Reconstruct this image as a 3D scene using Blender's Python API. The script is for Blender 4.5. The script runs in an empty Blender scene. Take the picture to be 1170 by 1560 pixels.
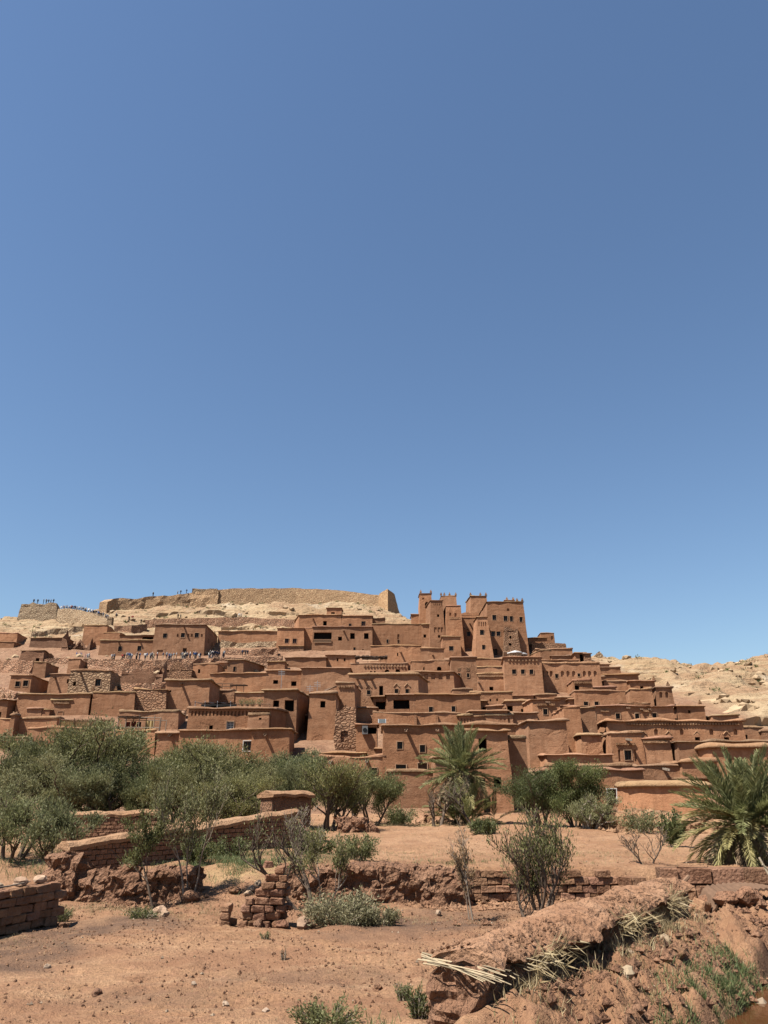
import bpy, math, random
import numpy as np
from mathutils import Vector, Matrix

random.seed(7)
RNG = np.random.default_rng(11)
S = bpy.context.scene
COL = S.collection

# ------------------------------------------------------------------ camera
PITCH = math.radians(20.0)
CAMZ = 3.0
FPX = 1172.0                      # focal length in photograph pixels (1170 x 1560)
cam_d = bpy.data.cameras.new('camera')
cam = bpy.data.objects.new('camera', cam_d)
COL.objects.link(cam)
cam.location = (0, 0, CAMZ)
cam.rotation_euler = (math.radians(90) + PITCH, 0, 0)
cam_d.sensor_fit = 'VERTICAL'
cam_d.sensor_height = 24.0
cam_d.lens = 24.0 * FPX / 1560.0
cam_d.clip_start = 0.1
cam_d.clip_end = 6000
S.camera = cam

# ------------------------------------------------------------------ light
LDIR = Vector((0.50, 0.295, -1.0)).normalized()      # the way the sunlight travels
SDIR = -LDIR
W = bpy.data.worlds.new('World')
S.world = W
W.use_nodes = True
nt = W.node_tree
sky = nt.nodes.new('ShaderNodeTexSky')
sky.sky_type = 'NISHITA'
sky.sun_disc = False
sky.sun_elevation = math.asin(SDIR.z)
sky.sun_rotation = math.atan2(SDIR.x, SDIR.y)
sky.altitude = 1300
sky.air_density = 1.45
sky.dust_density = 0.5
sky.ozone_density = 5.0
bg = nt.nodes['Background']
bg.inputs['Strength'].default_value = 0.050
nt.links.new(sky.outputs['Color'], bg.inputs['Color'])
sun_d = bpy.data.lights.new('sun', 'SUN')
sun_d.energy = 5.0
sun_d.angle = math.radians(0.53)
sun_d.color = (1.0, 0.95, 0.87)
sun = bpy.data.objects.new('sun', sun_d)
COL.objects.link(sun)
sun.rotation_euler = LDIR.to_track_quat('-Z', 'Y').to_euler()
S.view_settings.view_transform = 'Standard'
S.view_settings.look = 'None'
S.view_settings.exposure = 1.36
S.view_settings.gamma = 1.0
S.view_settings.use_curve_mapping = False
S.cycles.max_bounces = 6
S.cycles.diffuse_bounces = 2
S.cycles.transparent_max_bounces = 8

# ------------------------------------------------------------------ helpers
def ray(px, py):
    X = (px - 585.0) / FPX
    v = (780.0 - py) / FPX
    return (X, math.cos(PITCH) - v * math.sin(PITCH), math.sin(PITCH) + v * math.cos(PITCH))

def at_y(px, py, d):
    r = ray(px, py)
    t = d / r[1]
    return (r[0] * t, d, CAMZ + r[2] * t)

def x_of(px, d, z):
    """world x that shows at photo column px for a point at distance d, height z"""
    depth = d * math.cos(PITCH) + (z - CAMZ) * math.sin(PITCH)
    return (px - 585.0) / FPX * depth

def _hash(ix, iy, iz, seed):
    h = (ix.astype(np.int64) * 374761393 + iy.astype(np.int64) * 668265263 + iz.astype(np.int64) * 2147483647 + seed * 974634777)
    h = (h ^ (h >> 13)) * 1274126177
    h = h ^ (h >> 16)
    return (h & 0xFFFF).astype(np.float64) / 65535.0

def vnoise(x, y, z=None, seed=0):
    x = np.asarray(x, float); y = np.asarray(y, float)
    z = np.zeros_like(x) if z is None else np.asarray(z, float)
    x, y, z = np.broadcast_arrays(x, y, z)
    xi, yi, zi = np.floor(x), np.floor(y), np.floor(z)
    fx, fy, fz = x - xi, y - yi, z - zi
    fx = fx * fx * (3 - 2 * fx); fy = fy * fy * (3 - 2 * fy); fz = fz * fz * (3 - 2 * fz)
    r = 0
    for a in (0, 1):
        for b in (0, 1):
            for c in (0, 1):
                w = (fx if a else 1 - fx) * (fy if b else 1 - fy) * (fz if c else 1 - fz)
                r = r + w * _hash(xi + a, yi + b, zi + c, seed)
    return r * 2 - 1

def fbm(x, y, z=None, o=3, seed=0):
    r, a, f = 0, 1.0, 1.0
    for i in range(o):
        r = r + a * vnoise(np.asarray(x) * f, np.asarray(y) * f, None if z is None else np.asarray(z) * f, seed + i * 17)
        a *= 0.5; f *= 2.03
    return r

def sstep(a, b, x):
    t = np.clip((np.asarray(x, float) - a) / (b - a), 0, 1)
    return t * t * (3 - 2 * t)

def mesh_np(name, V, F, mat=None, smooth=False, mats=None, mi=None):
    """mesh from numpy vertices and an (n,k) face array or a list of such arrays"""
    me = bpy.data.meshes.new(name)
    Fs = [np.asarray(f) for f in (F if isinstance(F, list) else [F]) if len(f)]
    V = np.asarray(V, np.float32)
    me.vertices.add(len(V)); me.vertices.foreach_set('co', V.ravel())
    nl = sum(f.size for f in Fs); nf = sum(len(f) for f in Fs)
    me.loops.add(nl); me.loops.foreach_set('vertex_index', np.concatenate([f.ravel() for f in Fs]).astype(np.int32))
    me.polygons.add(nf)
    tot = np.concatenate([np.full(len(f), f.shape[1]) for f in Fs]).astype(np.int32)
    st = np.concatenate([[0], np.cumsum(tot)[:-1]]).astype(np.int32)
    me.polygons.foreach_set('loop_start', st)
    me.polygons.foreach_set('loop_total', tot)
    if mi is not None:
        me.polygons.foreach_set('material_index', np.asarray(mi, np.int32))
    for m in (mats or ([mat] if mat else [])):
        me.materials.append(m)
    me.update(calc_edges=True)
    me.validate()
    me.polygons.foreach_set('use_smooth', np.full(len(me.polygons), bool(smooth)))
    return me

class MB:
    """collects polygons, then becomes one mesh"""
    def __init__(s): s.v = []; s.f = []; s.m = []
    def poly(s, pts, m=0):
        n = len(s.v); s.v.extend(tuple(p) for p in pts); s.f.append(tuple(range(n, n + len(pts)))); s.m.append(m)
    def box(s, c, size, m=0, rz=0.0, rx=0.0, jit=0.0):
        M = Matrix.Rotation(rz, 3, 'Z') @ Matrix.Rotation(rx, 3, 'X')
        n = len(s.v)
        for dz in (-.5, .5):
            for dx, dy in ((-.5, -.5), (.5, -.5), (.5, .5), (-.5, .5)):
                p = M @ Vector((dx * size[0], dy * size[1], dz * size[2]))
                s.v.append(tuple(c[i] + p[i] + (random.uniform(-jit, jit) if jit else 0) for i in range(3)))
        for q in ((3, 2, 1, 0), (4, 5, 6, 7), (0, 1, 5, 4), (1, 2, 6, 5), (2, 3, 7, 6), (3, 0, 4, 7)):
            s.f.append(tuple(n + i for i in q)); s.m.append(m)
    def tube(s, pts, rad, k=6, m=0, cap=True):
        n0 = len(s.v)
        pts = [Vector(p) for p in pts]
        if not hasattr(rad, '__len__'): rad = [rad] * len(pts)
        for i, p in enumerate(pts):
            t = (pts[min(i + 1, len(pts) - 1)] - pts[max(i - 1, 0)])
            if t.length < 1e-9: t = Vector((0, 0, 1))
            t.normalize()
            a = t.cross(Vector((0.31, 0.95, 0.05)));
            if a.length < 1e-3: a = t.cross(Vector((1, 0, 0)))
            a.normalize(); b = t.cross(a)
            for j in range(k):
                an = 2 * math.pi * j / k
                s.v.append(tuple(p + (a * math.cos(an) + b * math.sin(an)) * rad[i]))
        for i in range(len(pts) - 1):
            for j in range(k):
                a0 = n0 + i * k + j; a1 = n0 + i * k + (j + 1) % k
                s.f.append((a0, a1, a1 + k, a0 + k)); s.m.append(m)
        if cap:
            s.f.append(tuple(n0 + j for j in range(k))[::-1]); s.m.append(m)
            e = n0 + (len(pts) - 1) * k
            s.f.append(tuple(e + j for j in range(k))); s.m.append(m)
    def mesh(s, name, mats, smooth=False):
        me = bpy.data.meshes.new(name)
        me.from_pydata(s.v, [], s.f)
        for m in (mats if isinstance(mats, (list, tuple)) else [mats]): me.materials.append(m)
        me.polygons.foreach_set('material_index', s.m)
        me.polygons.foreach_set('use_smooth', [smooth] * len(s.f))
        me.update()
        return me

def obj(name, me, parent=None, loc=None):
    o = bpy.data.objects.new(name, me)
    COL.objects.link(o)
    if parent: o.parent = parent
    if loc is not None: o.location = loc
    return o

def tag(o, label=None, cat=None, group=None, kind=None):
    if label: o['label'] = label
    if cat: o['category'] = cat
    if group: o['group'] = group
    if kind: o['kind'] = kind
    elif cat: o['kind'] = 'thing'
    return o

def thing(name, label, cat, loc=(0, 0, 0), rz=0, group=None):
    o = bpy.data.objects.new(name, None)
    o.empty_display_size = 0.3
    COL.objects.link(o); o.location = loc; o.rotation_euler = (0, 0, rz)
    return tag(o, label, cat, group)

def copy_tree(o, parent=None):
    c = o.copy(); COL.objects.link(c)
    if parent: c.parent = parent
    for ch in o.children: copy_tree(ch, c)
    return c

# ------------------------------------------------------------------ materials
ALB = 0.62
def alb(c, k=None): return tuple(x * (k or ALB) for x in c)
def new_mat(name):
    m = bpy.data.materials.new(name); m.use_nodes = True
    t = m.node_tree
    b = t.nodes['Principled BSDF']
    b.inputs['Roughness'].default_value = 0.95
    b.inputs['Specular IOR Level'].default_value = 0.15
    return m, t, b

def N(t, kind, **kw):
    n = t.nodes.new(kind)
    for k, v in kw.items():
        if k in n.inputs: n.inputs[k].default_value = v
        else: setattr(n, k, v)
    return n

def noise(t, vec, scale, detail=4, rough=0.55, dist=0.0):
    n = N(t, 'ShaderNodeTexNoise'); n.inputs['Scale'].default_value = scale
    n.inputs['Detail'].default_value = detail; n.inputs['Roughness'].default_value = rough
    n.inputs['Distortion'].default_value = dist
    t.links.new(vec, n.inputs['Vector'])
    return n.outputs['Fac']

def ramp(t, fac, stops, interp='LINEAR'):
    r = N(t, 'ShaderNodeValToRGB'); r.color_ramp.interpolation = interp
    e = r.color_ramp.elements
    while len(e) < len(stops): e.new(0.5)
    for el, (p, c) in zip(e, stops):
        el.position = p; el.color = (c, c, c, 1) if not hasattr(c, '__len__') else (*c, 1)
    t.links.new(fac, r.inputs['Fac'])
    return r.outputs['Color']

def mix(t, fac, a, b, mode='MIX'):
    n = N(t, 'ShaderNodeMix', data_type='RGBA', blend_type=mode)
    for s, i in ((fac, 0), (a, 6), (b, 7)):
        if hasattr(s, 'is_output'): t.links.new(s, n.inputs[i])
        elif hasattr(s, '__len__'): n.inputs[i].default_value = (*s, 1)
        else: n.inputs[i].default_value = s
    return n.outputs[2]

def math_n(t, op, a, b=0.0):
    n = N(t, 'ShaderNodeMath', operation=op)
    for s, i in ((a, 0), (b, 1)):
        if hasattr(s, 'is_output'): t.links.new(s, n.inputs[i])
        else: n.inputs[i].default_value = s
    return n.outputs[0]

def bump(t, b, h, strength=0.6, dist=0.1, prev=None):
    n = N(t, 'ShaderNodeBump'); n.inputs['Strength'].default_value = strength; n.inputs['Distance'].default_value = dist
    t.links.new(h, n.inputs['Height'])
    if prev is not None: t.links.new(prev, n.inputs['Normal'])
    t.links.new(n.outputs[0], b.inputs['Normal'])
    return n.outputs[0]

def scaled(t, vec, s):
    n = N(t, 'ShaderNodeMapping'); n.inputs['Scale'].default_value = s
    t.links.new(vec, n.inputs['Vector'])
    return n.outputs[0]

def earth_mat(name, base, dark, pale, rough_bump=0.5, straw=True):
    """mud plaster: mottled, rain streaked, faint lifts; tinted by the object colour"""
    m, t, b = new_mat(name); k_ = .70 if name == 'adobe' else .62; base, dark, pale = alb(base, k_), alb(dark, k_), alb(pale, k_)
    P = N(t, 'ShaderNodeNewGeometry').outputs['Position']
    big = noise(t, P, 0.22, 5, 0.6)
    mid = noise(t, P, 1.1, 5, 0.65)
    fine = noise(t, P, 9.0, 4, 0.7)
    streak = noise(t, scaled(t, P, (1.3, 1.3, 0.12)), 1.6, 4, 0.6)
    lift = noise(t, scaled(t, P, (0.15, 0.15, 1.6)), 1.4, 3, 0.5)
    c = mix(t, ramp(t, big, [(0.35, 0.0), (0.68, 1.0)]), dark, base)
    c = mix(t, ramp(t, mid, [(0.45, 0.0), (0.75, 0.75)]), c, pale)
    c = mix(t, ramp(t, streak, [(0.50, 0.0), (0.68, 0.7)]), c, dark)
    c = mix(t, ramp(t, lift, [(0.5, 0.0), (0.66, 0.18)]), c, pale)
    oi = N(t, 'ShaderNodeObjectInfo')
    sh = N(t, 'ShaderNodeVectorMath', operation='ADD'); t.links.new(P, sh.inputs[0])
    cb = N(t, 'ShaderNodeCombineXYZ'); t.links.new(math_n(t, 'MULTIPLY', oi.outputs['Random'], 60), cb.inputs[0]); t.links.new(cb.outputs[0], sh.inputs[1])
    loss = ramp(t, noise(t, sh.outputs[0], 0.30, 6, 0.62, 0.5), [(0.60, 0.0), (0.625, 1.0)])
    coarse = noise(t, P, 4.5, 4, 0.7)
    c = mix(t, math_n(t, 'MULTIPLY', loss, 0.7), c, mix(t, ramp(t, coarse, [(0.4, 0.0), (0.6, 1.0)]), dark, tuple(x * .82 for x in base)))
    c = mix(t, 0.5, c, ramp(t, fine, [(0.3, 0.55), (0.7, 1.25)]), 'MULTIPLY')
    c = mix(t, 1.0, c, oi.outputs['Color'], 'MULTIPLY')
    t.links.new(c, b.inputs['Base Color'])
    h = math_n(t, 'ADD', math_n(t, 'MULTIPLY', mid, 1.0), math_n(t, 'MULTIPLY', fine, 0.35))
    h = math_n(t, 'ADD', h, math_n(t, 'MULTIPLY', lift, 0.35))
    h = math_n(t, 'ADD', h, math_n(t, 'MULTIPLY', loss, math_n(t, 'SUBTRACT', math_n(t, 'MULTIPLY', coarse, 0.9), 0.9)))
    bump(t, b, h, rough_bump, 0.25)
    return m

def stone_mat(name, c1, c2, c3, size=0.35, joint=(0.10, 0.06, 0.04)):
    m, t, b = new_mat(name); c1, c2, c3, joint = alb(c1, .66), alb(c2, .66), alb(c3, .66), alb(joint)
    P = N(t, 'ShaderNodeNewGeometry').outputs['Position']
    wob = N(t, 'ShaderNodeTexNoise'); wob.inputs['Scale'].default_value = 1.2
    t.links.new(P, wob.inputs['Vector'])
    PP = mix(t, 0.12, P, wob.outputs['Color'])
    Q = scaled(t, PP, (1, 1, 1.6))
    v = N(t, 'ShaderNodeTexVoronoi'); v.inputs['Scale'].default_value = 1 / size
    t.links.new(Q, v.inputs['Vector'])
    e = N(t, 'ShaderNodeTexVoronoi', feature='DISTANCE_TO_EDGE'); e.inputs['Scale'].default_value = 1 / size
    t.links.new(Q, e.inputs['Vector'])
    sep = N(t, 'ShaderNodeSeparateColor'); t.links.new(v.outputs['Color'], sep.inputs[0])
    c = mix(t, ramp(t, sep.outputs[0], [(0.2, 0.0), (0.8, 1.0)]), c1, c2)
    c = mix(t, ramp(t, sep.outputs[1], [(0.6, 0.0), (0.95, 1.0)]), c, c3)
    c = mix(t, ramp(t, noise(t, P, 0.35, 4), [(0.35, 0.0), (0.7, 0.6)]), c, c1)
    c = mix(t, ramp(t, e.outputs['Distance'], [(0.02, 0.75), (0.13, 0.0)]), c, joint)
    oi = N(t, 'ShaderNodeObjectInfo')
    c = mix(t, 1.0, c, oi.outputs['Color'], 'MULTIPLY')
    t.links.new(c, b.inputs['Base Color'])
    h = ramp(t, e.outputs['Distance'], [(0.0, 0.0), (0.25, 1.0)])
    h = math_n(t, 'ADD', h, math_n(t, 'MULTIPLY', noise(t, P, 8, 3), 0.4))
    bump(t, b, h, 0.9, 0.12)
    return m

def plain_mat(name, c, rough=0.8, spec=0.2, var=0.25, scale=6.0, stretch=(1, 1, 1)):
    m, t, b = new_mat(name); c = alb(c)
    P = N(t, 'ShaderNodeNewGeometry').outputs['Position']
    f = noise(t, scaled(t, P, stretch), scale, 4, 0.6)
    oi = N(t, 'ShaderNodeObjectInfo')
    r = math_n(t, 'ADD', math_n(t, 'MULTIPLY', oi.outputs['Random'], 0.3), math_n(t, 'MULTIPLY', f, 0.7))
    col = mix(t, ramp(t, r, [(0.25, 0.0), (0.75, 1.0)]), tuple(x * (1 - var) for x in c), tuple(min(1, x * (1 + var)) for x in c))
    col = mix(t, 1.0, col, oi.outputs['Color'], 'MULTIPLY')
    t.links.new(col, b.inputs['Base Color'])
    b.inputs['Roughness'].default_value = rough
    b.inputs['Specular IOR Level'].default_value = spec
    bump(t, b, f, 0.3, 0.02)
    return m

def leaf_mat(name, c1, c2, c3, trans=0.3):
    m, t, b = new_mat(name); c1, c2, c3 = alb(c1, .86), alb(c2, .86), alb(c3, .86)
    g = N(t, 'ShaderNodeNewGeometry')
    r = g.outputs['Random Per Island']
    c = ramp(t, r, [(0.0, c1), (0.55, c2), (1.0, c3)])
    cl = noise(t, g.outputs['Position'], 1.4, 3)
    c = mix(t, ramp(t, cl, [(0.4, 0.0), (0.7, 0.55)]), c, c1)
    oi = N(t, 'ShaderNodeObjectInfo'); c = mix(t, 1.0, c, oi.outputs['Color'], 'MULTIPLY')
    t.links.new(c, b.inputs['Base Color'])
    b.inputs['Roughness'].default_value = 0.65
    b.inputs['Specular IOR Level'].default_value = 0.3
    tr = N(t, 'ShaderNodeBsdfTranslucent'); t.links.new(c, tr.inputs['Color'])
    mx = N(t, 'ShaderNodeMixShader'); mx.inputs[0].default_value = trans
    t.links.new(b.outputs[0], mx.inputs[1]); t.links.new(tr.outputs[0], mx.inputs[2])
    t.links.new(mx.outputs[0], t.nodes['Material Output'].inputs['Surface'])
    return m

ADOBE = earth_mat('adobe', (0.43, 0.218, 0.117), (0.30, 0.146, 0.076), (0.485, 0.272, 0.156), 0.36)
COPE = earth_mat('mud_coping', (0.39, 0.228, 0.128), (0.31, 0.17, 0.092), (0.46, 0.288, 0.172), 0.7)
def clump_bump(m, st=1.0):
    t = m.node_tree; b = t.nodes['Principled BSDF']; P = N(t, 'ShaderNodeNewGeometry').outputs['Position']
    v = N(t, 'ShaderNodeTexVoronoi'); v.inputs['Scale'].default_value = 11; t.links.new(P, v.inputs['Vector'])
    prev = b.inputs['Normal'].links[0].from_socket
    h = math_n(t, 'ADD', math_n(t, 'MULTIPLY', v.outputs['Distance'], -1.2), noise(t, P, 22, 4, .7))
    bump(t, b, h, st, .07, prev)
RUIN = earth_mat('eroded_mud', (0.36, 0.195, 0.118), (0.27, 0.138, 0.08), (0.42, 0.245, 0.152), .8)
clump_bump(RUIN)
STONE = stone_mat('rubble_stone', (0.34, 0.185, 0.105), (0.40, 0.24, 0.145), (0.28, 0.15, 0.088), 0.42, (.16, .085, .05))
PALESTONE = stone_mat('pale_rubble_stone', (0.44, 0.31, 0.19), (0.52, 0.39, 0.25), (0.36, 0.24, 0.15), 0.55, (0.2, 0.13, 0.08))
REDSTONE = stone_mat('red_rubble_stone', (0.36, 0.19, 0.11), (0.44, 0.27, 0.17), (0.27, 0.14, 0.085), 0.5)
BANKM = earth_mat('gritty_earth', (0.40, 0.225, 0.132), (0.29, 0.152, 0.086), (0.46, 0.275, 0.168), .8)
BRICKM = earth_mat('mud_brick', (0.33, 0.178, 0.105), (0.24, 0.122, 0.07), (0.39, 0.225, 0.14), .6)
clump_bump(BRICKM, .4); clump_bump(BANKM, .5)
PALEM = plain_mat('pale_plaster', (0.44, 0.275, 0.17), 0.9, 0.1, 0.12)
WHITEM = plain_mat('white_paint', (0.72, 0.69, 0.63), 0.7, 0.2, 0.08)
WOODM = plain_mat('weathered_wood', (0.20, 0.12, 0.075), 0.85, 0.15, 0.3, 5, (1, 1, 6))
DARKWOOD = plain_mat('dark_wood', (0.07, 0.045, 0.032), 0.8, 0.2, 0.3)
REDWOOD = plain_mat('reddish_wood', (0.22, 0.09, 0.055), 0.8, 0.2, 0.25)
DARKM = plain_mat('painted_room_shade', (0.012, 0.010, 0.009), 0.9, 0.1, 0.3)  # near-black colour stands in for the shade inside open holes
GLASSM = plain_mat('window_glass', (0.012, 0.012, 0.013), 0.3, 0.25, 0.2)
REEDM = plain_mat('dry_reed', (0.43, 0.35, 0.24), 0.8, 0.2, 0.25, 12)
REEDSCREEN = plain_mat('reed_screen', (0.42, 0.30, 0.14), 0.85, 0.1, 0.35, 9, (3, 3, 0.3))
CLOTHD = plain_mat('black_tarp', (0.02, 0.02, 0.022), 0.7, 0.2, 0.3)
CLOTHR = plain_mat('red_rug', (0.16, 0.04, 0.03), 0.95, 0.1, 0.4, 5)
CLOTHW = plain_mat('white_canvas', (0.75, 0.74, 0.72), 0.8, 0.1, 0.05)
METALM = plain_mat('grey_metal', (0.35, 0.36, 0.37), 0.45, 0.4, 0.1)
RUSTM = plain_mat('rusty_sheet', (0.22, 0.115, 0.07), 0.8, 0.2, 0.35, 4)
BARKM = plain_mat('bark', (0.13, 0.095, 0.07), 0.9, 0.1, 0.35, 10, (1, 1, 0.25))
PALEBARK = plain_mat('pale_bark', (0.30, 0.24, 0.185), 0.9, 0.1, 0.3, 10, (1, 1, 0.25))
PALMBARK = plain_mat('palm_bark', (0.15, 0.10, 0.065), 0.95, 0.1, 0.4, 7, (1, 1, 2))
OLIVE = leaf_mat('olive_leaf', (0.077, 0.082, 0.027), (0.142, 0.147, 0.054), (0.265, 0.260, 0.119), .4)
TAMA = leaf_mat('grey_green_leaf', (0.089, 0.092, 0.035), (0.162, 0.162, 0.068), (0.274, 0.260, 0.129), .4)
GREEN = leaf_mat('fresh_leaf', (0.060, 0.072, 0.023), (0.111, 0.123, 0.041), (0.196, 0.193, 0.081), .4)
PALML = leaf_mat('palm_leaf', (0.102, 0.110, 0.039), (0.189, 0.194, 0.076), (0.339, 0.326, 0.152), 0.35)
PALMY = leaf_mat('yellowing_palm_leaf', (0.181, 0.157, 0.055), (0.287, 0.252, 0.102), (0.404, 0.346, 0.166), 0.3)
PALMDRY = leaf_mat('dry_palm_leaf', (0.16, 0.10, 0.055), (0.24, 0.165, 0.095), (0.32, 0.24, 0.15), 0.2)
DRYL = leaf_mat('dry_leaf', (0.17, 0.105, 0.055), (0.24, 0.16, 0.085), (0.30, 0.22, 0.13))
GRASSG = leaf_mat('green_grass', (0.07, 0.095, 0.03), (0.12, 0.15, 0.055), (0.21, 0.22, 0.10))
GRASSD = leaf_mat('dry_grass', (0.22, 0.16, 0.08), (0.33, 0.25, 0.13), (0.42, 0.34, 0.20))
SKINM = plain_mat('skin', (0.36, 0.20, 0.13), 0.6, 0.3, 0.05)
HAIRM = plain_mat('hair', (0.03, 0.02, 0.015), 0.7, 0.3, 0.1)

# ------------------------------------------------------------------ terrain
P_Y = [0, 30, 60, 66, 70, 74, 88, 105, 140, 190, 235, 262, 276, 300, 420]
P_Z = [0.85, 0.85, 1.0, 1.3, 2.0, 3.2, 6.8, 11.7, 20.3, 34.4, 51.9, 68.0, 76, 90, 120]
R_X = [-420, -220, -150, -127, -120, -112, -105, -90, -57, -29, -2, 6, 12, 20, 37, 58, 66, 85, 99, 150, 220, 420]
R_Z = [20, 35, 44, 52, 58, 57.5, 59, 62, 64, 64.5, 63, 58, 54, 46, 39, 34.5, 32, 32.5, 35.5, 40, 40, 25]
WALL_A = (0.95, 11.7); WALL_B = (6.9, 20.6)         # centre line of the reed-capped mud wall
_wd = np.array([WALL_B[0] - WALL_A[0], WALL_B[1] - WALL_A[1]]); WLEN = float(np.hypot(*_wd)); _wd = _wd / WLEN
_wn = np.array([_wd[1], -_wd[0]])                    # points to the right of the wall

def hill_base(x, y):
    p = np.interp(y, P_Y, P_Z); r = np.interp(x, R_X, R_Z)
    r = r - np.where(x > 44, 2.2, 1.2) * sstep(0, 1, 1.0 + 0 * x)
    k = 1.2
    return -k * np.logaddexp(-p / k, -r / k)

def fore_base(x, y):
    x = np.asarray(x, float); y = np.asarray(y, float)
    up = sstep(24.75, 25.15, y)                                       # field wall
    ramp_ = sstep(22.3, 27.5, y)
    mixr = sstep(-2.4, -3.2, x) * sstep(-6.4, -5.2, x)
    z = 0.85 * (up * (1 - mixr) + ramp_ * mixr)
    z = z * (1 - 0.45 * sstep(-5.0, -8.5, x) * sstep(32, 27, y))      # lower ground under the left trees
    # earth bank and canal to the right of the reed-capped wall
    a = (x - WALL_A[0]) * _wd[0] + (y - WALL_A[1]) * _wd[1]
    s = (x - WALL_A[0]) * _wn[0] + (y - WALL_A[1]) * _wn[1]
    bank = np.interp(s, [-0.3, 0.45, 1.1, 1.75, 2.15, 2.5, 3.9, 4.3, 5.8, 12], [0.0, 0.42, 0.34, 0.02, -0.35, -0.9, -0.9, -0.3, 0.05, 0.25])
    far = sstep(WLEN + 0.8, WLEN - 2.5, a)
    near = sstep(-2.5, 0.0, a)
    side = sstep(-0.2, 0.3, s)
    fl = np.interp(s, [-1, 0.5, 4, 8, 12], [0.0, 0.25, 0.45, 0.5, 0.4])
    bank = bank * far + fl * (1 - far) * sstep(25.2, 24.0, y) + np.where(y > 25, z, 0) * (1 - far)
    bank = np.where(s > 1.8, np.minimum(bank, np.interp(s, [1.8, 2.15, 2.5, 3.9, 4.3, 5.8], [9, -0.3, -0.9, -0.9, -0.3, 9])) * sstep(19.5, 17.5, y) + bank * (1 - sstep(19.5, 17.5, y)), bank)
    w = side * np.where(s > 0, 1, near) * sstep(25.3, 24.6, y)
    return z * (1 - w) + bank * w

def base_z(x, y):
    t = sstep(60, 66, y)
    return fore_base(x, y) * (1 - t) + hill_base(x, y) * t

def rock_mask(x, y):
    a = sstep(47, 52, x) * sstep(84, 100, y)
    b = sstep(200, 213, y + 4 * vnoise(np.asarray(x) * .08, np.asarray(y) * .08, seed=3))
    return np.maximum(a, b)

def full_z(x, y):
    """ground height with its relief"""
    x = np.asarray(x, float); y = np.asarray(y, float)
    z = base_z(x, y)
    near = sstep(66, 58, y)
    a = (x - WALL_A[0]) * _wd[0] + (y - WALL_A[1]) * _wd[1]
    s = (x - WALL_A[0]) * _wn[0] + (y - WALL_A[1]) * _wn[1]
    bankm = sstep(0.2, 0.8, s) * sstep(25, 23.5, y) * sstep(-3, 0, a)
    wet = sstep(2.15, 2.5, s) * sstep(4.2, 3.9, s) * sstep(19.5, 18, y)
    rel = 0.07 * fbm(x * .5, y * .5, o=2, seed=5) + 0.034 * fbm(x * 2.3, y * 2.3, o=3, seed=6) - 0.03 * np.maximum(0, vnoise(x * 1.4, y * 1.4, seed=7) - .35)
    clod = np.maximum(0, fbm(x * 3.2, y * 3.2, o=3, seed=8) - 0.35)
    rel = rel + clod * (0.05 + 0.10 * bankm * (1 - wet)) + bankm * (1 - wet) * (.05 * fbm(x * 6.5, y * 6.5, o=2, seed=28) + .045 * (1 - 2 * np.abs(vnoise(x * 4.2, y * 4.2, seed=29)))) + bankm * (0.08 * fbm(x * 1.3, y * 1.3, o=3, seed=9)) * (1 - wet)
    # gully-like hollows on the bank
    rel = rel - bankm * (1 - wet) * (0.20 * np.maximum(0, fbm(x * 1.9 + 7, y * 1.9, o=2, seed=21) - 0.2) + .09 * np.abs(vnoise(x * 3.1, y * 3.1, seed=22)) - .10 * fbm(x * 2.4, y * 2.4, o=4, seed=26) - .05 * vnoise(x * 5.5, y * 5.5, seed=24))
    rm = rock_mask(x, y)
    far = sstep(66, 72, y)
    q = z / 2.6 + 0.9 * fbm(x * .035, y * .035, o=3, seed=31)
    st = (np.floor(q) + sstep(0.0, 0.35, q - np.floor(q))) - q
    q2 = z / 0.9 + 1.2 * fbm(x * .08, y * .08, o=3, seed=37)
    st2 = (np.floor(q2) + sstep(0.0, 0.3, q2 - np.floor(q2))) - q2
    rock = 1.7 * st * (0.5 + 0.5 * vnoise(x * .05, y * .05, seed=41)) + 0.5 * st2 + 0.9 * fbm(x * .11, y * .11, o=4, seed=33) + 0.35 * fbm(x * .6, y * .6, o=2, seed=35)
    e = sstep(46, 56, x)
    q3 = z / 5.0 + 0.55 * fbm(x * .022, y * .022, o=3, seed=47); f3 = q3 - np.floor(q3)
    rock = rock + e * (4.2 * (sstep(0.0, 0.22, f3) - f3) * (.55 + .45 * vnoise(x * .04, y * .04, seed=49)) + 1.0 * (1 - 2 * np.abs(vnoise(x * .16, y * .16, seed=52))))
    soil = 0.25 * fbm(x * .2, y * .2, o=3, seed=43)
    return z + rel * near + far * (rm * (rock - .7) + (1 - rm) * soil)

def gz(x, y): return float(full_z(np.array([x]), np.array([y]))[0])

def hit(px, py, lo=9.0, hi=330.0):
    """where the line of sight through photo pixel (px,py) meets the bare ground"""
    r = ray(px, py)
    ds = np.concatenate([np.arange(lo, 60, 0.05), np.arange(60, hi, 0.2)])
    t = ds / r[1]
    zz = CAMZ + r[2] * t - base_z(r[0] * t, ds)
    k = np.nonzero(zz < 0)[0]
    d = ds[k[0]] if len(k) else 250.0
    return (r[0] * d / r[1], float(d), CAMZ + r[2] * d / r[1])

def grid_mesh(name, xs, ys, mat, zf):
    X, Y = np.meshgrid(xs, ys)
    Z = zf(X, Y)
    V = np.stack([X.ravel(), Y.ravel(), Z.ravel()], 1)
    nx, ny = len(xs), len(ys)
    i = np.arange(nx - 1)[None, :] + nx * np.arange(ny - 1)[:, None]
    F = np.stack([i, i + 1, i + 1 + nx, i + nx], -1).reshape(-1, 4)
    return mesh_np(name, V, F, mat, True), X, Y

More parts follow.
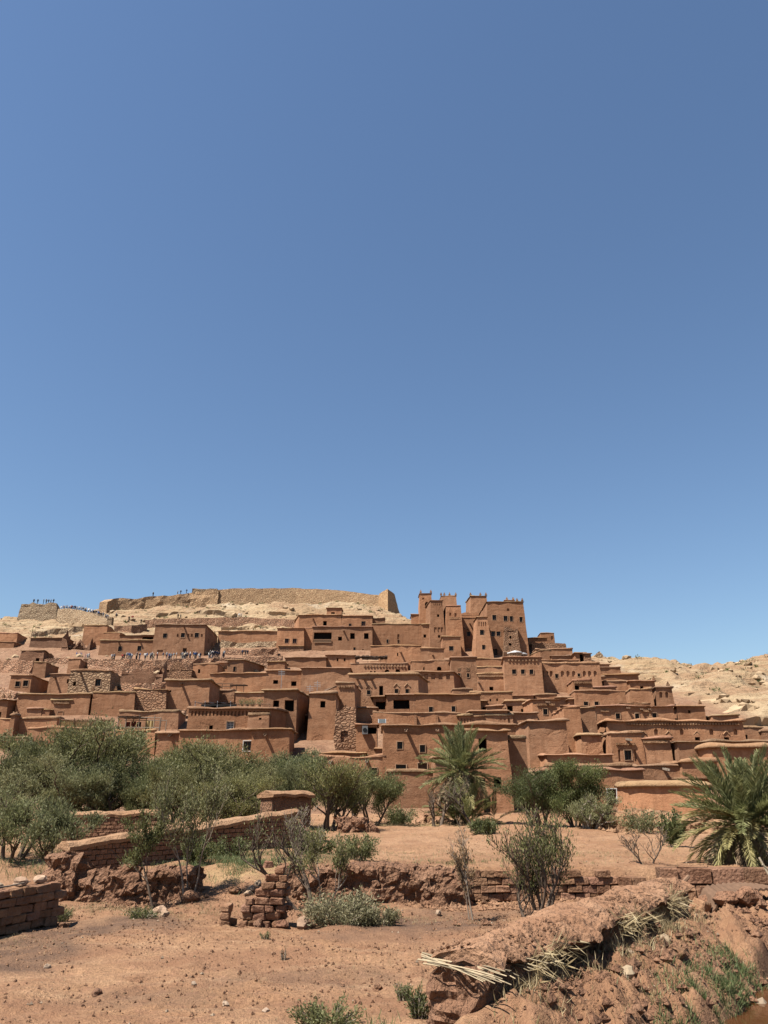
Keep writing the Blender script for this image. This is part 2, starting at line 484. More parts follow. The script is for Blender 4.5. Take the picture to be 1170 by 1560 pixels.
def ground_material():
    m, t, b = new_mat('dry_earth')
    P = N(t, 'ShaderNodeNewGeometry').outputs['Position']
    big = noise(t, P, 0.16, 5, 0.6)
    mid = noise(t, P, 0.9, 6, 0.65)
    fine = noise(t, P, 11, 5, 0.7)
    clod = noise(t, P, 28, 3, 0.6)
    furrow = noise(t, scaled(t, P, (0.35, 2.2, 1)), 1.3, 4, 0.6, 0.4)
    c = mix(t, ramp(t, big, [(0.36, 0.0), (0.64, 1.0)]), (0.222, 0.121, 0.063), (0.282, 0.165, 0.093))
    c = mix(t, ramp(t, noise(t, P, 3.4, 5, .7), [(0.52, 0.0), (0.64, 0.6)]), c, (0.221, 0.116, 0.070))
    c = mix(t, ramp(t, mid, [(0.47, 0.0), (0.66, 0.9)]), c, (0.192, 0.099, 0.054))
    c = mix(t, ramp(t, furrow, [(0.52, 0.0), (0.7, 0.45)]), c, (0.330, 0.216, 0.129))
    c = mix(t, 0.6, c, ramp(t, fine, [(0.32, 0.5), (0.66, 1.3)]), 'MULTIPLY')
    c = mix(t, ramp(t, clod, [(0.55, 0.0), (0.66, 0.7)]), c, (0.119, 0.060, 0.034))
    tu = N(t, 'ShaderNodeAttribute', attribute_name='turned')
    c = mix(t, math_n(t, 'MULTIPLY', tu.outputs['Fac'], ramp(t, noise(t, P, 3.2, 5, .65), [(0.3, 0.35), (0.6, 1.0)])), c, (0.178, 0.092, 0.051))
    at = N(t, 'ShaderNodeAttribute', attribute_name='damp')
    c = mix(t, math_n(t, 'MULTIPLY', at.outputs['Fac'], ramp(t, noise(t, P, 1.6, 5), [(0.3, 0.4), (0.6, 1.0)])), c, (0.101, 0.060, 0.039))
    at2 = N(t, 'ShaderNodeAttribute', attribute_name='straw')
    c = mix(t, math_n(t, 'MULTIPLY', at2.outputs['Fac'], ramp(t, noise(t, P, 2.5, 5), [(0.35, 0.1), (0.65, 0.9)])), c, (0.300, 0.228, 0.107))
    t.links.new(c, b.inputs['Base Color'])
    h = math_n(t, 'ADD', math_n(t, 'MULTIPLY', fine, 1.0), math_n(t, 'MULTIPLY', clod, 0.5))
    bump(t, b, h, 0.85, 0.10)
    return m

def hill_material():
    m, t, b = new_mat('hill_rock_and_soil')
    g = N(t, 'ShaderNodeNewGeometry'); P = g.outputs['Position']
    big = noise(t, P, 0.045, 5, 0.6)
    mid = noise(t, P, 0.35, 6, 0.65)
    fine = noise(t, P, 2.2, 5, 0.7)
    strata = noise(t, scaled(t, P, (0.05, 0.05, 1.3)), 0.9, 5, 0.65, 0.6)
    ochre = mix(t, ramp(t, big, [(0.38, 0.0), (0.62, 1.0)]), (0.249, 0.173, 0.098), (0.302, 0.225, 0.138))
    ochre = mix(t, ramp(t, strata, [(0.44, 0.0), (0.58, 0.8)]), ochre, (0.212, 0.130, 0.074))
    ochre = mix(t, ramp(t, mid, [(0.56, 0.0), (0.68, 0.55)]), ochre, (0.170, 0.114, 0.064))
    ochre = mix(t, ramp(t, noise(t, P, 0.12, 3), [(0.6, 0.0), (0.7, 0.6)]), ochre, (0.328, 0.274, 0.202))
    ochre = mix(t, ramp(t, noise(t, P, 0.07, 5, 0.65), [(0.5, 0.0), (0.62, 0.55)]), ochre, (0.210, 0.123, 0.071))
    soil = mix(t, ramp(t, mid, [(0.35, 0.0), (0.7, 1.0)]), (0.165, 0.088, 0.052), (0.222, 0.134, 0.082))
    at = N(t, 'ShaderNodeAttribute', attribute_name='rock')
    c = mix(t, at.outputs['Fac'], soil, ochre)
    c = mix(t, 0.6, c, ramp(t, fine, [(0.3, 0.6), (0.7, 1.2)]), 'MULTIPLY')
    t.links.new(c, b.inputs['Base Color'])
    v = N(t, 'ShaderNodeTexVoronoi'); v.inputs['Scale'].default_value = 0.8; t.links.new(scaled(t, P, (1, 1, 2)), v.inputs['Vector'])
    h = math_n(t, 'ADD', fine, math_n(t, 'ADD', math_n(t, 'MULTIPLY', strata, 1.5), v.outputs['Distance']))
    bump(t, b, h, 0.8, 0.5)
    return m

def add_attr(me, name, vals):
    a = me.attributes.new(name, 'FLOAT', 'POINT')
    a.data.foreach_set('value', np.asarray(vals, np.float32).ravel())

GROUNDM = ground_material(); HILLM = hill_material()
xs = np.concatenate([-np.geomspace(16, 60, 26)[::-1][:-1], np.arange(-16, 0, 0.10), np.arange(0, 10, .06), np.arange(10, 16.01, .1), np.geomspace(16, 60, 26)[1:]])
ys = [6.0]
while ys[-1] < 66.3: ys.append(ys[-1] + max(0.07, 0.0062 * ys[-1]))
me, X, Y = grid_mesh('ground', xs, np.array(ys), GROUNDM, full_z)
def blob(X, Y, cx, cy, rx, ry, rot=0.0):
    c, s = math.cos(rot), math.sin(rot)
    u = ((X - cx) * c + (Y - cy) * s) / rx; v = (-(X - cx) * s + (Y - cy) * c) / ry
    return sstep(1.0, 0.35, np.hypot(u, v) + 0.35 * fbm(X * .7, Y * .7, o=3, seed=51))
damp = np.maximum.reduce([blob(X, Y, -6.4, 20.4, 3.4, 2.2), blob(X, Y, 0.4, 20.6, 4.2, 2.0), blob(X, Y, -7.0, 17.3, 2.6, 2.4), 0.7 * blob(X, Y, 2.2, 22.8, 3.2, 1.4), .5 * blob(X, Y, -1.5, 15.2, 2.5, 1.2), .45 * blob(X, Y, -4, 14, 1.8, 1.0)])
sw = (X - WALL_A[0]) * _wn[0] + (Y - WALL_A[1]) * _wn[1]
damp = np.maximum(damp, 0.9 * sstep(1.9, 2.4, sw) * sstep(4.6, 4.1, sw) * sstep(20, 18, Y))
straw = np.maximum(blob(X, Y, 0.5, 57, 7, 3.5), 0.5 * blob(X, Y, -3.8, 27.5, 3.0, 2.5))
aw_ = (X - WALL_A[0]) * _wd[0] + (Y - WALL_A[1]) * _wd[1]
turned = np.maximum(sstep(.3, .8, sw) * sstep(25, 23, Y) * sstep(-4, 0, aw_) * (0.6 + .5 * vnoise(X * .9, Y * .9, seed=61)), .55 * sstep(26.5, 23.2, Y) * sstep(21.5, 23.5, Y))
turned = np.maximum(turned, .9 * sstep(-.05, .6, fbm(X * .35 + 3, Y * .6, o=5, seed=63)) * sstep(30, 26, Y))
add_attr(me, 'turned', np.clip(turned, 0, 1)); add_attr(me, 'damp', damp); add_attr(me, 'straw', straw)
ground = tag(obj('ground', me), kind='structure', label='dry reddish field earth in front of the village')
xs = np.concatenate([np.arange(-330, -150, 6.0), np.arange(-150, 125, 0.7), np.arange(125, 330, 6.0)])
ys = np.concatenate([np.arange(66.0, 90, 0.8), np.arange(90, 290, 0.7), np.arange(290, 420, 6)])
me, X, Y = grid_mesh('hill', xs, ys, HILLM, full_z)
add_attr(me, 'rock', rock_mask(X, Y))
hill = tag(obj('hill', me), kind='structure', label='rocky hill rising behind the village')
b_ = MB(); b_.poly([(-3000, -3000, -2.2), (3000, -3000, -2.2), (3000, 3000, -2.2), (-3000, 3000, -2.2)])
tag(obj('plain', b_.mesh('plain', HILLM)), kind='structure', label='flat desert plain reaching the horizon')

# ------------------------------------------------------------------ houses
HGROUP = 'earthen houses stepped up the hillside'
HOUSE_SEED = [0]

def window_part(root, loc, rz, w, h, style, rec):
    """a window or door in the local frame of its wall: x along the wall, y inward, z up"""
    f = MB(); p = MB()
    big = min(w, h)
    fr = min(0.10, 0.09 * big + 0.01)
    name = 'window'
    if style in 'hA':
        p.poly([(-w / 2, rec, -h / 2), (w / 2, rec, -h / 2), (w / 2, rec, h / 2), (-w / 2, rec, h / 2)])  # back sheet of the hole, its interior shade painted as colour
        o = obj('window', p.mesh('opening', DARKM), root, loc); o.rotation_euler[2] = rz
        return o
    if style == 'd':
        name = 'door'
        for i in range(4):
            f.box((-w / 2 + w * (i + .5) / 4, rec - 0.05, 0), (w / 4 - 0.02, 0.08, h))
        f.box((0, rec - 0.11, h * .25), (w * .95, .05, .12)); f.box((0, rec - 0.11, -h * .25), (w * .95, .05, .12))
        o = obj(name, f.mesh(name, DARKWOOD), root, loc); o.rotation_euler[2] = rz
        return o
    mf = {'w': DARKWOOD, 'W': WOODM, 'g': WHITEM, 'b': WOODM, 'r': REDWOOD}[style]
    y = rec - 0.1
    for sx in (-1, 1): f.box((sx * (w / 2 - fr / 2), y, 0), (fr, 0.1, h))
    for sz in (-1, 1): f.box((0, y, sz * (h / 2 - fr / 2)), (w - 2 * fr, 0.1, fr))
    f.box((0, y + .01, 0), (fr * .6, 0.06, h - 2 * fr))
    nb = 2 if style == 'g' else 1
    for i in range(nb):
        f.box((0, y + .02, h * ((i + 1) / (nb + 1) - .5)), (w - 2 * fr, 0.05, fr * .6))
    if style == 'g':
        for sx in (-1, 1): f.box((sx * w / 5, y + .015, 0), (fr * .5, 0.05, h - 2 * fr))
    o = obj('window', f.mesh('window', mf), root, loc); o.rotation_euler[2] = rz
    p.poly([(-w / 2 + .01, rec, -h / 2 + .01), (w / 2 - .01, rec, -h / 2 + .01), (w / 2 - .01, rec, h / 2 - .01), (-w / 2 + .01, rec, h / 2 - .01)])
    obj('pane', p.mesh('pane', WOODM if style == 'b' else GLASSM), o)
    # plastered surround, a little proud of the wall
    s = MB(); q = max(0.06, 0.07 * big) if style != 'W' else .07
    for sx in (-1, 1): s.box((sx * (w / 2 + q / 2), 0.03, 0), (q, 0.2, h + 2 * q), jit=.012)
    for sz in (-1, 1): s.box((0, 0.03, sz * (h / 2 + q / 2)), (w, 0.2, q), jit=.012)
    obj('surround', s.mesh('surround', WHITEM if style in 'W' else PALEM), o)
    return o

def H(x0, x1, yt, yb, label, wins=(), d=None, dy=6.0, br=None, bl=None, fr=0.0, mat=ADOBE, tint=None, cope=0.36, oh=0.29,
      bat=0.03, fin=(), spouts=(), dent=(), ruin=0.0, name='mud_house', cat='house', group=HGROUP, rwins=(), amp=0.06, low=0.8, copemat=None, lwins=()):
    HOUSE_SEED[0] += 1
    rs = random.Random(HOUSE_SEED[0])
    if d is None: d = hit((x0 + x1) / 2, yb)[1]
    p0 = at_y(x0, yt, d); ztop = p0[2]
    FL = Vector((p0[0], d, 0)); FR = Vector((x_of(x1, d + fr, ztop), d + fr, 0))
    if br: BR = Vector((x_of(br[0], d + br[1], ztop), d + br[1], 0)); BL = FL + (BR - FR)
    elif bl: BL = Vector((x_of(bl[0], d + bl[1], ztop), d + bl[1], 0)); BR = FR + (BL - FL)
    else: BL = FL + Vector((0, dy, 0)); BR = FR + Vector((0, dy + 0, 0))
    zb = min(float(base_z(FL.x, FL.y)), float(base_z(FR.x, FR.y)), at_y((x0 + x1) / 2, yb, d)[2]) - low
    h = ztop - zb
    org = Vector(((FL.x + FR.x) / 2, d, zb))
    root = thing(name, label, cat, org, 0, group)
    C4 = [FL, FR, BR, BL]
    cen = sum(C4, Vector()) / 4
    nrm = []
    for i in range(4):
        e = C4[(i + 1) % 4] - C4[i]; nrm.append(Vector((e.y, -e.x, 0)).normalized())
    miter = []
    for i in range(4):
        a, b = nrm[i - 1], nrm[i]; m = a + b
        miter.append(m / max(0.35, m.dot(b)))
    seed = rs.random() * 50
    def disp(P):
        return P + np.stack([amp * fbm(P[:, 0] * .45 + seed, P[:, 1] * .45, P[:, 2] * .45, 2, 71), amp * fbm(P[:, 0] * .45, P[:, 1] * .45 + seed, P[:, 2] * .45, 2, 73), 0 * P[:, 0]], 1)
    step = max(0.55, d * 0.0052)
    V = []; F = []
    nv = 0
    wins = list(wins)
    for i in range(3 if True else 4):
        k = (0, 1, 3)[i]                                  # front, right side, left side
        A, B = C4[k], C4[(k + 1) % 4]; mA, mB = miter[k], miter[(k + 1) % 4]
        L = (B - A).length; n = nrm[k]
        ops = []
        src = wins if k == 0 else ([('q',) + tuple(q) for q in (rwins if k == 1 else lwins)])
        for wv in src:
            if wv[0] == 'q':
                _, u0, u1, w0, w1, st = wv
            else:
                cx, cy, ww, wh = wv[:4]; st = wv[4] if len(wv) > 4 else 'w'
                if st in 'tx': continue
                dd = d + fr * (cx - x0) / (x1 - x0)
                l = at_y(cx - ww / 2, cy, dd); r = at_y(cx + ww / 2, cy, dd)
                zt_, zb_ = at_y(cx, cy - wh / 2, dd)[2], at_y(cx, cy + wh / 2, dd)[2]
                zc = (zt_ + zb_) / 2; ex = bat * (ztop - zc)
                xl, xr = FL.x - ex, FR.x + ex
                u0, u1 = (l[0] - xl) / (xr - xl), (r[0] - xl) / (xr - xl)
                w0, w1 = (zb_ - zb) / h, (zt_ - zb) / h
            if u0 < 0.005 or u1 > 0.995: u0, u1 = max(u0, .006), min(u1, .994)
            w0 = max(w0, 0.02); w1 = min(w1, .985)
            if u1 - u0 < 1e-3 or w1 - w0 < 1e-3: continue
            ops.append((u0, u1, w0, w1, st))
        nu = max(2, int(math.ceil(L / step))); nw = max(2, int(math.ceil(h / step)))
        def cuts(n_, edges):
            base_ = [j / n_ for j in range(n_ + 1)]
            keep = [c for c in base_ if c in (0.0, 1.0) or all(abs(c - e) > 0.25 / n_ for e in edges)]
            return sorted(set([round(c, 6) for c in keep] + [round(e, 6) for e in edges]))
        us = cuts(nu, [o[0] for o in ops] + [o[1] for o in ops]); ws = cuts(nw, [o[2] for o in ops] + [o[3] for o in ops])
        U, Wg = np.meshgrid(us, ws)
        U = U.ravel(); Wg = Wg.ravel()
        def pos(U, Wg):
            zz = Wg * h; ex = bat * (h - zz)
            Ax = A.x + mA.x * ex; Ay = A.y + mA.y * ex; Bx = B.x + mB.x * ex; By = B.y + mB.y * ex
            px_ = Ax + (Bx - Ax) * U; py_ = Ay + (By - Ay) * U
            if ruin:
                top = ruin * (fbm(px_ * .55 + seed, py_ * .55, o=3, seed=77) - 0.25)
                zz = zz + top * Wg ** 2
            P = np.stack([px_, py_, zb + zz], 1)
            return disp(P)
        P = pos(U, Wg)
        cu = len(us)
        grid = np.arange(len(P)).reshape(len(ws), cu)
        um = [(us[j] + us[j + 1]) / 2 for j in range(cu - 1)]; wm = [(ws[j] + ws[j + 1]) / 2 for j in range(len(ws) - 1)]
        def inside(a, b): return any(o[0] < a < o[1] and o[2] < b < o[3] for o in ops)
        for jw in range(len(wm)):
            for ju in range(cu - 1):
                if ops and inside(um[ju], wm[jw]): continue
                F.append((nv + grid[jw, ju], nv + grid[jw, ju + 1], nv + grid[jw + 1, ju + 1], nv + grid[jw + 1, ju]))
        V.append(P); nv += len(P)
        for (u0, u1, w0, w1, st) in ops:
            cor = pos(np.array([u0, u1, u1, u0]), np.array([w0, w0, w1, w1]))
            hw = float(np.linalg.norm(cor[1][:2] - cor[0][:2])); hh = float(cor[2][2] - cor[1][2])
            rec = {'h': 0.9, 'A': 0.9, 'a': 0.22, 'n': 0.2, 'd': 0.45}.get(st, 0.28)
            back = cor - np.array([n.x, n.y, 0]) * rec
            V.append(cor); V.append(back); a = nv; nv += 8
            for q in range(4):
                r = (q + 1) % 4
                F.append((a + q, a + 4 + q, a + 4 + r, a + r)[::-1])
            if st in 'an': F.append((a + 4, a + 5, a + 6, a + 7))
            if st in 'aA':                                 # arched head: fill the upper corners
                N_ = 5; ah = min(0.5, 0.55 * hw / hh)
                pts = [(0.5 - 0.5 * math.cos(t * math.pi / 2), 1 - ah + ah * math.sin(t * math.pi / 2)) for t in [j / N_ for j in range(N_ + 1)]]
                for sd in (0, 1):
                    uu = [(u0 + (u1 - u0) * (p if sd == 0 else 1 - p)) for p, _ in pts]; wwv = [w0 + (w1 - w0) * q for _, q in pts]
                    arc = pos(np.array(uu), np.array(wwv)); crn = pos(np.array([u0 if sd == 0 else u1]), np.array([w1]))
                    V.append(np.concatenate([crn, arc, arc - np.array([n.x, n.y, 0]) * min(rec, 0.2)])); a = nv; nv += 1 + 2 * (N_ + 1)
                    for j in range(N_):
                        F.append((a, a + 1 + j, a + 2 + j) if sd else (a, a + 2 + j, a + 1 + j))
                        q4 = (a + 1 + j, a + 2 + j, a + 2 + j + N_ + 1, a + 1 + j + N_ + 1)
                        F.append(q4 if sd else q4[::-1])
            if st not in 'an':
                c = cor.mean(0)
                window_part(root, (c[0] - org.x, c[1] - org.y, c[2] - org.z), math.atan2(n.x, -n.y), hw, hh, st, rec - 0.005)
    V = np.concatenate(V) - np.array(org)
    me = bpy.data.meshes.new('wall'); me.from_pydata(V.tolist(), [], [tuple(int(q) for q in f) for f in F]); me.materials.append(mat); me.update()
    wall = obj('wall', me, root)
    tv = tint if tint else (rs.uniform(.72, 1.1),) * 3
    if not hasattr(tv, '__len__'): tv = (tv,) * 3
    j = rs.uniform(-.035, .035); tv = (tv[0] + j, tv[1], tv[2] - j)
    wall.color = (*tv, 1)
    # roof slab
    r = MB(); zr = h - (0.02 if not ruin else max(0.8, ruin))
    r.poly([tuple(Vector((c.x - org.x, c.y - org.y, zr)) - miter[i] * (0.12 if not ruin else -0.02 - bat * (h - zr) * 0.9)) for i, c in enumerate(C4)])
    ro = obj('roof', r.mesh('roof', COPE), root); ro.color = wall.color
    # rounded mud coping that runs round the parapet
    if cope and not ruin:
        sc = cope / 0.36 * rs.uniform(.6, 1.1); oh = oh * (rs.uniform(.7, 1.05) if rs.random() < .65 or oh > .31 else .35)
        prof = [(-0.42, -0.03), (-0.40, 0.14), (-0.22, 0.26), (0.0, 0.24), (oh * .8, 0.13), (oh, 0.05), (oh * .9, -0.03), (0.02, -0.06)]
        ring = []; outs = []
        for i in range(4):
            A, B = C4[i], C4[(i + 1) % 4]; L = (B - A).length; ns = max(1, int(L / max(.7, d * .006)))
            for s_ in range(ns):
                t = s_ / ns
                ring.append(A + (B - A) * t); outs.append(miter[i] if s_ == 0 else nrm[i])
        R_ = np.array([[p.x, p.y] for p in ring]); O_ = np.array([[p.x, p.y] for p in outs]); n_ = len(ring)
        wob = 0.19 * fbm(R_[:, 0] * .5 + seed, R_[:, 1] * .5, o=2, seed=81); wo2 = 0.08 * fbm(R_[:, 0] * .8, R_[:, 1] * .8 + seed, o=2, seed=83)
        VV = []; FF = []
        for (o_, z_) in prof:
            off = (o_ + (wo2 if o_ > 0 else 0 * wo2)) * (1 if o_ < 0 else 1)
            VV.append(np.stack([R_[:, 0] + O_[:, 0] * off - org.x, R_[:, 1] + O_[:, 1] * off - org.y, h + z_ * sc * np.ones(n_) + wob * (1 if z_ > 0.05 else .2)], 1))
        VV = np.concatenate(VV)
        k = len(prof)
        for a in range(k - 1):
            for b in range(n_):
                c = (b + 1) % n_
                FF.append((a * n_ + c, a * n_ + b, (a + 1) * n_ + b, (a + 1) * n_ + c))
        co = obj('coping', mesh_np('coping', VV, np.array(FF), copemat or COPE, True), root); co.color = tuple(min(1.2, c_ * rs.uniform(.9, 1.04)) for c_ in wall.color[:3]) + (1,)
    def front_pt(px, py):
        dd = d + fr * (px - x0) / (x1 - x0)
        q = at_y(px, py, dd); return Vector(q) - org
    for f_ in fin:
        px = f_
        q = front_pt(px, yt); s_ = 0.075 * d / 100 + .13; m_ = MB(); zt = h + cope * .9
        for i, (a, z0, z1) in enumerate(((1.0, -.05, .9), (.7, .9, 1.7), (.35, 1.7, 2.7))):
            m_.box((q.x, q.y + .25, zt + s_ * (z0 + z1) / 2), (2 * s_ * a, 2 * s_ * a, s_ * (z1 - z0)), jit=.02)
        fo = obj('finial', m_.mesh('finial', COPE), root); fo.color = wall.color
    for sp in spouts:
        q = front_pt(sp[0], sp[1]); L = sp[2] if len(sp) > 2 else 0.8
        m_ = MB(); ww = 0.07 + d * .0005; L *= .72
        m_.box((0, -L / 2 + .2, 0), (ww * 2, L + .4, .05)); m_.box((-ww, -L / 2 + .2, .07), (.05, L + .4, .16)); m_.box((ww, -L / 2 + .2, .07), (.05, L + .4, .16))
        so = obj('rain_spout', m_.mesh('rain_spout', WOODM if len(sp) < 4 else PALEBARK), root, (q.x, q.y, q.z)); so.rotation_euler = (math.radians(8), 0, math.radians(rs.uniform(-6, 6)))
    for (xa, xb, y_, n_) in dent:
        m_ = MB()
        for i in range(n_):
            q = front_pt(xa + (xb - xa) * (i + .5) / n_, y_); s_ = d * .0021
            m_.box((q.x, q.y - .05 + 0.0, q.z), (s_, .3, s_ * 1.2), jit=.015)
        do = obj('dentil_band', m_.mesh('dentil_band', COPE), root); do['kind'] = 'stuff'; do.color = wall.color
    for wv in wins:
        if len(wv) > 4 and wv[4] in 'tx':
            cx, cy, ww, wh = wv[:4]; a, b, c = front_pt(cx - ww / 2, cy + wh / 2), front_pt(cx, cy - wh / 2), front_pt(cx + ww / 2, cy + wh / 2)
            m_ = MB(); r_ = .05 + d * .0005; of = Vector((0, -.04, 0))
            if wv[4] == 't':
                m_.tube([a + of, b + of], r_, 4); m_.tube([b + of, c + of], r_, 4)
            else:
                e = front_pt(cx, cy + wh / 2); g = front_pt(cx - ww / 2, cy); k_ = front_pt(cx + ww / 2, cy)
                for (s_, t_) in ((b, k_), (k_, e), (e, g), (g, b), (a, front_pt(cx + ww / 2, cy - wh / 2)), (c, front_pt(cx - ww / 2, cy - wh / 2))): m_.tube([s_ + of, t_ + of], r_ * .8, 4)
            oo = obj('ornament', m_.mesh('ornament', COPE), root); oo.color = wall.color
    return root

# --- the kasbah on the crest of the village
K = dict(bat=0.045, name='kasbah_tower', cat='tower', group='towers of the kasbah', cope=0.32)
H(640, 657, 904, 950, 'tallest slim kasbah tower with one arched window near its top', [(650.5, 921, 6, 8, 'A'), (645, 912, 3, 3, 'n')], d=204, bl=(638, 5), fin=(641, 656.5), **K)
H(672, 695, 908, 945, 'squat kasbah tower rising behind the paired front towers', (), d=208, bl=(669.5, 6), fin=(672, 677, 685, 694.5), **K)
H(717, 741, 908, 950, 'broad kasbah tower with a lit side rising behind the slanting wall', (), d=210, bl=(710, 8), fin=(717, 732, 740.5), **K)
H(656, 674, 915, 986, 'kasbah tower with a comb of slits under its top and three niches', [(667, 938, 3.5, 4, 'h'), (663, 960, 4, 8, 'n'), (668.5, 960, 4, 8, 'n'), (673, 960, 3, 8, 'n'), (668.5, 970, 3.5, 4, 'h')] + [(661 + 2.8 * i, 921, 1.3, 3, 'n') for i in range(5)], d=196, bl=(645, 12), **K)
H(680, 702, 923, 990, 'kasbah tower with two small niches above a row of teeth', [(686, 936, 3.2, 5, 'n'), (694, 937, 3.2, 6, 'n')], d=195, bl=(674.5, 8), dent=[(684, 701, 942, 8)], **K)
H(727, 742, 940, 1004, 'strongly tapering kasbah tower with stacked niches and two framed windows', [(734, 964, 6, 8), (736, 987, 4.5, 7)] + [(730 + 3.3 * i, 951, 1.8, 7, 'n') for i in range(4)], d=187, bl=(722, 6), bat=0.10, name='kasbah_tower', cat='tower', group='towers of the kasbah', cope=0.3)
H(742, 797, 917, 1004, 'massive kasbah block with four square windows under its parapet', [(753, 941, 6, 8), (770, 942.5, 6, 8), (779, 943, 5, 8), (793.5, 944, 5, 8), (751, 966, 6, 8), (759, 966, 6, 7), (754, 995, 7, 12, 'd'), (774, 929, 4, 4, 'n')], d=192, bl=(729, 16), fin=(788, 796), bat=.045, name='kasbah_keep', cat='fortress', group=None, cope=.34)
H(769, 784, 914.5, 917, 'small crowned turret sitting on the roof of the massive kasbah block', (), d=196, dy=3, fin=(772.5, 782), cope=.2, low=0.2, name='roof_turret', cat='turret', group=None)
H(768, 789, 956, 1003, 'bulging rubble buttress against the massive kasbah block', [(777.5, 971, 3, 4, 'h'), (778, 982, 4, 4, 'h')], d=190.2, dy=3, mat=STONE, cope=0, ruin=.8, name='rubble_buttress', cat='buttress', group=None, amp=.25)
H(692, 727, 941, 1003, 'kasbah curtain block with one framed window and a wooden spout', [(714, 966, 5, 7), (698, 956, 14, 2, 'n'), (715, 988, 3, 5, 'n')], d=200, dy=8, spouts=[(715.5, 950, 1.2)], bat=.03, dent=[(704, 714, 958, 4)], name='kasbah_curtain', cat='fortress', group=None, cope=.3)
H(703, 730, 933, 945, 'slanting weathered wall between the kasbah keep and its rear tower', (), d=206, dy=4, ruin=.5, cope=0, group=None, name='kasbah_wall', cat='wall')
H(674, 701, 970, 1006, 'square annex with one window at the foot of the paired kasbah towers', [(687.5, 988, 6.5, 7)], d=188)
H(627, 641, 936, 955, 'small windowless cube beside the tallest kasbah tower', (), d=206, dy=5)
H(643.5, 657, 972 + 15, 1004, 'low wall with a spout below the kasbah towers', (), d=187, dy=5, spouts=[(660, 998, 1.0)], name='low_wall', cat='wall')
# --- houses to the left of the kasbah
H(567, 643, 951, 986, 'wide house painted with white cross lines below the bastion', [(590, 977, 3.2, 6), (607, 973, 3.2, 14, 'a'), (607, 977.5, 3, 5.5)], d=198, dy=8)
H(643, 657, 951.5, 987, 'narrow house wedged between the painted house and the kasbah', [(647, 969, 4, 5, 'h')], d=197, dy=6)
H(565, 641, 984, 1012, 'plain house front with a spout under the painted house', [(606, 997, 2, 5, 'h')], dy=7, spouts=[(610.5, 994, 1.0)])
H(641, 676, 988, 1012, 'plain wall with a spout below the square kasbah annex', (), dy=6, spouts=[(659, 998, 1.0)])
H(498, 520, 926, 940, 'bare box room on a roof below the fortress wall', [(507, 934.5, 5.5, 4, 'h')], d=216, dy=5, cope=.15)
H(456, 520, 937, 957, 'upper house with one dark window and a chimney lump', [(495, 949.5, 5.5, 7, 'h')], d=212, bl=(449, 9), spouts=[(477, 943, 1.0)])
H(521, 567, 938.5, 957, 'upper house with a red-framed window beside the box room', [(553.5, 950, 6, 7, 'r'), (533, 952, 4, 4, 'r')], d=212, dy=6)
H(567, 586, 942, 955, 'smallest low block on the slope under the bastion', (), d=214, dy=5)
H(423, 463, 957, 1003, 'two-storey house with a ledge over a rubble lower wall', [(437, 976.5, 6, 7, 'r'), (449, 976.5, 6, 7, 'r')], d=196, dy=9, dent=())
H(425, 462, 984.5, 1003, 'rubble plinth standing under the two-window house', (), d=195.4, dy=2, mat=STONE, cope=.12, name='rubble_plinth', cat='wall', group=None)
H(463, 479, 957, 1003, 'recessed windowless bay between the balcony house and its neighbour', (), d=198, dy=7)
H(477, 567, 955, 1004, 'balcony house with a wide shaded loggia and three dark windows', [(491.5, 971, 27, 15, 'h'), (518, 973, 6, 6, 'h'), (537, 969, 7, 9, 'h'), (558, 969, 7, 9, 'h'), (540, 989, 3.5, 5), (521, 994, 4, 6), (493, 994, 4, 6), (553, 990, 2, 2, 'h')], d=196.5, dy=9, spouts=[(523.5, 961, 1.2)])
H(497, 541, 998, 1016, 'low house with two narrow slits below the balcony house', [(514, 1005, 2.5, 5, 'h'), (525, 1005, 2.5, 5, 'h')], dy=6, cope=.12)
H(435, 497, 1002, 1018, 'long low garden wall under the two-window house', (), dy=3, name='low_wall', cat='wall')
H(408, 434, 1008.5, 1024, 'little flat hut with cracked plaster beside the long garden wall', (), dy=5)
# --- upper left
H(237, 313, 952, 1006, 'large crowded house with three upper windows and an open doorway', [(251.5, 968.5, 6, 7), (279, 968, 6, 7), (300, 967.5, 6, 7), (271, 968, 3, 5, 'a'), (287, 968, 3, 5, 'a'), (292.5, 968, 3, 5, 'a'), (307.5, 968, 3, 5, 'a'), (281.5, 994, 6, 13, 'd'), (244, 993.5, 9, 7, 'n')], d=190, br=(331, 16), spouts=[(280.5, 955, 1.6)], rwins=[(.3, .36, .62, .74, 'h'), (.55, .6, .6, .72, 'h')])
H(153, 236, 976, 1005, 'long two-window house facing the crowded path', [(183, 988.5, 6, 8), (212.5, 988, 6, 8)], d=191, dy=7, spouts=[(181, 978.5, 1.0), (213, 975.5, 1.0)])
H(183, 236, 968, 978, 'thin flat roofed shelter behind the long two-window house', [(225, 972, 16, 4, 'h')], d=198, dy=5, cope=.2)
H(158, 183, 964, 978, 'small lean-to block stacked above the long two-window house', (), d=200, dy=5)
H(129, 164, 953, 1000, 'plain square house with blank front under the stair wall', (), d=203, br=(175, 8))
H(333, 424, 962, 975, 'long dark terrace wall beside the large crowded house', (), d=206, dy=4, name='terrace_wall', cat='wall')
H(-14, 27, 965, 990, 'corner house with shaded side at the foot of the ochre slope', (), d=203, br=(46, 9))
H(-14, 22, 978, 992, 'low shed roof in front of the corner house', (), d=199, dy=6, cope=.2)
H(32, 68, 991, 1012, 'roughly plastered house with one dark hole', [(57, 1005, 6, 5, 'h')], br=(81, 8), mat=RUIN, amp=.18)
H(47, 101, 972, 1003, 'long ruined red wall with a straight top', (), d=200, dy=5, mat=RUIN, name='ruined_wall', cat='wall')
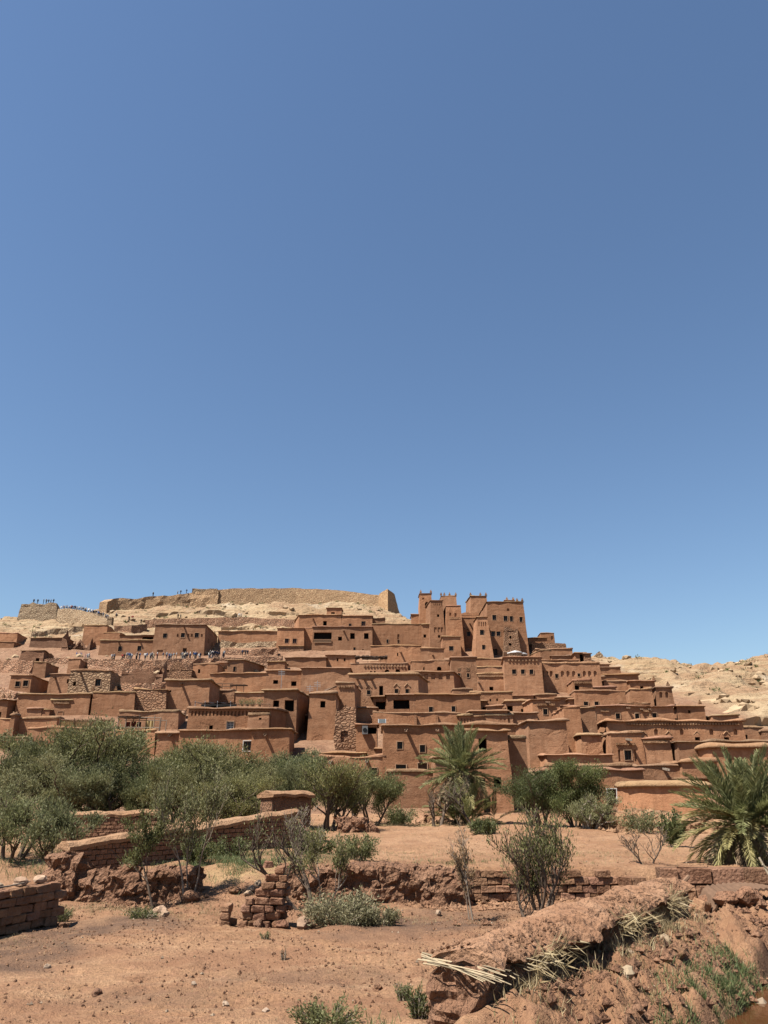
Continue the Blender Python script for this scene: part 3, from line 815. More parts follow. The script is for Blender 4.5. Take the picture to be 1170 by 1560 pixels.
H(97, 108, 968, 1006, 'broken leaning tower stump beside the blue-clad visitors', (), d=196, dy=4, ruin=3.0, cope=0, mat=RUIN, amp=.25, name='ruined_tower', cat='ruin')
H(111, 139, 976, 1006, 'roofless ruined house behind the visitors in blue', [(120, 990, 12, 20, 'n')], d=197, dy=6, ruin=2.0, cope=0, mat=RUIN, amp=.2, name='ruined_house', cat='ruin')
H(52, 71, 1009, 1034, 'small cube house below the roughly plastered house', (), br=(89, 8))
H(105, 123, 1004.5, 1028, 'small block with a pale patch under the visitors in blue', [(122, 1017, 3, 9, 'n')], br=(133, 6))
H(17, 49, 1029, 1062, 'house with two pale-framed windows and a long shaded side', [(27, 1042, 7, 8), (39.5, 1041, 8, 9)], br=(77, 9))
H(77, 112, 1027, 1057, 'set-back wall in the shadow of the two-window house', [(104, 1038, 4, 6.5, 'h')], dy=6, spouts=[(84.5, 1033, 1.2)])
H(108, 170, 1022, 1057, 'pale stone house with a single dark window', [(150, 1040, 8, 11), (113.5, 1041.5, 4.5, 6, 'h')], br=(184, 8), mat=PALESTONE, tint=(.8, .72, .68), spouts=[(123, 1025, 1.8)], amp=.1)
H(28, 138, 1058, 1092, 'long blank house behind the finial-topped houses', (), br=(154, 6))
H(143, 206, 1055, 1092, 'house whose plaster has fallen away in two large patches', (), br=(210, 4), fin=(140, 175))
H(79, 110, 1067, 1092, 'finial-topped house with a toothed cornice and square window', [(92, 1087, 8, 6)], br=(137, 6), fin=(81, 110), dent=[(82, 106, 1071, 12)])
H(-8, 13, 1066, 1094, 'finial-topped house at the edge of the village', [(0, 1089, 4, 9, 'h')], br=(46, 6), fin=(3, 13))
H(42, 64, 1080, 1094, 'tiny low hut between the two finial-topped houses', (), dy=5, cope=.3)
H(65, 76, 1081, 1094, 'narrow stub wall beside the tiny low hut', (), dy=4, cope=.3, name='stub_wall', cat='wall')
H(-10, 88, 1095, 1126, 'long house with a dark buttress and a low dark hole', [(10, 1119, 9, 6, 'h')], dy=6, fin=(18, 23))
H(17, 23, 1090, 1126, 'tapering buttress against the long house with the low dark hole', (), d=hit(40, 1126)[1] - 1.6, br=(31, 1.5), bat=.05, name='buttress', cat='buttress', group=None)
H(57, 92, 1100.5, 1112, 'stub terrace wall ending at the reed fence', (), dy=4, name='terrace_wall', cat='wall')
H(42, 172, 1109.5, 1140, 'terrace house front below the reed fence', (), dy=7)
H(-20, 41, 1123, 1145, 'low house corner behind the olive crowns', (), dy=6)
H(182, 272, 1084.5, 1115, 'dark house behind the pergola terrace', (), br=(283, 6), tint=.9)
H(174, 237, 1113.5, 1150, 'house front below the pergola with a long spout shadow', (), br=(241, 4), spouts=[(214, 1117, 1.3)])
H(241, 276, 1117.5, 1150, 'recessed low front with a spout beside the pergola house', (), dy=6, spouts=[(260, 1121, 1.2)])
H(274, 385, 1113, 1160, 'long front with white-framed windows among the olive trees', [(377, 1136.5, 12, 15, 'W'), (293, 1143, 13, 10, 'W')], dy=4)
H(385, 441, 1111, 1165, 'projecting block with a crooked spout beside the white-framed windows', (), br=(449, 6), spouts=[(404, 1120, 1.6)], d=hit(330, 1160)[1] - 1.5)
# --- ruins in the middle of the left slope
H(186, 243, 1019, 1044, 'reddish crumbling wall below the rubble terrace', (), dy=4, ruin=1.0, cope=0, mat=RUIN, amp=.15, name='ruined_wall', cat='ruin')
H(240, 248, 1015, 1045, 'eroded mud pinnacle at the end of the crumbling wall', (), dy=2.5, ruin=2.0, cope=0, mat=RUIN, amp=.3, bat=.12, name='mud_pinnacle', cat='ruin')
H(246, 294, 1011, 1038, 'ragged rubble ruin between the mud pinnacle and the small window house', (), dy=4, ruin=1.2, cope=0, mat=STONE, amp=.2, name='ruined_house', cat='ruin')
H(291, 297, 1018, 1038, 'short broken pier in front of the small window house', (), dy=3, ruin=1.5, cope=0, mat=RUIN, amp=.3, name='broken_pier', cat='ruin')
H(295, 332, 1012, 1036, 'small house with a single slit window beside the broken pier', [(303.5, 1022.5, 3.5, 6, 'h')], dy=6)
H(331, 347, 1009.5, 1030, 'porch house with a deep warm-coloured recess', [(339.5, 1020, 12, 12, 'n')], dy=6)
H(347, 371, 1005.5, 1030, 'small square house with one window and a long shaded flank', [(357, 1019, 4, 7)], br=(403, 9))
H(254, 320, 1037, 1088, 'stone-footed house with a spout above the tarp awning', [(260, 1053, 3, 3, 'h')], dy=7, spouts=[(277, 1042, 1.4)], tint=.97)
H(205, 254, 1050.5, 1090, 'course-built stone wall joined to the stone-footed house', (), dy=6, mat=STONE, tint=(1.0, 1.0, 1.0))
H(320, 406, 1026, 1056, 'first stretch of long pale wall beside the stone-footed house', (), dy=6)
H(406, 461, 1022, 1056, 'middle stretch of long pale wall with two dark window holes', [(420, 1039, 7.5, 6, 'h'), (447.5, 1041.5, 8, 7, 'h')], dy=6)
H(460, 533, 1018, 1058, 'tallest stretch of long pale wall, ending at the arched gallery', (), dy=6)
H(301, 357, 1052.5, 1076, 'smooth blank house over the black tarp awning', (), br=(364, 5))
H(360, 406, 1055.5, 1080, 'terrace back wall behind the row of pot plants', (), dy=5)
H(402, 452, 1052, 1086, 'café house with an open teal door over the railing', [(420, 1072, 9, 10, 'h'), (440, 1075, 14, 17, 'h')], br=(475, 9), d=hit(350, 1140)[1] + 4, bat=.01)
H(288, 413, 1080, 1114, 'terrace house with a comb of niches and a white grille window', [(351, 1105, 11, 12, 'g'), (322, 1108, 5.5, 6, 'h')] + [(293 + 5.5 * i, 1087, 2.6, 7, 'n') for i in range(22)], br=(472, 11), d=hit(350, 1140)[1], low=2)
H(378, 410, 1090, 1116, 'small annex with pale coping in front of the comb of niches', [(397, 1095, 4, 3, 'h')], br=(413, 3), d=hit(350, 1140)[1] - 1.2)
H(472, 512, 1057, 1142, 'tall house with one lintelled window and a diagonal shadow', [(491.5, 1073, 8, 10, 'h')], dy=8, d=hit(492, 1125)[1])
H(512, 540, 1041, 1092, 'crenellated house showing its long shaded flank beside the gallery house', (), d=hit(492, 1125)[1] + 7, br=(549, 9), dent=[(515, 538, 1046, 6)])
H(512, 541, 1089, 1142, 'ruined rough stone walls at the foot of the tall lintelled house', [(526, 1125, 10, 14, 'n')], dy=5, ruin=2.2, cope=0, mat=STONE, amp=.25, name='ruined_house', cat='ruin')
H(537, 574, 1078.5, 1098, 'low parapet front between the ruined stone walls and the portal', (), dy=5)
# --- the middle of the village
H(534, 621, 1011, 1034, 'arched gallery house with two round-headed openings', [(565, 1024, 2.4, 4, 'h'), (571, 1024, 2.4, 4, 'h'), (590, 1023, 7, 6, 'A'), (606, 1022.5, 7, 6, 'A')], br=(632, 8), dent=[(553, 618, 1014.5, 14)])
H(532, 637, 1028, 1086, 'gallery house front with four small windows under pointed ornaments', [(546, 1055, 5.5, 7), (562, 1055, 5.5, 7), (604, 1053, 5.5, 6.5), (620.5, 1053, 5.5, 6.5), (581, 1053, 6, 16, 'h'), (546, 1046, 9, 5, 't'), (562, 1046, 9, 5, 't'), (604, 1044, 9, 5, 't'), (620.5, 1044, 9, 5, 't')], br=(652, 8), spouts=[(544, 1034, .7), (554.5, 1034, .7), (565, 1034, .7)])
H(568, 589, 1062, 1088, 'portal block with a projecting roof and a dark opening', [(579.5, 1075, 15, 12, 'h')], dy=5, oh=.6)
H(589, 634, 1058.5, 1090, 'block with a wide black opening like a garage', [(612, 1073, 25, 14, 'h')], dy=6)
H(634, 731, 1058.5, 1090, 'smooth wide house with two square windows right of the wide black opening', [(656, 1081, 6, 8.5), (691, 1080, 6, 8.5)], dy=7)
H(568, 701, 1086.5, 1108, 'long ledge wall with two thin pilasters', (), dy=5, name='ledge_wall', cat='wall')
H(631, 634.5, 1089, 1107, 'first thin pilaster on the long ledge wall', (), d=hit(634, 1108)[1] - .35, dy=.6, cope=0, name='pilaster', cat='pilaster', group=None)
H(664, 667.5, 1089, 1107, 'second thin pilaster on the long ledge wall', (), d=hit(634, 1108)[1] - .35, dy=.6, cope=0, name='pilaster', cat='pilaster', group=None)
H(627, 686, 1007, 1040, 'house with a framed niche and a slit under the kasbah', [(669, 1018.5, 7, 6, 'A'), (646, 1019, 2.2, 5, 'h')], dy=7)
H(623, 691, 1024, 1058, 'house crowned with four square blind niches', [(649.6, 1031, 6, 8, 'n'), (660, 1031, 6, 8, 'n'), (671, 1031, 6, 8, 'n'), (682.6, 1031, 6, 8, 'n')], br=(701, 7))
H(687, 725, 1002, 1055, 'tower house with two slit windows under cross ornaments', [(699.5, 1029, 4, 6.5, 'w'), (713, 1029, 4, 6.5, 'w'), (699.5, 1020, 5, 5, 'x'), (713, 1020, 5, 5, 'x')], bl=(685, 8), d=hit(700, 1050)[1])
H(725, 766, 1003.5, 1022, 'plain upper strip house beside the cross-ornament tower house', (), dy=5)
H(726, 766, 1016.5, 1034, 'plain lower strip house beside the cross-ornament tower house', (), dy=5)
H(727, 771, 1027, 1058, 'toothed cornice house with one tiny window', [(749, 1049, 6, 5.5, 'h')], br=(776, 6), dent=[(728, 768, 1030, 16)], spouts=[(729, 1040, 1.0)])
H(768, 824, 1001.5, 1062, 'house with three square windows in a row below the parasols', [(783, 1023.5, 6, 7), (796, 1023.5, 6, 7), (809.5, 1023.5, 6, 7)], bl=(765, 8), dent=[(772, 820, 1006, 9)])
H(690, 720, 1050.5, 1062, 'stub block in front of the cross-ornament tower house', (), dy=4)
H(717, 780, 1055, 1082, 'house with two keyhole slits in the middle of the slope', [(747, 1066.5, 2.6, 4, 'A'), (757, 1066, 2.6, 4, 'A')], dy=6)
H(731, 740, 1068, 1082, 'little hooded porch beside the two keyhole slits', (), dy=3, d=hit(748, 1082)[1] - 1.0, oh=.4, name='porch', cat='porch', group=None)
H(770, 812, 1068.5, 1090, 'house with a square black doorway and a small sill window', [(777, 1080, 8.5, 9.5, 'h'), (796, 1082.5, 5.5, 5, 'h')], dy=6)
H(741, 766, 1076, 1090, 'low step wall between the keyhole house and the black doorway', (), dy=4, name='step_wall', cat='wall')
H(779, 813, 1060, 1074, 'flat roof edge in front of the three-window house', (), dy=5, cope=.3)
H(717, 773, 1083.5, 1110, 'blank house behind the crenellated niche wall', (), dy=5)
H(740, 781, 1090, 1110, 'wall crowned with a comb of crenel niches', [(744 + 6.3 * i, 1098, 3.2, 7, 'n') for i in range(6)], dy=4, name='niche_wall', cat='wall')
H(699, 718, 1091, 1110, 'short arcaded wall end beside the little gate', [(703 + 4.6 * i, 1098, 2.6, 7, 'n') for i in range(4)], dy=4, name='niche_wall', cat='wall')
H(723, 736, 1092, 1110, 'little gate hut with a dark door and rounded cap', [(729.5, 1100, 7, 10, 'd')], dy=4)
H(770, 818, 1086.5, 1108, 'ledge below the house with the square black doorway', (), dy=5, name='ledge_wall', cat='wall')
H(543, 574, 1104, 1160, 'yard house cluttered with a dish and a washing machine', [(566, 1113, 15, 10, 'h'), (580, 1131, 6, 22, 'd')], dy=5, cope=.22, ) 
H(584, 784, 1105, 1215, 'broad three-storey front house behind the tall palm', [(608.5, 1135.5, 8, 11), (643.5, 1140.5, 8, 11), (611, 1170, 15, 10, 'w'), (643, 1169, 14, 13, 'b')], dy=10, spouts=[(619, 1113, 2.0), (665.5, 1113, 1.4)], d=hit(640, 1205)[1])
H(463, 586, 1154, 1215, 'low front house with three small windows behind the olive trees', [(491, 1173.5, 9, 9), (520, 1173.5, 8, 9), (570, 1174.5, 8.5, 9.5)], d=hit(525, 1205)[1], dy=7, spouts=[(504, 1161, 1.8, 1), (559, 1160, 1.2, 1)])
H(462, 556, 1147.5, 1165, 'upper lip of terrace behind the low front house', (), d=hit(525, 1205)[1] + 9, dy=4, name='terrace_wall', cat='wall')
H(572, 600, 1141, 1165, 'storage nook with two doors above the low front house', [(577, 1131, 1, 1, 'n')], d=hit(525, 1205)[1] + 8.5, dy=3, cope=.25)
H(590, 672, 1176.5, 1235, 'low garden terrace wall of the broad front house', (), d=hit(630, 1232)[1], dy=6, name='terrace_wall', cat='wall')
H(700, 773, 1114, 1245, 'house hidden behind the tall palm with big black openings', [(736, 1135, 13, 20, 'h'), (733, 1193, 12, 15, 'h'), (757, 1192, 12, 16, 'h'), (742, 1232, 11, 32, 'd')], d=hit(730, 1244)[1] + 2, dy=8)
H(663, 702, 1154, 1245, 'lower wing beside the tall palm with a shuttered window', [(686, 1187, 10, 12, 'r')], d=hit(685, 1244)[1] + 1.5, dy=6)
H(765, 800, 1126, 1240, 'narrow projecting bay with a spout next to the tall palm', (), d=hit(780, 1240)[1] + 2.2, dy=7, spouts=[(772, 1130, 1.3)])
# --- the right of the village
H(824, 844, 964.5, 985, 'topmost small house on the crest beyond the kasbah', [(841, 972, 3, 6, 'n')], d=205, dy=5, cope=.2)
H(805, 833, 972, 990, 'broken-topped block between the kasbah and the topmost small house', (), d=202, dy=5, cope=.15)
H(810, 862, 979, 995, 'round-shouldered stone wall below the topmost small house', (), d=196, dy=5, mat=STONE, cope=0, ruin=.5, name='stone_wall', cat='wall')
H(816, 872, 989, 1004, 'long flat house under the round-shouldered stone wall', (), d=188, dy=6)
H(823, 840, 991, 1010, 'gabled little house with a decorated edge behind the parasols', (), d=183, bl=(797, 12))
H(840, 878, 999, 1015, 'shaded flat house between the gabled house and the portal', (), d=182, dy=6)
H(876, 891, 995, 1015, 'open portal house with a tall dark doorway and thick eaves', [(886.5, 1003, 6, 13, 'h')], d=178, bl=(868, 7), oh=.5)
H(890, 900, 996, 1014, 'stone pier holding the eaves of the portal house', (), d=177.5, dy=3, mat=STONE, cope=.2, name='stone_pier', cat='pier', group=None)
H(898, 924, 1000, 1016, 'pale crumbling fort remains on the ridge end', (), d=186, dy=4, mat=PALESTONE, ruin=3.0, cope=0, amp=.3, name='ruined_fort', cat='ruin')
H(824, 881, 1006, 1022, 'slanting pale parapet above the blind arcade house', (), d=174, dy=4, name='parapet_wall', cat='wall')
H(825, 913, 1011, 1052, 'blind arcade house with nine pointed niches', [(x, 1026.5, 5, 9, 'a') for x in (826.5, 832.8, 839.5, 857, 865.5, 874, 890.5, 898.5, 907)] + [(848, 1030, 4.5, 6.5), (882, 1028.5, 4, 5)], dy=7, d=hit(860, 1058)[1])
H(914, 945, 1016.5, 1034, 'small block at the end of the blind arcade house', (), dy=5)
H(911, 928, 1012, 1030, 'tiny cube behind the end of the blind arcade house', (), dy=5, cope=.2)
H(919, 972, 1028, 1044, 'long narrow house stepping down the ridge end', (), dy=6)
H(871, 920, 1031, 1050, 'upper step house below the blind arcade', (), bl=(863, 6))
H(872, 902, 1037, 1066, 'step house with one square black window', [(879, 1048, 7, 7.5, 'h')], bl=(863, 7), dent=[(874, 900, 1040, 8)])
H(920, 962, 1038, 1056, 'shaded flat block between two step houses', (), dy=5)
H(902, 938, 1047.5, 1060, 'lowest flat strip below the shaded flat block', (), dy=4, cope=.3)
H(959, 997, 1038, 1058, 'corner-lit house with one slot window near the ridge end', [(978, 1047.5, 5, 4, 'h')], bl=(945, 9), fin=(997,))
H(876, 952, 1053, 1082, 'wide lower house with two square windows under a wavy cornice', [(893, 1072, 6.5, 6), (909, 1072, 6.5, 6)], bl=(868, 5))
H(960, 993, 1050, 1080, 'blank block with a bright lit flank', (), bl=(951, 6))
H(999, 1023, 1047.5, 1080, 'end tower house with a pair of blind arches', [(1007, 1058.5, 5, 9, 'a'), (1016, 1058.5, 5, 9, 'a')], bl=(991, 6), fin=(1019,), bat=.06)
H(945, 990, 1071, 1084, 'thin ledge below the blank block with the bright flank', (), dy=4, cope=.3, name='ledge_wall', cat='wall')
H(867, 889, 1065.5, 1080, 'small square hut left of the two-window lower house', (), dy=4)
H(849, 873, 1063, 1078, 'flat roof strip above the zigzag cornice house', (), dy=5, cope=.3)
H(815, 848, 1058.5, 1074, 'long flat roof strip in front of the blind arcade house', (), dy=5, cope=.3)
H(811, 852, 1065.5, 1104, 'zigzag cornice house with one window and a long spout shadow', [(831, 1084.5, 7, 9)], dy=7, dent=[(817, 845, 1073.5, 9)], spouts=[(832, 1070, 2.0)])
H(850, 1025, 1076, 1102, 'long house with a row of four deep-set windows', [(905.5, 1091, 4, 8), (941, 1091, 6.5, 8.5), (970.5, 1091, 6.5, 8.5), (997, 1090.5, 6.5, 8.5)], dy=7, spouts=[(955, 1079, 1.6), (976, 1081, .9), (988, 1081, .9)], dent=[(915, 927, 1083, 6), (978, 992, 1083, 6)])
H(1031, 1072, 1076, 1102, 'end house with one small window beside the row of four deep-set windows', [(1050.5, 1084.5, 3.5, 5, 'h')], bl=(1025, 6), fin=(1068,))
H(858, 883, 1078, 1150, 'tall corner house with a white-edged arched window on its lit flank', (), bl=(841, 9), d=hit(868, 1150)[1], lwins=[(.35, .62, .62, .75, 'W')])
H(883, 906, 1079, 1150, 'set-back shaded bay of the tall corner house', (), d=hit(868, 1150)[1] + 2.5, dy=6)
H(1085, 1125, 1090, 1106, 'ragged roof line behind the decorated long house', (), bl=(1066, 6), cope=.3, dy=5)
H(925, 1131, 1099, 1142, 'decorated long house with five niches and pointed ornaments', [(x, 1115, 6, 9, 'a') for x in (999, 1038.5, 1084, 1120.5)] + [(964, 1114, 6, 6, 'a'), (1062, 1125.5, 8, 5, 'h'), (1107, 1125.5, 8, 5, 'h'), (1020, 1125.5, 7, 5, 'h')] + [(x, 1116.5, 9, 5, 't') for x in (980, 1018, 1061, 1106)], bl=(906, 7), dent=[(955, 1126, 1103, 40)], fin=(993,), d=hit(1020, 1142)[1])
H(1132, 1161, 1108, 1134, 'small dark-doored house at the end of the decorated long house', [(1136, 1124, 7, 9, 'd')], dy=6)
H(1160, 1190, 1114, 1140, 'corner-lit stub house at the very edge of the village', (), bl=(1154, 4))
H(885, 916, 1120, 1160, 'blank shaded house beside the dentil tower', (), bl=(868, 6))
H(930, 977, 1117, 1172, 'dentil tower house with a framed window between two slim niches', [(956, 1150.5, 11, 15), (943, 1151, 3.5, 18, 'n'), (967, 1151, 3.5, 18, 'n')], bl=(915, 7), spouts=[(955, 1127, 1.8, 1)], dent=[(938, 967, 1133.5, 12)])
H(978, 1020, 1125.5, 1172, 'blank house with a lit buttress beside the dentil tower', (), dy=6, dent=[(980, 1016, 1130.5, 16)])
H(1032, 1185, 1130, 1190, 'long blank house with a bright lit flank above the shed', (), bl=(1012, 8), d=hit(1080, 1180)[1])
H(1083, 1190, 1139, 1200, 'ramped wall with thick bright coping behind the big palm', (), dy=4, d=hit(1080, 1185)[1] - 2, cope=.8, oh=.35, name='ramped_wall', cat='wall')
H(1038, 1092, 1161.5, 1196, 'low block with pale coping behind the big palm fronds', (), dy=5, d=hit(1050, 1200)[1])
H(975, 1035, 1166.5, 1215, 'shaded house with a white spout and long thin shadow', (), dy=6, d=hit(1000, 1212)[1] + 3, spouts=[(1011, 1172, 1.6, 1)])
H(805, 862, 1098.5, 1165, 'large plain house with a lit flank and two tall slits', (), bl=(784, 9), d=hit(840, 1168)[1], lwins=[(.1, .2, .35, .5, 'h'), (.45, .55, .35, .5, 'h')])
H(833, 933, 1150, 1180, 'long terrace house with bright coping above the bushy trees', (), bl=(807, 8))
H(833, 966, 1167.5, 1188, 'low coped wall just above the bushy trees', (), dy=3, name='low_wall', cat='wall')
H(836, 979, 1173.5, 1245, 'front house with a white-framed barred window near the bushes', [(932, 1210.5, 13, 17, 'W')], dy=7, d=hit(940, 1240)[1] + 3)
H(957, 1078, 1198, 1262, 'sunlit low yard wall with thick coping beside the big palm', (), fr=-2.0, dy=3, d=hit(960, 1248)[1] - 1, cope=.5, oh=.3, name='yard_wall', cat='wall', tint=1.05)

HILLB = plain_mat('ochre_rock', (0.44, 0.315, 0.195), .95, .1, .25, .5)

# ------------------------------------------------------------------ walls on the ridge and the terraces
def path_wall(name, label, pts, mat, thick=1.5, cat='wall', amp=0.25, step=1.2, bat=0.12, below=1.5, group=None, rough=0.0, tint=1.0, top_noise=0.25, kind=None):
    """pts: (photo px, top row, bottom row, distance or None)"""
    W3 = []
    for px, rt, rb, d in pts:
        if d is None: d = hit(px, rb)[1]
        t = at_y(px, rt, d); b = at_y(px, rb, d)
        W3.append((t[0], d, t[2], b[2]))
    W3 = np.array(W3)
    seg = np.concatenate([[0], np.cumsum(np.hypot(np.diff(W3[:, 0]), np.diff(W3[:, 1])))])
    n = max(2, int(seg[-1] / step)); s = np.linspace(0, seg[-1], n + 1)
    x, y, zt, zb = (np.interp(s, seg, W3[:, k]) for k in range(4))
    zt = zt + top_noise * fbm(x * .25, y * .25, o=3, seed=91); zb = np.minimum(zb, base_z(x, y)) - below
    tx = np.gradient(x); ty = np.gradient(y); l = np.hypot(tx, ty); nx, ny = ty / l, -tx / l
    hmax = float((zt - zb).max()); kh = max(2, int(hmax / step))
    V = []
    for j in range(kh + 1):
        w = j / kh; z = zb + (zt - zb) * w; o = bat * (zt - z)
        V.append(np.stack([x + nx * o, y + ny * o, z], 1))
    for o_ in (0.35 * thick, thick): V.append(np.stack([x - nx * o_, y - ny * o_, zt - 0.02], 1))
    V.append(np.stack([x - nx * thick, y - ny * thick, zb], 1))
    V = np.concatenate(V)
    V = V + amp * np.stack([fbm(V[:, 0] * .5, V[:, 1] * .5, V[:, 2] * .5, 3, 95), fbm(V[:, 0] * .5, V[:, 1] * .5, V[:, 2] * .5, 3, 97), 0.4 * fbm(V[:, 0] * .6, V[:, 1] * .6, V[:, 2] * .6, 2, 99)], 1)
    rows = kh + 4; m = n + 1; F = []
    i = np.arange(n)[None, :] + m * np.arange(rows - 1)[:, None]
    F = [np.stack([i, i + 1, i + 1 + m, i + m], -1).reshape(-1, 4)]
    for e, fl in ((0, 1), (n, 0)):
        idx = [r * m + e for r in range(rows)]
        F.append(np.array([idx[::-1] if fl == 0 else idx]))
    org = V.mean(0); org[2] = zb.min()
    me = mesh_np(name, V - org, F, mat)
    o = obj(name, me, None, org); o.color = (*(tint if hasattr(tint, '__len__') else (tint,) * 3), 1)
    return tag(o, label, cat, group, kind)

path_wall('fortress_wall', 'long curved stone wall crowning the hill up to the bastion', [(312, 899, 922, 261.5), (345, 897.5, 921, 262), (390, 896.5, 921, 263), (450, 896.5, 921, 264), (520, 899.5, 922, 262), (579, 907, 926, 258)], PALESTONE, 2, amp=.12, below=2.5, tint=(1.0, .92, .84))
path_wall('rampart', 'crumbled rocky rampart running left from the crowning stone wall', [(163, 917, 932, 246), (178, 913, 931, 250), (200, 912, 930, 252), (225, 909, 930, 255), (268, 906, 927, 258), (290, 902, 925, 260), (334, 898, 923, 261)], PALESTONE, 3, amp=.35, top_noise=.5, below=2.5, tint=(1.03, .93, .84))
H(293, 331, 896.5, 912, 'low stone guard house standing on the hill crest', (), d=266, dy=6, br=(342, 10), mat=PALESTONE, cope=0, ruin=.3, name='guard_house', cat='house', group=None, tint=.85)
H(33, 86, 919, 950, 'square stone fort with visitors on its roof at the end of the ridge', (), d=240, br=(94, 9), mat=PALESTONE, cope=0, ruin=.5, bat=.10, name='stone_fort', cat='fort', group=None, tint=.84, amp=.2, low=4)
path_wall('stair_wall', 'sloping stone parapet beside the crowded stairs below the square fort', [(89, 928, 944, 238), (115, 928, 943, 236), (140, 934, 946, 232), (164, 944, 952, 228)], PALESTONE, 1.2, amp=.15, below=2.5, tint=.95)
H(164, 171, 939.5, 953, 'lone stone gate pier at the foot of the crowded stairs', (), d=226, dy=1.6, mat=PALESTONE, cope=0, ruin=.1, name='gate_pier', cat='pier', group=None, tint=.75)
path_wall('retaining_wall', 'upper reddish retaining wall across the ochre slope', [(222, 944, 953, None), (290, 941.5, 952, None), (380, 941, 952, None), (452, 944, 954, None)], REDSTONE, 2, amp=.25, below=2)
path_wall('retaining_wall', 'rubble terrace wall under the crowded path', [(128, 1004, 1022, None), (180, 1005, 1024, None), (240, 1005, 1024, None), (310, 1003, 1020, None), (430, 999, 1016, None)], REDSTONE, 3, amp=.35, below=2)
path_wall('retaining_wall', 'short rubble wall above the long two-window house roof', [(175, 953, 966, None), (200, 952, 966, None), (224, 951, 962, None)], REDSTONE, 2, amp=.3, below=2)
path_wall('retaining_wall', 'rubble bank below the pinnacle and the stone-footed house', [(186, 1040, 1054, None), (215, 1041, 1056, None), (255, 1040, 1055, None)], REDSTONE, 2, amp=.35, below=2)
path_wall('retaining_wall', 'broken rubble wall among the upper left ruins', [(-10, 1004, 1022, None), (20, 1006, 1026, None), (52, 1008, 1028, None)], REDSTONE, 2, amp=.4, below=2)
path_wall('retaining_wall', 'low rubble terrace behind the crowd and the ruined house', [(60, 1003, 1012, None), (95, 1002, 1012, None), (112, 1004, 1013, None)], REDSTONE, 2, amp=.4, below=2)
path_wall('retaining_wall', 'crumbling terrace edge above the pale stone house', [(133, 1012, 1024, None), (175, 1022, 1032, None), (200, 1026, 1036, None)], REDSTONE, 2, amp=.4, below=2)
path_wall('retaining_wall', 'rocky terrace edge below the dark terrace wall', [(336, 976, 986, None), (380, 979, 988, None), (423, 976, 986, None)], PALESTONE, 2, amp=.5, below=2)
path_wall('retaining_wall', 'lower rocky terrace edge beside the two-window house plinth', [(345, 988, 997, None), (385, 989, 998, None), (423, 988, 998, None)], REDSTONE, 2, amp=.5, below=2)
path_wall('retaining_wall', 'stony edge under the long blank house of the left slope', [(-10, 1048, 1066, None), (10, 1050, 1068, None), (24, 1054, 1070, None)], REDSTONE, 2, amp=.5, below=2)
path_wall('retaining_wall', 'rubble slope beside the course-built stone wall', [(206, 1086, 1098, None), (250, 1084, 1096, None), (286, 1082, 1094, None)], REDSTONE, 2, amp=.4, below=2)
path_wall('retaining_wall', 'ochre rock ledge under the corner house roof line', [(50, 962, 972, None), (90, 958, 968, None), (126, 955, 966, None)], PALESTONE, 2, amp=.6, below=2)
for i, q in enumerate(([(1050, 1057, 1063), (1110, 1051, 1058), (1185, 1049, 1057)], [(1082, 1067, 1074), (1130, 1062, 1070), (1190, 1065, 1073)], [(1040, 1036, 1041), (1080, 1033, 1038), (1125, 1036, 1041)], [(1095, 1021, 1025), (1140, 1019, 1024), (1185, 1020, 1025)], [(1110, 1084, 1092), (1150, 1080, 1089), (1190, 1081, 1091)], [(985, 1032, 1036), (1015, 1036, 1041), (1045, 1044, 1049)], [(1135, 1098, 1107), (1160, 1096, 1106), (1195, 1097, 1108)], [(1120, 1042, 1046), (1150, 1040, 1045), (1185, 1041, 1046)])):
    path_wall('rock_ledge', 'overhanging pale rock ledge on the bare hillside', [(a, b, c, None) for a, b, c in q], HILLB, 3.5, None, amp=.75, step=.8, bat=-.28, below=1.2, top_noise=.7, kind='structure', tint=1.05)
for i, q in enumerate(([(338, 955, 959), (372, 953, 957), (405, 955, 959)], [(100, 950, 954), (130, 952, 956), (155, 956, 960)], [(240, 935, 938), (300, 931, 934), (360, 932, 935)], [(400, 931, 934), (450, 934, 937), (500, 933, 936)])):
    path_wall('rock_ledge', 'ochre rock ledge on the slope under the ridge walls', [(a, b, c, None) for a, b, c in q], HILLB, 2.5, None, amp=.6, step=.8, bat=-.25, below=1.0, top_noise=.6, kind='structure', tint=1.1)
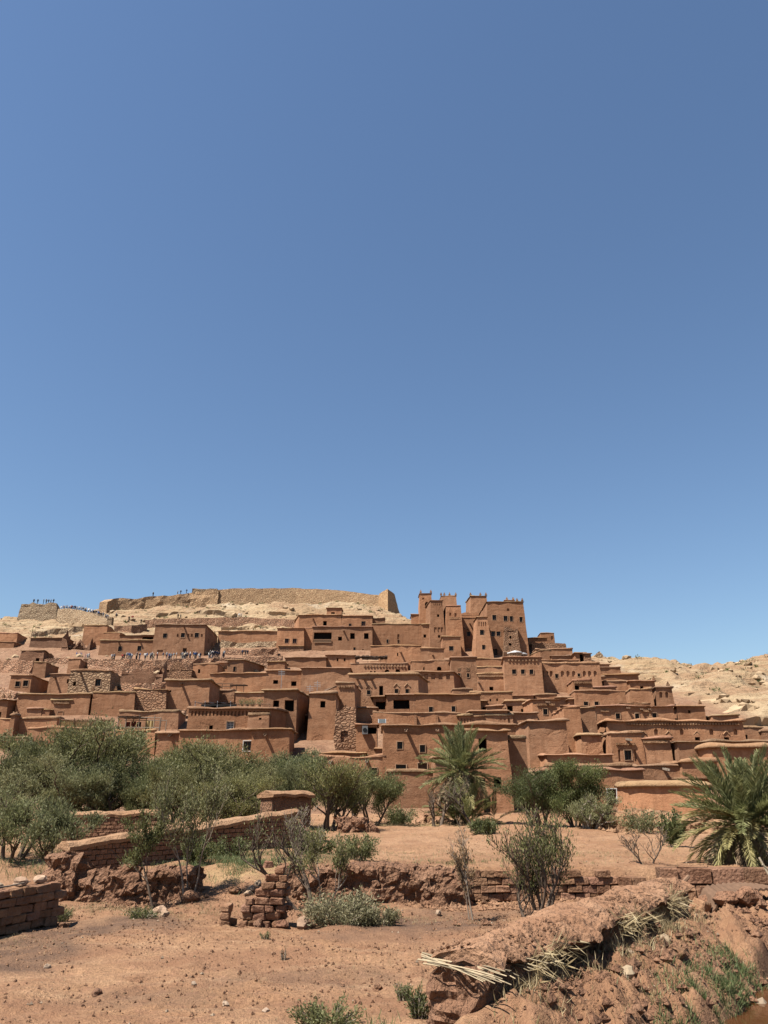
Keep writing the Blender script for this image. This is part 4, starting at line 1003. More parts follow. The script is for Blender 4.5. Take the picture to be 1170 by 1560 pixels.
# the bastion: a tapering stone tower standing corner-on
def bastion():
    d = 250
    zt = at_y(590, 897, d + 2)[2]; zb = at_y(591, 938, d)[2] - 3
    bx = lambda px, dd, z: Vector((x_of(px, dd, z), dd, z))
    B = [bx(572, d + 9, zb), bx(591.5, d - 1, zb), bx(616, d + 9, zb), bx(596, d + 18, zb)]
    T = [bx(577.5, d + 8, zt - .2), bx(590.5, d + 2, zt), bx(601, d + 8, zt - .3), bx(589, d + 14, zt)]
    org = sum(B, Vector()) / 4; org.z = zb
    root = thing('bastion', 'tapering stone bastion standing corner-on at the wall end', 'bastion', org)
    V = []; F = []; n = 12; m = 10; nv = 0
    for i in range(4):
        a0, a1, b0, b1 = B[i], B[(i + 1) % 4], T[i], T[(i + 1) % 4]
        for jw in range(m + 1):
            for ju in range(n + 1):
                u, w = ju / n, jw / m
                V.append((a0 * (1 - u) + a1 * u) * (1 - w) + (b0 * (1 - u) + b1 * u) * w)
        for jw in range(m):
            for ju in range(n):
                k = nv + jw * (n + 1) + ju; F.append((k, k + 1, k + n + 2, k + n + 1))
        nv += (n + 1) * (m + 1)
    V = np.array([tuple(v) for v in V])
    V += .12 * np.stack([fbm(V[:, 0] * .6, V[:, 1] * .6, V[:, 2] * .6, 2, 5), fbm(V[:, 0] * .6, V[:, 1] * .6, V[:, 2] * .6, 2, 6), 0 * V[:, 0]], 1)
    o = obj('wall', mesh_np('wall', V - np.array(org), np.array(F), PALESTONE), root); o.color = (1.15, 1.02, .88, 1)
    r = MB(); r.poly([tuple(t - org + Vector((0, 0, -.1))) for t in T]); obj('roof', r.mesh('roof', PALESTONE), root)
bastion()

# ------------------------------------------------------------------ bricks, stones and mud walls near the camera
import bmesh
def brick_mesh(seed, sx, sy, sz, j=0.012, bev=0.018):
    rs = random.Random(seed); bm = bmesh.new(); bmesh.ops.create_cube(bm, size=1)
    for v in bm.verts: v.co = Vector((v.co.x * sx + rs.uniform(-j, j), v.co.y * sy + rs.uniform(-j, j), v.co.z * sz + rs.uniform(-j, j)))
    bmesh.ops.bevel(bm, geom=bm.edges[:], offset=bev, segments=1, affect='EDGES')
    for v in bm.verts: v.co += Vector((rs.uniform(-j, j), rs.uniform(-j, j), rs.uniform(-j, j))) * .7
    me = bpy.data.meshes.new('brick'); bm.to_mesh(me); bm.free(); me.materials.append(BRICKM); return me
def tint_o(o, lo=.78, hi=1.15):
    t = random.uniform(lo, hi); o.color = (t, t * random.uniform(.96, 1.03), t * random.uniform(.93, 1.05), 1); return o

def lump_mesh(name, path, hts, thick, mat, org, amp=0.10, seed=1, da=0.05, freq=2.2, base=-0.3, topround=0.25, lean=0.0, notch=()):
    """eroded mud wall along a world path of (x, y); hts: list of heights of the crest"""
    P = np.array([(p[0], p[1]) for p in path], float)
    seg = np.concatenate([[0], np.cumsum(np.hypot(*np.diff(P, axis=0).T))])
    n = max(3, int(seg[-1] / da)); s = np.linspace(0, seg[-1], n + 1)
    x = np.interp(s, seg, P[:, 0]); y = np.interp(s, seg, P[:, 1]); zt = np.interp(s, seg * 1.0, hts)
    zt = zt + 0.10 * fbm(x * 1.1 + seed, y * 1.1, o=3, seed=111)
    for (c, w, dp) in notch: zt = zt - dp * np.exp(-((s - c) / w) ** 4)
    tx = np.gradient(x); ty = np.gradient(y); l = np.hypot(tx, ty); nx, ny = ty / l, -tx / l
    zg = base_z(x, y) + base; zg = np.minimum(zg, base)
    prof = [(1.0, 0.0)] + [(1.0 - .1 * w, w) for w in np.linspace(.08, .84, 12)] + [(.86, .92), (.66, .98), (.35, 1.0), (0, 1.01), (-.35, 1.0), (-.66, .98), (-.86, .92)] + [(-1.0 + .1 * w, w) for w in np.linspace(.84, .08, 12)] + [(-1.0, 0)]
    V = []
    for o_, w in prof:
        off = o_ * thick / 2
        V.append(np.stack([x + nx * off, y + ny * off, zg + (zt - zg) * w], 1))
    V = np.concatenate(V)
    f = freq
    D = np.stack([fbm(V[:, 0] * f + seed, V[:, 1] * f, V[:, 2] * f, 4, 121), fbm(V[:, 0] * f, V[:, 1] * f + seed, V[:, 2] * f, 4, 123), .6 * fbm(V[:, 0] * f, V[:, 1] * f, V[:, 2] * f + seed, 3, 125)], 1)
    D2 = np.stack([vnoise(V[:, 0] * 9, V[:, 1] * 9, V[:, 2] * 9, 131), vnoise(V[:, 0] * 9, V[:, 1] * 9, V[:, 2] * 9, 133), vnoise(V[:, 0] * 9, V[:, 1] * 9, V[:, 2] * 9, 135)], 1)
    B1 = np.stack([1 - 2 * np.abs(vnoise(V[:, 0] * 6 + q, V[:, 1] * 6, V[:, 2] * 6 - q, 137)) for q in (0, 9, 21)], 1)
    V = V + amp * D + amp * .45 * D2 + amp * .30 * B1
    m = n + 1; rows = len(prof)
    i = np.arange(n)[None, :] + m * np.arange(rows - 1)[:, None]
    F = [np.stack([i, i + 1, i + 1 + m, i + m], -1).reshape(-1, 4)]
    # end caps with relief
    capsV = []; capsF = []; nv = len(V)
    for e, sg in ((0, -1), (n, 1)):
        half = rows // 2
        for r in range(half):
            a = V[r * m + e]; b = V[(rows - 1 - r) * m + e]
            q = np.linspace(0, 1, 19)[1:-1, None] * (b - a) + a
            t = np.array([tx[e], ty[e]]) / l[e] * sg
            q[:, :2] += t * (0.05 + amp * (1.0 * fbm(q[:, 0:1] * 3.5 + seed, q[:, 1:2] * 3.5, q[:, 2:3] * 3.5, 4, 141) + .45 * (1 - 2 * np.abs(vnoise(q[:, 0:1] * 7, q[:, 1:2] * 7, q[:, 2:3] * 7, 143)))))
            capsV.append(q)
        for r in range(half - 1):
            A_ = [r * m + e] + [nv + r * 17 + k for k in range(17)] + [(rows - 1 - r) * m + e]
            B_ = [(r + 1) * m + e] + [nv + (r + 1) * 17 + k for k in range(17)] + [(rows - 2 - r) * m + e]
            for k in range(18):
                q4 = (A_[k], A_[k + 1], B_[k + 1], B_[k]); capsF.append(q4 if sg < 0 else q4[::-1])
        nv += half * 17
    V = np.concatenate([V] + capsV); F.append(np.array(capsF))
    me = mesh_np(name, V - np.array(org), F, mat, False)
    return me

def lump_wall(name, label, path, hts, thick, mat=RUIN, group=None, cat='mud wall', **k):
    org = (path[0][0], path[0][1], 0.0)
    o = obj(name, lump_mesh(name, path, hts, thick, mat, org, **k), None, org)
    return tag(o, label, cat, group)

def brick_wall(name, label, A, B, z0, courses, ch, bl, thick, cat='brick wall', top_broken=0.0, gap=0.014, jit=0.017, core=True, group=None, drop=(), two=True):
    A, B = Vector((*A, 0)), Vector((*B, 0)); L = (B - A).length; t = (B - A).normalized(); n = Vector((t.y, -t.x, 0))
    root = thing(name, label, cat, (A.x, A.y, z0), 0, group)
    rz = math.atan2(t.y, t.x)
    vars_ = [brick_mesh(200 + i, bl - gap, thick * .5, ch - gap, jit) for i in range(5)]
    halfs = [brick_mesh(220 + i, bl / 2 - gap, thick * .5, ch - gap, jit) for i in range(3)]
    for c in range(courses):
        x = 0.0 if c % 2 == 0 else -bl / 2
        while x < L - bl * .3:
            w = bl; me = random.choice(vars_); cx = x + bl / 2
            if x < -1e-6: me = random.choice(halfs); cx = x + bl * .75
            sk = False
            for (a0, a1, cmax) in drop:
                if a0 <= cx <= a1 and c >= cmax: sk = True
            if c >= courses - 1 and random.random() < top_broken: sk = True
            if not sk:
                o = obj('brick', me, root, t * cx + n * (thick * .25 + random.uniform(-.03, .035)) + Vector((0, 0, ch * (c + .5))) )
                o.rotation_euler = (random.uniform(-.03, .03), random.uniform(-.035, .035), rz + random.uniform(-.06, .06) + (math.pi if random.random() < .5 else 0))
                tint_o(o)
            x += bl
    if core:
        m_ = MB(); hh = ch * courses - .03
        if drop: hh = ch * min(d_[2] for d_ in drop) - .02
        m_.box(tuple(t * (L / 2) - n * (thick * .14) + Vector((0, 0, hh / 2 - .1))), (L - .04, thick * .72, hh + .2), rz=rz)
        co = obj('core', m_.mesh('core', RUIN), root); co.color = (.8, .8, .8, 1)
    return root, t, n

# field wall: broken mud lengths, then brick
lump_wall('mud_wall', 'broken end stub of the field wall behind the brick pile', [(-3.05, 24.9), (-2.35, 24.85)], [.95, .9], .6, seed=3, amp=.13)
lump_wall('mud_wall', 'knobbly length of field wall behind the slanting bare tree', [(-2.45, 24.95), (-1.6, 24.9), (-1.3, 24.85)], [.7, .85, .8], .55, seed=5, amp=.14)
lump_wall('mud_wall', 'longest rounded length of eroded field wall', [(-1.4, 24.85), (-.4, 24.8), (.6, 24.8), (1.28, 24.8)], [.98, 1.08, 1.06, .98], .75, seed=7, amp=.13)
lump_wall('mud_wall', 'bulky rounded lump at the end of the eroded field wall', [(1.45, 24.7), (1.8, 24.65), (2.2, 24.7)], [.95, 1.0, .85], .85, seed=9, amp=.14)
brick_wall('brick_field_wall', 'low field wall of large mud bricks behind the thin trees', (2.15, 24.75), (7.6, 24.85), .06, 4, .205, .42, .5, top_broken=.12, drop=((4.3, 5.6, 3),))
brick_wall('block_field_wall', 'cracked wall of big mud blocks by the collapsed roof', (8.0, 24.7), (13.2, 24.6), .05, 2, .45, .95, .6, jit=.03, gap=.035, top_broken=0.0)
# lumpy wall on the left and its brick stub
lump_wall('mud_wall', 'crumbling lumpy mud wall behind the leaning left trees', [(-8.9, 24.9), (-7.6, 24.7), (-6.6, 24.6), (-5.45, 24.6)], [.75, .95, .8, 1.0], .7, seed=13, amp=.17, notch=((1.9, .25, .3),))
lump_wall('mud_wall', 'rough ruined pier beside the crumbling lumpy mud wall', [(-9.75, 25.0), (-9.2, 24.8), (-8.85, 24.7)], [1.25, 1.3, 1.2], .7, seed=15, amp=.16)
# near brick wall at the left edge of the field
rootL, tL, nL = brick_wall('near_brick_wall', 'shaded mud brick wall jutting into the field with stones on top', (-9.75, 16.2), (-8.15, 21.1), 0.0, 5, .185, .42, .55, jit=.016)
# shaded garden walls further back, their bricks too small to pick apart
def garden_wall(name, label, A, B, zA, zB, thick=.5, ch=.16, bl=.3, cope=True, cat='garden wall', bricks=True):
    A3, B3 = Vector((*A, 0)), Vector((*B, 0)); L = (B3 - A3).length; t = (B3 - A3).normalized(); n = Vector((t.y, -t.x, 0)); rz = math.atan2(t.y, t.x)
    z0 = min(gz(*A), gz(*B)) - .2
    root = thing(name, label, cat, (A[0], A[1], z0))
    V = []; ns = max(2, int(L / .4))
    m_ = MB()
    for i in range(ns):
        u = (i + .5) / ns; ztop = zA + (zB - zA) * u - z0
        m_.box(tuple(t * (u * L) + Vector((0, 0, ztop / 2 - .03))), (L / ns + .002, thick - .04, ztop - .06), rz=rz)
    c_ = obj('core', m_.mesh('core', RUIN), root); c_.color = (.85, .85, .85, 1)
    if bricks:
        b_ = MB(); nc = int((max(zA, zB) - z0) / ch)
        for sd in (1, -1):
            for c in range(nc):
                x = -(c % 2) * bl / 2
                while x < L - bl * .5:
                    u = (x + bl / 2) / L; zz = ch * (c + .5)
                    if zz < zA + (zB - zA) * u - z0 - .08 and x > -.01:
                        b_.box(tuple(t * (x + bl / 2) + n * (sd * (thick / 2 + random.uniform(-.02, .015))) + Vector((0, 0, zz))), (bl - .025, .1, ch - .025), rz=rz, jit=.012)
                    x += bl
        bo = obj('brick_courses', b_.mesh('brick_courses', BRICKM), root); bo['kind'] = 'stuff'
    if cope:
        o2 = obj('coping', lump_mesh('coping', [(A3 - t * .1)[:2], ((A3 + B3) / 2)[:2], (B3 + t * .1)[:2]], [0, 0, 0], 1, COPE, (0, 0, 0)), root) if False else None
        s = np.linspace(-.1, L + .1, max(4, int(L / .15))); prof = [(-.34, -.10), (-.36, .02), (-.22, .13), (0, .17), (.22, .13), (.36, .02), (.34, -.10)]
        VV = []
        for o_, z_ in prof:
            u = np.clip(s / L, 0, 1); off = o_ * thick / .5
            x = A[0] + t.x * s + n.x * off; y = A[1] + t.y * s + n.y * off
            VV.append(np.stack([x - A[0] + .03 * fbm(x * 2, y * 2, o=3, seed=5), y - A[1] + .03 * fbm(x * 2, y * 2, o=3, seed=6), zA + (zB - zA) * u - z0 + z_ + .06 * fbm(x * 1.2, y * 1.2, o=3, seed=7)], 1))
        k = len(s); VV = np.concatenate(VV)
        i = np.arange(k - 1)[None, :] + k * np.arange(len(prof) - 1)[:, None]
        F = [np.stack([i, i + k, i + 1 + k, i + 1], -1).reshape(-1, 4), np.array([[r * k for r in range(len(prof))], [r * k + k - 1 for r in range(len(prof))][::-1]])]
        obj('coping', mesh_np('coping', VV, F, COPE, False), root)
    return root
garden_wall('garden_wall', 'long shaded mud wall running back through the left trees', (-10.3, 27.2), (-7.4, 31.0), 1.35, 1.75)
garden_wall('garden_wall', 'taller far stretch of shaded wall with thick pale coping', (-7.5, 30.7), (-3.9, 35.2), 1.6, 2.2)
garden_wall('garden_wall', 'brick garden wall facing the field under the olive grove', (-14.8, 37.5), (-10.4, 38.2), 2.0, 2.05)
garden_wall('garden_wall', 'tall square mud pier rising from the tree clump', (-5.3, 37.0), (-3.7, 38.6), 2.85, 2.9, .9, bricks=False)
garden_wall('garden_wall', 'low shaded wall between the mud pier and the grove', (-7.6, 36.2), (-5.1, 37.4), 1.6, 1.75, bricks=False)
lump_wall('earth_mound', 'rounded sunlit earth mound leaning on the tall mud pier', [(-4.4, 35.6), (-3.9, 35.7), (-3.5, 35.9)], [1.6, 1.9, 1.5], .9, seed=17, amp=.12, cat='mound')
lump_wall('mud_wall', 'crumbled dark wall stub behind the round olive trees', [(-2.6, 47), (-1.2, 47.2), (-.6, 47.4)], [1.7, 1.6, 1.3], .8, seed=19, amp=.2)
lump_wall('earth_mound', 'pale spoil heap in front of the low garden terrace', [(1.3, 60.5), (2.6, 61), (4.2, 61), (5.2, 61)], [.9, 1.6, 1.5, .8], 4.2, mat=BANKM, seed=21, amp=.28, cat='mound', freq=.9, da=.12, topround=.5)
lump_wall('earth_bank', 'lumpy reddish bank below the sunlit yard wall', [(13.6, 52), (15.5, 50), (17.5, 47.5), (19, 44)], [1.7, 1.9, 1.7, 1.3], 2.6, mat=COPE, seed=23, amp=.3, cat='bank', freq=1.3, da=.15)

# stacked bricks in the field
pile = thing('brick_pile', 'stepped pile of loose mud bricks standing in the field', 'brick pile', (-2.95, 20.4, 0))
PB = [brick_mesh(300 + i, .33, .23, .165, .024, .03) for i in range(6)]
PB2 = [brick_mesh(320 + i, .23, .23, .165, .024, .03) for i in range(4)]
left_edge = [-.50, -.46, -.44, -.40, -.12, -.02, .10, .28]
for c, xl in enumerate(left_edge):
    for row in range(2):
        x = xl + (c % 2) * .05; k = 0
        while x < .50:
            long_ = random.random() < .6; w = .335 if long_ else .235
            if x + w > .62: w = .235; long_ = False
            if not (row == 1 and c > 5):
                o = obj('brick', random.choice(PB if long_ else PB2), pile, (x + w / 2 + random.uniform(-.015, .015), row * .25 + random.uniform(-.025, .025), .165 * (c + .5) - .01))
                o.rotation_euler = (random.uniform(-.04, .04), random.uniform(-.04, .04), random.uniform(-.10, .10)); tint_o(o, .85, 1.2)
            x += w + .004
for (x, y, z, r) in ((-.82, -.05, .08, .3), (-.80, -.02, .245, .1), (-.78, 0, .41, -.2), (-.70, .2, .08, .6), (.16, .0, 1.36, .4)):
    o = obj('brick', random.choice(PB2), pile, (x, y, z)); o.rotation_euler = (0, 0, r); tint_o(o, .85, 1.2)
def rock_mesh(seed, mat, sub=2, flat=.7):
    rs = random.Random(seed); bm = bmesh.new(); bmesh.ops.create_icosphere(bm, subdivisions=sub, radius=.5)
    co = np.array([v.co[:] for v in bm.verts]); co *= (1 + .45 * fbm(co[:, 0] * 2 + seed, co[:, 1] * 2, co[:, 2] * 2, 3, seed))[:, None]
    for v, c in zip(bm.verts, co): v.co = (c[0], c[1] * .85, c[2] * flat)
    me = bpy.data.meshes.new('rock'); bm.to_mesh(me); bm.free(); me.materials.append(mat); return me
STONEM = plain_mat('field_stone', (0.40, 0.27, 0.185), .95, .1, .2, 8)
PALESTM = plain_mat('pale_stone', (0.36, 0.265, 0.185), .95, .1, .15, 8)
RK = [rock_mesh(i, STONEM) for i in range(5)]; RKP = [rock_mesh(40 + i, PALESTM) for i in range(4)]; RKC = [rock_mesh(60 + i, RUIN) for i in range(5)]
def rock(label, px, py, size, pale=0, name='stone', y=None, zoff=0.0, group=None):
    p = hit(px, py) if y is None else at_y(px, py, y)
    z = gz(p[0], p[1]) + size * .18 if y is None else p[2]
    o = obj(name, random.choice((RK, RKP, RKC)[pale]), None, (p[0], p[1], z + zoff)); o.scale = (size * random.uniform(.9, 1.25),) + (size,) * 2; o.rotation_euler = (0, 0, random.uniform(0, 6)); tint_o(o, .85, 1.1)
    return tag(o, label, 'stone', group)
for (l, px, py, s, k) in (
    ('brick-shaped clod lying just right of the brick pile', 462, 1412, .42, 0), ('dark clod touching the front of the brick pile', 430, 1414, .34, 2), ('rounded clod in front of the pile corner', 394, 1415, .28, 2),
    ('squarish block behind and left of the brick pile', 358, 1364, .34, 2), ('palest block of the heap behind the brick pile', 405, 1360, .30, 1), ('grey-pale block at the top of the heap behind the pile', 393, 1352, .26, 1), ('brownish block leaning in the heap behind the pile', 384, 1362, .3, 0), ('small lower block of the heap behind the pile', 378, 1366, .22, 0),
    ('flat boulder on the bank at the foot of the pale-trunked tree', 288, 1372, .55, 2), ('dark knob beside the pale trunk', 291, 1358, .38, 2), ('brown stone at the foot of the leaning trunk', 243, 1391, .38, 0), ('second stone under the leaning trunk', 249, 1398, .28, 0), ('small third stone under the leaning trunk', 232, 1397, .22, 0),
    ('white pebble in the middle of the bare field', 295, 1497, .11, 1), ('white pebble lower in the bare field', 343, 1525, .13, 1), ('cream pebble near the shaded brick wall', 72, 1468, .12, 1), ('white pebble at the bottom edge of the field', 405, 1546, .11, 1),
    ('dark clod in the bare field', 148, 1511, .18, 2), ('reddish clod beside the small grey tuft', 575, 1502, .18, 2), ('pale flat stone below the eroded field wall', 668, 1392, .2, 1),
    ('charcoal-dark clod near the end of the shaded brick wall', 96, 1411, .26, 2), ('bleached rock at the canal edge', 1157, 1546, .5, 1),
    ('pale stone half way down the canal bank', 960, 1449, .24, 1), ('second pale stone on the canal bank', 1012, 1430, .22, 1), ('pale broken slab lower on the canal bank', 955, 1477, .26, 1), ('large reddish clod on the canal bank', 1035, 1458, .3, 2)):
    rock(l, px, py, s, k)
rs_ = random.Random(5)
m_ = MB(); bmv = []
# crumbs and pebbles nobody would count
def crumbs(name, label, regions, mat, smin, smax, seed):
    rs = random.Random(seed); V = []; F = []; base = np.array([(1, 0, 0), (-.5, .87, 0), (-.5, -.87, 0), (0, 0, .9), (.2, .1, -.6)])
    f5 = np.array([(0, 1, 3), (1, 2, 3), (2, 0, 3), (1, 0, 4), (2, 1, 4), (0, 2, 4)])
    pts = []
    for (x0, x1, y0, y1, n) in regions:
        X = np.array([rs.uniform(x0, x1) for _ in range(n)]); Y = np.array([rs.uniform(y0, y1) for _ in range(n)])
        keep = (fbm(X * .6, Y * .6, o=3, seed=seed) > -0.25)
        pts.append(np.stack([X[keep], Y[keep]], 1))
    pts = np.concatenate(pts); Z = full_z(pts[:, 0], pts[:, 1]); n = len(pts)
    r = np.random.default_rng(seed); sz = smin + (smax - smin) * r.random(n) ** 4; a = r.random(n) * 6.28
    c, s_ = np.cos(a), np.sin(a); B = base[None] * (1 + .5 * (r.random((n, 5, 3)) - .5)) * sz[:, None, None]
    Vx = B[:, :, 0] * c[:, None] - B[:, :, 1] * s_[:, None] + pts[:, 0:1]; Vy = B[:, :, 0] * s_[:, None] + B[:, :, 1] * c[:, None] + pts[:, 1:2]; Vz = B[:, :, 2] + Z[:, None] + sz[:, None] * .25
    V = np.stack([Vx, Vy, Vz], -1).reshape(-1, 3); F = (f5[None] + 5 * np.arange(n)[:, None, None]).reshape(-1, 3)
    return tag(obj(name, mesh_np(name, V, F, mat)), label, None, None, 'stuff')
crumbs('clods', 'small reddish clods scattered over field and bank', [(-9, 3, 11, 24, 9000), (2, 10, 11.5, 24, 9000), (-10, 14, 24, 27, 2500), (-6, 16, 27, 60, 4000)], BANKM, .006, .036, 3)
crumbs('clods', 'dark crumbs of turned earth over the field', [(-9, 3, 11, 24, 6000), (2, 10, 11.5, 24, 9000), (-10, 14, 24, 27, 1200)], RUIN, .006, .045, 23)
crumbs('clods', 'lumps of broken earth on the canal bank', [(1.5, 9.5, 11.5, 20.5, 5000), (6, 13, 12, 23, 4000)], RUIN, .02, .15, 13)
crumbs('pebbles', 'pale pebbles scattered over field and bank', [(-9, 3, 11, 24, 260), (2, 10, 12, 24, 500), (-6, 16, 27, 60, 600)], PALESTM, .010, .045, 4)
crumbs('rubble', 'stone rubble fallen at the foot of the field walls', [(1.6, 5.6, 23.4, 24.5, 420), (-3, 2.2, 23.9, 24.5, 260), (-9.5, -5, 23.3, 24.4, 400), (-3.8, -2.2, 21, 23.5, 150)], BANKM, .03, .12, 6)
crumbs('rubble', 'pale rubble heaped before the low garden terrace', [(-3, 1.5, 58.8, 61.5, 500), (.5, 7, 58, 61.5, 700), (13, 18, 44, 52, 500)], COPE, .04, .28, 7)
# boulders strewn over the rocky hillsides
def hill_rocks():
    r = np.random.default_rng(8); n = 5200
    x = r.uniform(-130, 125, n); y = r.uniform(95, 262, n)
    k = rock_mask(x, y) > .6; k &= ((x > 47) | (y > 205)); k |= (x < -25) & (y > 118) & (y < 205) & (vnoise(x * .06, y * .06, seed=4) > 0); x, y = x[k], y[k]; n = len(x)
    z = full_z(x, y); sz = .22 + 1.3 * r.random(n) ** 5
    bm = bmesh.new(); bmesh.ops.create_icosphere(bm, subdivisions=1, radius=.6); bv = np.array([v.co[:] for v in bm.verts]); bf = np.array([[v.index for v in f.verts] for f in bm.faces]); bm.free()
    B = bv[None] * (1 + .6 * (r.random((n, len(bv), 1)) - .5)) * sz[:, None, None] * np.array([1.3, 1, .75])
    V = (B + np.stack([x, y, z + .1 * sz], 1)[:, None, :]).reshape(-1, 3); F = (bf[None] + len(bv) * np.arange(n)[:, None, None]).reshape(-1, 3)
    tag(obj('boulders', mesh_np('boulders', V, F, HILLB)), 'broken boulders strewn over the ochre hillsides', None, None, 'stuff')
hill_rocks()

# ------------------------------------------------------------------ reed-capped wall and the canal
rw = thing('reed_capped_wall', 'thick mud wall capped with reeds and earth above the canal', 'mud wall', (WALL_A[0], WALL_A[1], 0))
def along(a, s=0.0): return (WALL_A[0] + _wd[0] * a + _wn[0] * s, WALL_A[1] + _wd[1] * a + _wn[1] * s)
pth = [along(a) for a in (0, 2.5, 5, 7.5, WLEN)]
obj('body', lump_mesh('body', pth, [.80, .80, .82, .84, .84], .85, RUIN, (WALL_A[0], WALL_A[1], 0), amp=.11, seed=31, da=.06, freq=2.6), rw)
pc = [along(a, .05 * math.sin(a)) for a in (.12, 2.5, 5, 7.5, WLEN - .1)]
def cap_mesh():
    n = int(WLEN / .035); s = np.linspace(.12, WLEN - .1, n); prof = [(-.50, .80), (-.56, .86), (-.46, .95), (-.32, 1.01), (-.16, 1.05), (0, 1.06), (.16, 1.04), (.32, 1.0), (.48, .93), (.62, .85), (.66, .78), (.52, .74), (-.4, .74)]
    VV = []
    for o_, z_ in prof:
        w = .93 + .20 * fbm(s * .9, 0 * s + o_ * .3, o=3, seed=151) + .10 * vnoise(s * 4.0, 0 * s + o_, seed=152)
        x = WALL_A[0] + _wd[0] * s + _wn[0] * o_ * w; y = WALL_A[1] + _wd[1] * s + _wn[1] * o_ * w
        zz = z_ + .05 * fbm(x * 1.2, y * 1.2, o=3, seed=153) + .04 * fbm(x * 2.5, y * 2.5, o=4, seed=155) - .045 * np.abs(vnoise(x * 5, y * 5, seed=156)) + .06 * np.maximum(0, fbm(x * 6, y * 6, 0 * x + z_, o=2, seed=157))
        VV.append(np.stack([x, y, zz], 1) + .035 * np.stack([fbm(x * 6, y * 6, o=2, seed=161), fbm(x * 6, y * 6, o=2, seed=163), 0 * x], 1))
    k = n; VV = np.concatenate(VV) - np.array([WALL_A[0], WALL_A[1], 0]); r = len(prof)
    VV = VV + .014 * np.stack([1 - 2 * np.abs(vnoise(VV[:, 0] * 8 + q, VV[:, 1] * 8, VV[:, 2] * 8 - q, 171)) for q in (0, 7, 13)], 1) * np.array([1, 1, 1.6])
    i = np.arange(k - 1)[None, :] + k * np.arange(r)[:, None]; j = (i + k) % (k * r)
    F = [np.stack([i, j, j + 1, i + 1], -1).reshape(-1, 4)]
    F.append(np.array([[q * k for q in range(r)], [q * k + k - 1 for q in range(r)][::-1]]))
    return mesh_np('earth_cap', VV, F, BANKM, False)
obj('earth_cap', cap_mesh(), rw)
def cap_crumbs():
    r = np.random.default_rng(17); n = 4000; a = r.uniform(.2, WLEN - .2, n); q = r.normal(size=n) * .3; q = np.clip(q, -.5, .6)
    X_ = _wd[0] * a + _wn[0] * q; Y_ = _wd[1] * a + _wn[1] * q; Z_ = 1.03 - .5 * q ** 2; sz = .008 + .05 * r.random(n) ** 5
    bs = np.array([(1, 0, 0), (-.5, .87, 0), (-.5, -.87, 0), (0, 0, .9), (.2, .1, -.6)]); f5 = np.array([(0, 1, 3), (1, 2, 3), (2, 0, 3), (1, 0, 4), (2, 1, 4), (0, 2, 4)])
    V = bs[None] * (1 + .6 * (r.random((n, 5, 3)) - .5)) * sz[:, None, None] + np.stack([X_, Y_, Z_], 1)[:, None, :]
    o = obj('crumbs', mesh_np('crumbs', V.reshape(-1, 3), (f5[None] + 5 * np.arange(n)[:, None, None]).reshape(-1, 3), BANKM), rw); o['kind'] = 'stuff'
cap_crumbs()
def stalk_mesh(seed, L, r0):
    rs = random.Random(seed); m_ = MB(); n = 5
    m_.tube([(0, (i / n - .5) * L, -.04 * L * (i / n - .5) ** 2 + rs.uniform(-.006, .006)) for i in range(n + 1)], [r0 * (1 - .3 * i / n) for i in range(n + 1)], 5)
    return m_.mesh('reed', REEDM)
ST = [stalk_mesh(i, L, r) for i, (L, r) in enumerate(((1.0, .010), (1.12, .012), (.86, .008), (1.2, .013)))]
rs_ = random.Random(9); wrz = math.atan2(-_wn[0], _wn[1])   # local +y -> across the wall
def reed(a, s, z, yaw, pitch, sc=1.0):
    p = along(a, s); o = obj('reed', rs_.choice(ST), rw, (p[0] - WALL_A[0], p[1] - WALL_A[1], z)); o.rotation_euler = (pitch, 0, wrz + yaw); o.scale = (1, sc, 1); t = rs_.uniform(.4, 1.15); o.color = (t, t * .97, t * .9, 1); return o
for i in range(17):                                   # the bundle fanned out over the near end
    reed(rs_.uniform(-.16, .22), rs_.uniform(-.1, .2), .80 + .012 * rs_.randrange(5), rs_.uniform(-.35, .12), rs_.uniform(-.16, -.02), rs_.uniform(.9, 1.25))
for i in range(80):
    a = rs_.uniform(.2, WLEN - .2)
    if math.sin(a * 1.5 + .3) + rs_.uniform(-.4, .4) < .45: continue
    reed(a, rs_.uniform(.0, .28), .79 + rs_.uniform(-.02, .03), rs_.uniform(-.3, .3), rs_.uniform(-.22, -.03), rs_.uniform(.85, 1.15))
m, t, b = new_mat('muddy_water')
b.inputs['Base Color'].default_value = (0.055, 0.021, 0.008, 1); b.inputs['Roughness'].default_value = .1; b.inputs['Specular IOR Level'].default_value = .5
Pn = N(t, 'ShaderNodeNewGeometry').outputs['Position']; bump(t, b, noise(t, Pn, 3.0, 3), .12, .05)
w_ = MB(); aa = np.linspace(-6, 8.2, 20)
for i in range(19):
    p0, p1, p2, p3 = along(aa[i], 1.9), along(aa[i], 4.7), along(aa[i + 1], 4.7), along(aa[i + 1], 1.9)
    w_.poly([(*p0, -.55), (*p1, -.55), (*p2, -.55), (*p3, -.55)])
tag(obj('water', w_.mesh('water', m)), 'muddy orange canal water', None, None, 'structure')

SHEETM = plain_mat('dark_ribbed_boards', (0.17, 0.10, 0.062), .85, .15, .35, 5, (5, 1, 1))
